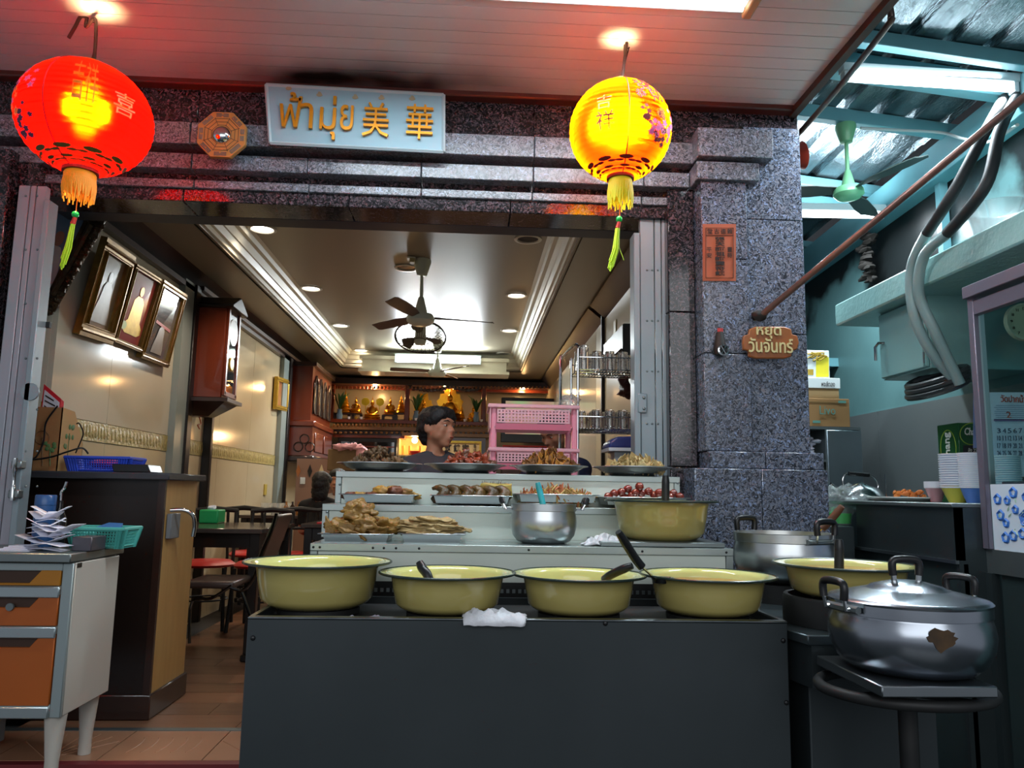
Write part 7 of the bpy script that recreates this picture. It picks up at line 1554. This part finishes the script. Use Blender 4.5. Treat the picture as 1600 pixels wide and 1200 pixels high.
# ---- people
def remesh(b, name, m_, t, vox=.012, smooth=4):
    bmesh.ops.recalc_face_normals(b.bm, faces=b.bm.faces); me = bpy.data.meshes.new('r'); b.bm.to_mesh(me); b.bm.free(); o = bpy.data.objects.new('r', me); COL.objects.link(o)
    md = o.modifiers.new('r', 'REMESH'); md.mode = 'VOXEL'; md.voxel_size = vox; md.use_smooth_shade = True
    if smooth: s = o.modifiers.new('s', 'SMOOTH'); s.factor = .5; s.iterations = smooth
    bpy.context.view_layer.update(); m2 = bpy.data.meshes.new_from_object(o.evaluated_get(bpy.context.evaluated_depsgraph_get())); bpy.data.objects.remove(o)
    org = ORG[t.name]
    for v in m2.vertices: v.co = (v.co-org)*K
    m2.materials.clear(); m2.materials.append(m_)
    for p in m2.polygons: p.use_smooth = True
    r = bpy.data.objects.new(name, m2); COL.objects.link(r); r.parent = t; ORG[r.name] = org; return r
def head(b, c, s, Rm, neck=True):   # s = head height; local: face towards -y
    def L(x, y, z): return c+Rm @ (V((x, y, z))*s)
    def E(p, r, **k): b.ball(L(*p), V(r)*s, 20, 14, rot=Rm, **k)
    E((0, .05, .14), (.335, .41, .36)); E((0, -.05, -.08), (.275, .33, .33)); E((0, -.17, -.30), (.17, .17, .14)); E((0, -.24, -.39), (.10, .085, .065))
    for sg in (-1, 1): E((sg*.16, -.14, -.17), (.13, .17, .15)); E((sg*.315, .05, -.02), (.04, .085, .125)); E((sg*.335, .08, .02), (.025, .065, .08)); E((sg*.115, -.335, .075), (.10, .05, .04)); E((sg*.17, -.26, -.08), (.10, .09, .09)); E((sg*.05, -.40, -.115), (.04, .045, .035))
    b.tube([L(0, -.345, .06), L(0, -.40, -.03), L(0, -.455, -.105), L(0, -.38, -.14)], [.030*s, .038*s, .055*s, .03*s], 10)
    E((0, -.375, -.225), (.095, .05, .026)); E((0, -.37, -.275), (.085, .05, .03)); E((0, -.37, .12), (.17, .05, .05))
    if neck: b.tube([L(0, .08, -.25), c+Rm @ V((0, .10*s, -.42*s)), c+V((0, .02*s, -.68*s))+Rm @ V((0, .12*s, 0))], [.19*s, .18*s, .23*s], 16)
    return L
def eyes(L, s, Rm, t):
    for sg in (-1, 1):
        obj('eye', B().ball(L(sg*.125, -.325, .02), V((.052, .04, .026))*s, 12, 8, rot=Rm), mat('eye_white', '#b8aca2', .2), t); obj('iris', B().ball(L(sg*.125, -.36, .018), V((.02, .012, .02))*s, 10, 6, rot=Rm), BLACKP, t)
        obj('eyebrow', B().tube([L(sg*.05, -.40, .10), L(sg*.13, -.405, .125), L(sg*.21, -.345, .10)], [.008*s, .014*s, .006*s], 6), HAIR, t)
    obj('lips', B().ball(L(0, -.415, -.245), V((.07, .022, .022))*s, 12, 8, rot=Rm), mat('lip_tone', '#7c4238', .4), t)
def hairmesh(L, s, Rm, t, fringe=True, long=False):
    b = B()
    def E(p, r, **k): b.ball(L(*p), V(r)*s, 20, 14, rot=Rm, **k)
    E((0, .10, .20), (.375, .42, .355)); E((0, .26, .02), (.33, .27, .30)); E((0, .30, -.16), (.24, .17, .20))
    for sg in (-1, 1): E((sg*.27, -.05, .20), (.12, .24, .17)); E((sg*.29, .16, .06), (.08, .14, .17))
    if fringe: E((0, -.20, .33), (.30, .20, .15)); E((.09, -.30, .235), (.20, .10, .085)); E((-.13, -.28, .24), (.16, .10, .08))
    if long: E((0, .2, -.3), (.36, .24, .45)); E((0, .1, -.1), (.38, .3, .4))
    o = remesh(b, 'hair', HAIR, t, .010, 2)
    for v in o.data.vertices:
        n = noise.noise(v.co*60)*.004+noise.noise(V((v.co.x*160, v.co.y*160, v.co.z*25)))*.0035; v.co += v.normal*n
    return o
def hand(b, p, d, up, s):  # palm from wrist p along d
    d = d.normalized(); up = (up-d*up.dot(d)).normalized(); sd = d.cross(up)
    b.tube([p, p+d*.05*s, p+d*.09*s], [.028*s, .038*s, .034*s], 10)
    for k, (o_, l) in enumerate(((-.030, .068), (-.010, .078), (.011, .073), (.031, .055))):
        q = p+d*.085*s+sd*o_*s; b.tube([q, q+d*l*.5*s-up*.006*s, q+d*l*.8*s-up*.025*s, q+d*l*.85*s-up*.045*s], [.0105*s, .0095*s, .0085*s, .007*s], 8)
    q = p+d*.03*s-sd*.03*s; b.tube([q, q-sd*.03*s+d*.03*s, q-sd*.035*s+d*.065*s-up*.012*s], [.013*s, .0115*s, .009*s], 8)
def person(lab, hc, s, Rm, shirt, sh_w=.29, lean=(0, 0), grp=None, fringe=True, long=False, arms=None, body_z=0, legs=True, skin=None, seated=False, face=True):
    t = thing('person', lab, 'person', (hc[0], hc[1], body_z), group=grp); hc = V(hc); b = B(); L = head(b, hc, s, Rm)
    ns = hc+V((0, .03*s, -.70*s)); hip = V((hc.x+lean[0], hc.y+lean[1], hc.z-3.2*s)); ch = ns.lerp(hip, .35)
    sd = V((1, 0, 0)); yaw = Matrix.Rotation(lean[2] if len(lean) > 2 else 0, 3, 'Z'); sd = yaw @ sd; fw = yaw @ V((0, -1, 0))
    def torso(bb, g=0, bottom=1.0):
        bb.tube([ns+V((0, 0, .08*s)), ns-V((0, 0, .1*s)), ch, ns.lerp(hip, .7), hip.lerp(ns, 1-bottom)], [.26*s+g, .42*s+g, .60*s+g, .52*s+g, .55*s+g], 18)
        for sg in (-1, 1): bb.ball(ns+sd*sg*.62*s-V((0, 0, .22*s)), V((.30, .27, .27))*s+V((g, g, g)), 14, 10); bb.tube([ns+sd*sg*.1*s+V((0, 0, .0)), ns+sd*sg*.62*s-V((0, 0, .15*s))], [.22*s+g, .20*s+g], 12)
    torso(b)
    A = arms or [(ns+sd*.74*s-V((0, 0, 1.2*s)), ns+sd*.5*s+fw*1.1*s-V((0, 0, 1.5*s))), (ns-sd*.74*s-V((0, 0, 1.2*s)), ns-sd*.4*s+fw*1.1*s-V((0, 0, 1.5*s)))]
    bs = B(); torso(bs, .03*s)
    for sg, (el_, wr) in zip((1, -1), A):
        sh = ns+sd*sg*.66*s-V((0, 0, .25*s)); b.tube([sh, el_, wr], [.21*s, .155*s, .11*s], 12); hand(b, wr, wr-el_, V((0, 0, 1)), s*2.0/.45*.2/.9*1.0); bs.tube([sh, sh.lerp(el_, .75)], [.26*s, .235*s], 12)
    if legs:
        for sg in (-1, 1):
            if seated: k_ = hip+sd*sg*.3*s+fw*1.7*s-V((0, 0, .1*s)); b.tube([hip+sd*sg*.25*s, k_, k_-V((0, 0, k_.z-.1))], [.36*s, .26*s, .16*s], 12); b.ball(k_*1+V((0, 0, -k_.z+.06))+fw*.2*s, V((.16, .42, .14))*s, 12, 8)
            else: k_ = V((hip.x+sg*.12, hip.y-.05, hip.z*.52)); b.tube([hip+sd*sg*.25*s, k_, V((hip.x+sg*.12, hip.y, .08))], [.36*s, .26*s, .16*s], 12); b.ball((hip.x+sg*.12, hip.y-.08, .06), V((.18, .5, .2))*s, 12, 8)
    remesh(b, 'body', skin or SKIN, t, .011, 2)
    bp = B(); bp.tube([hip+V((0, 0, .3*s)), hip-V((0, 0, .15*s))], [.57*s, .62*s], 16)
    for sg in (-1, 1):
        if seated: bp.tube([hip+sd*sg*.25*s, hip+sd*sg*.3*s+fw*1.7*s-V((0, 0, .1*s)), V((0, 0, 0))+(hip+sd*sg*.3*s+fw*1.7*s)*1-V((0, 0, hip.z-.2))], [.40*s, .31*s, .2*s], 12)
        else: bp.tube([hip+sd*sg*.25*s, V((hip.x+sg*.12, hip.y-.05, hip.z*.52)), V((hip.x+sg*.12, hip.y, .15))], [.40*s, .31*s, .2*s], 12)
    if legs: remesh(bp, 'trousers', mat('dark_trousers', '#1d2029', .8), t, .02, 2)
    remesh(bs, 'shirt', shirt, t, .014, 3)
    if face: eyes(L, s, Rm, t)
    hairmesh(L, s, Rm, t, fringe, long)
    return t, L, ns
YM = 5.1; hc = PY(684, 668, YM); s = 70*YM/FOC*.98
Rm = euler(math.radians(-6), math.radians(4), math.radians(52))
t, L, ns = person('young man with black fringe in charcoal shirt looking right behind the stall', hc+V((0, 0, -.01)), s, Rm, TSHIRT, lean=(-.14, .04, .35))
obj('neck_cord', B().tube([ns+V((.20*s*math.cos(a)*1.5, -.16*s*math.sin(a)*1.6+.03, .16*s-.22*s*max(0, math.sin(a)))) for a in [k*.314 for k in range(20)]], .006, 6, True), mat('dark_cord', '#241812', .6), t)
YB = 5.5; hc = PY(868, 676, YB); Rm = euler(math.radians(28), math.radians(0), math.radians(-48))
person('person with head bowed wearing dark blue, seen through the pink rack', hc, 62*YB/FOC, Rm, mat('navy_shirt', '#232848', .8), lean=(.12, .12, -.3))
YC_ = 8.5; hc = PY(503, 757, YC_)
person('person with long black hair in black clothes, seen from behind at the far tables', hc, 37*YC_/FOC, euler(0, 0, math.pi-.2), mat('black_clothes', '#0f0f11', .9), lean=(0, 0, math.pi), long=True, fringe=False, seated=True, face=False)
YC_ = 10.1; hc = PY(527, 752, YC_)
person('person with dark hair facing the camera, half hidden by the stand left end', hc, 36*YC_/FOC, euler(0, 0, -.15), mat('pale_shirt', '#8e8a88', .8), lean=(0, 0, 0), seated=True)
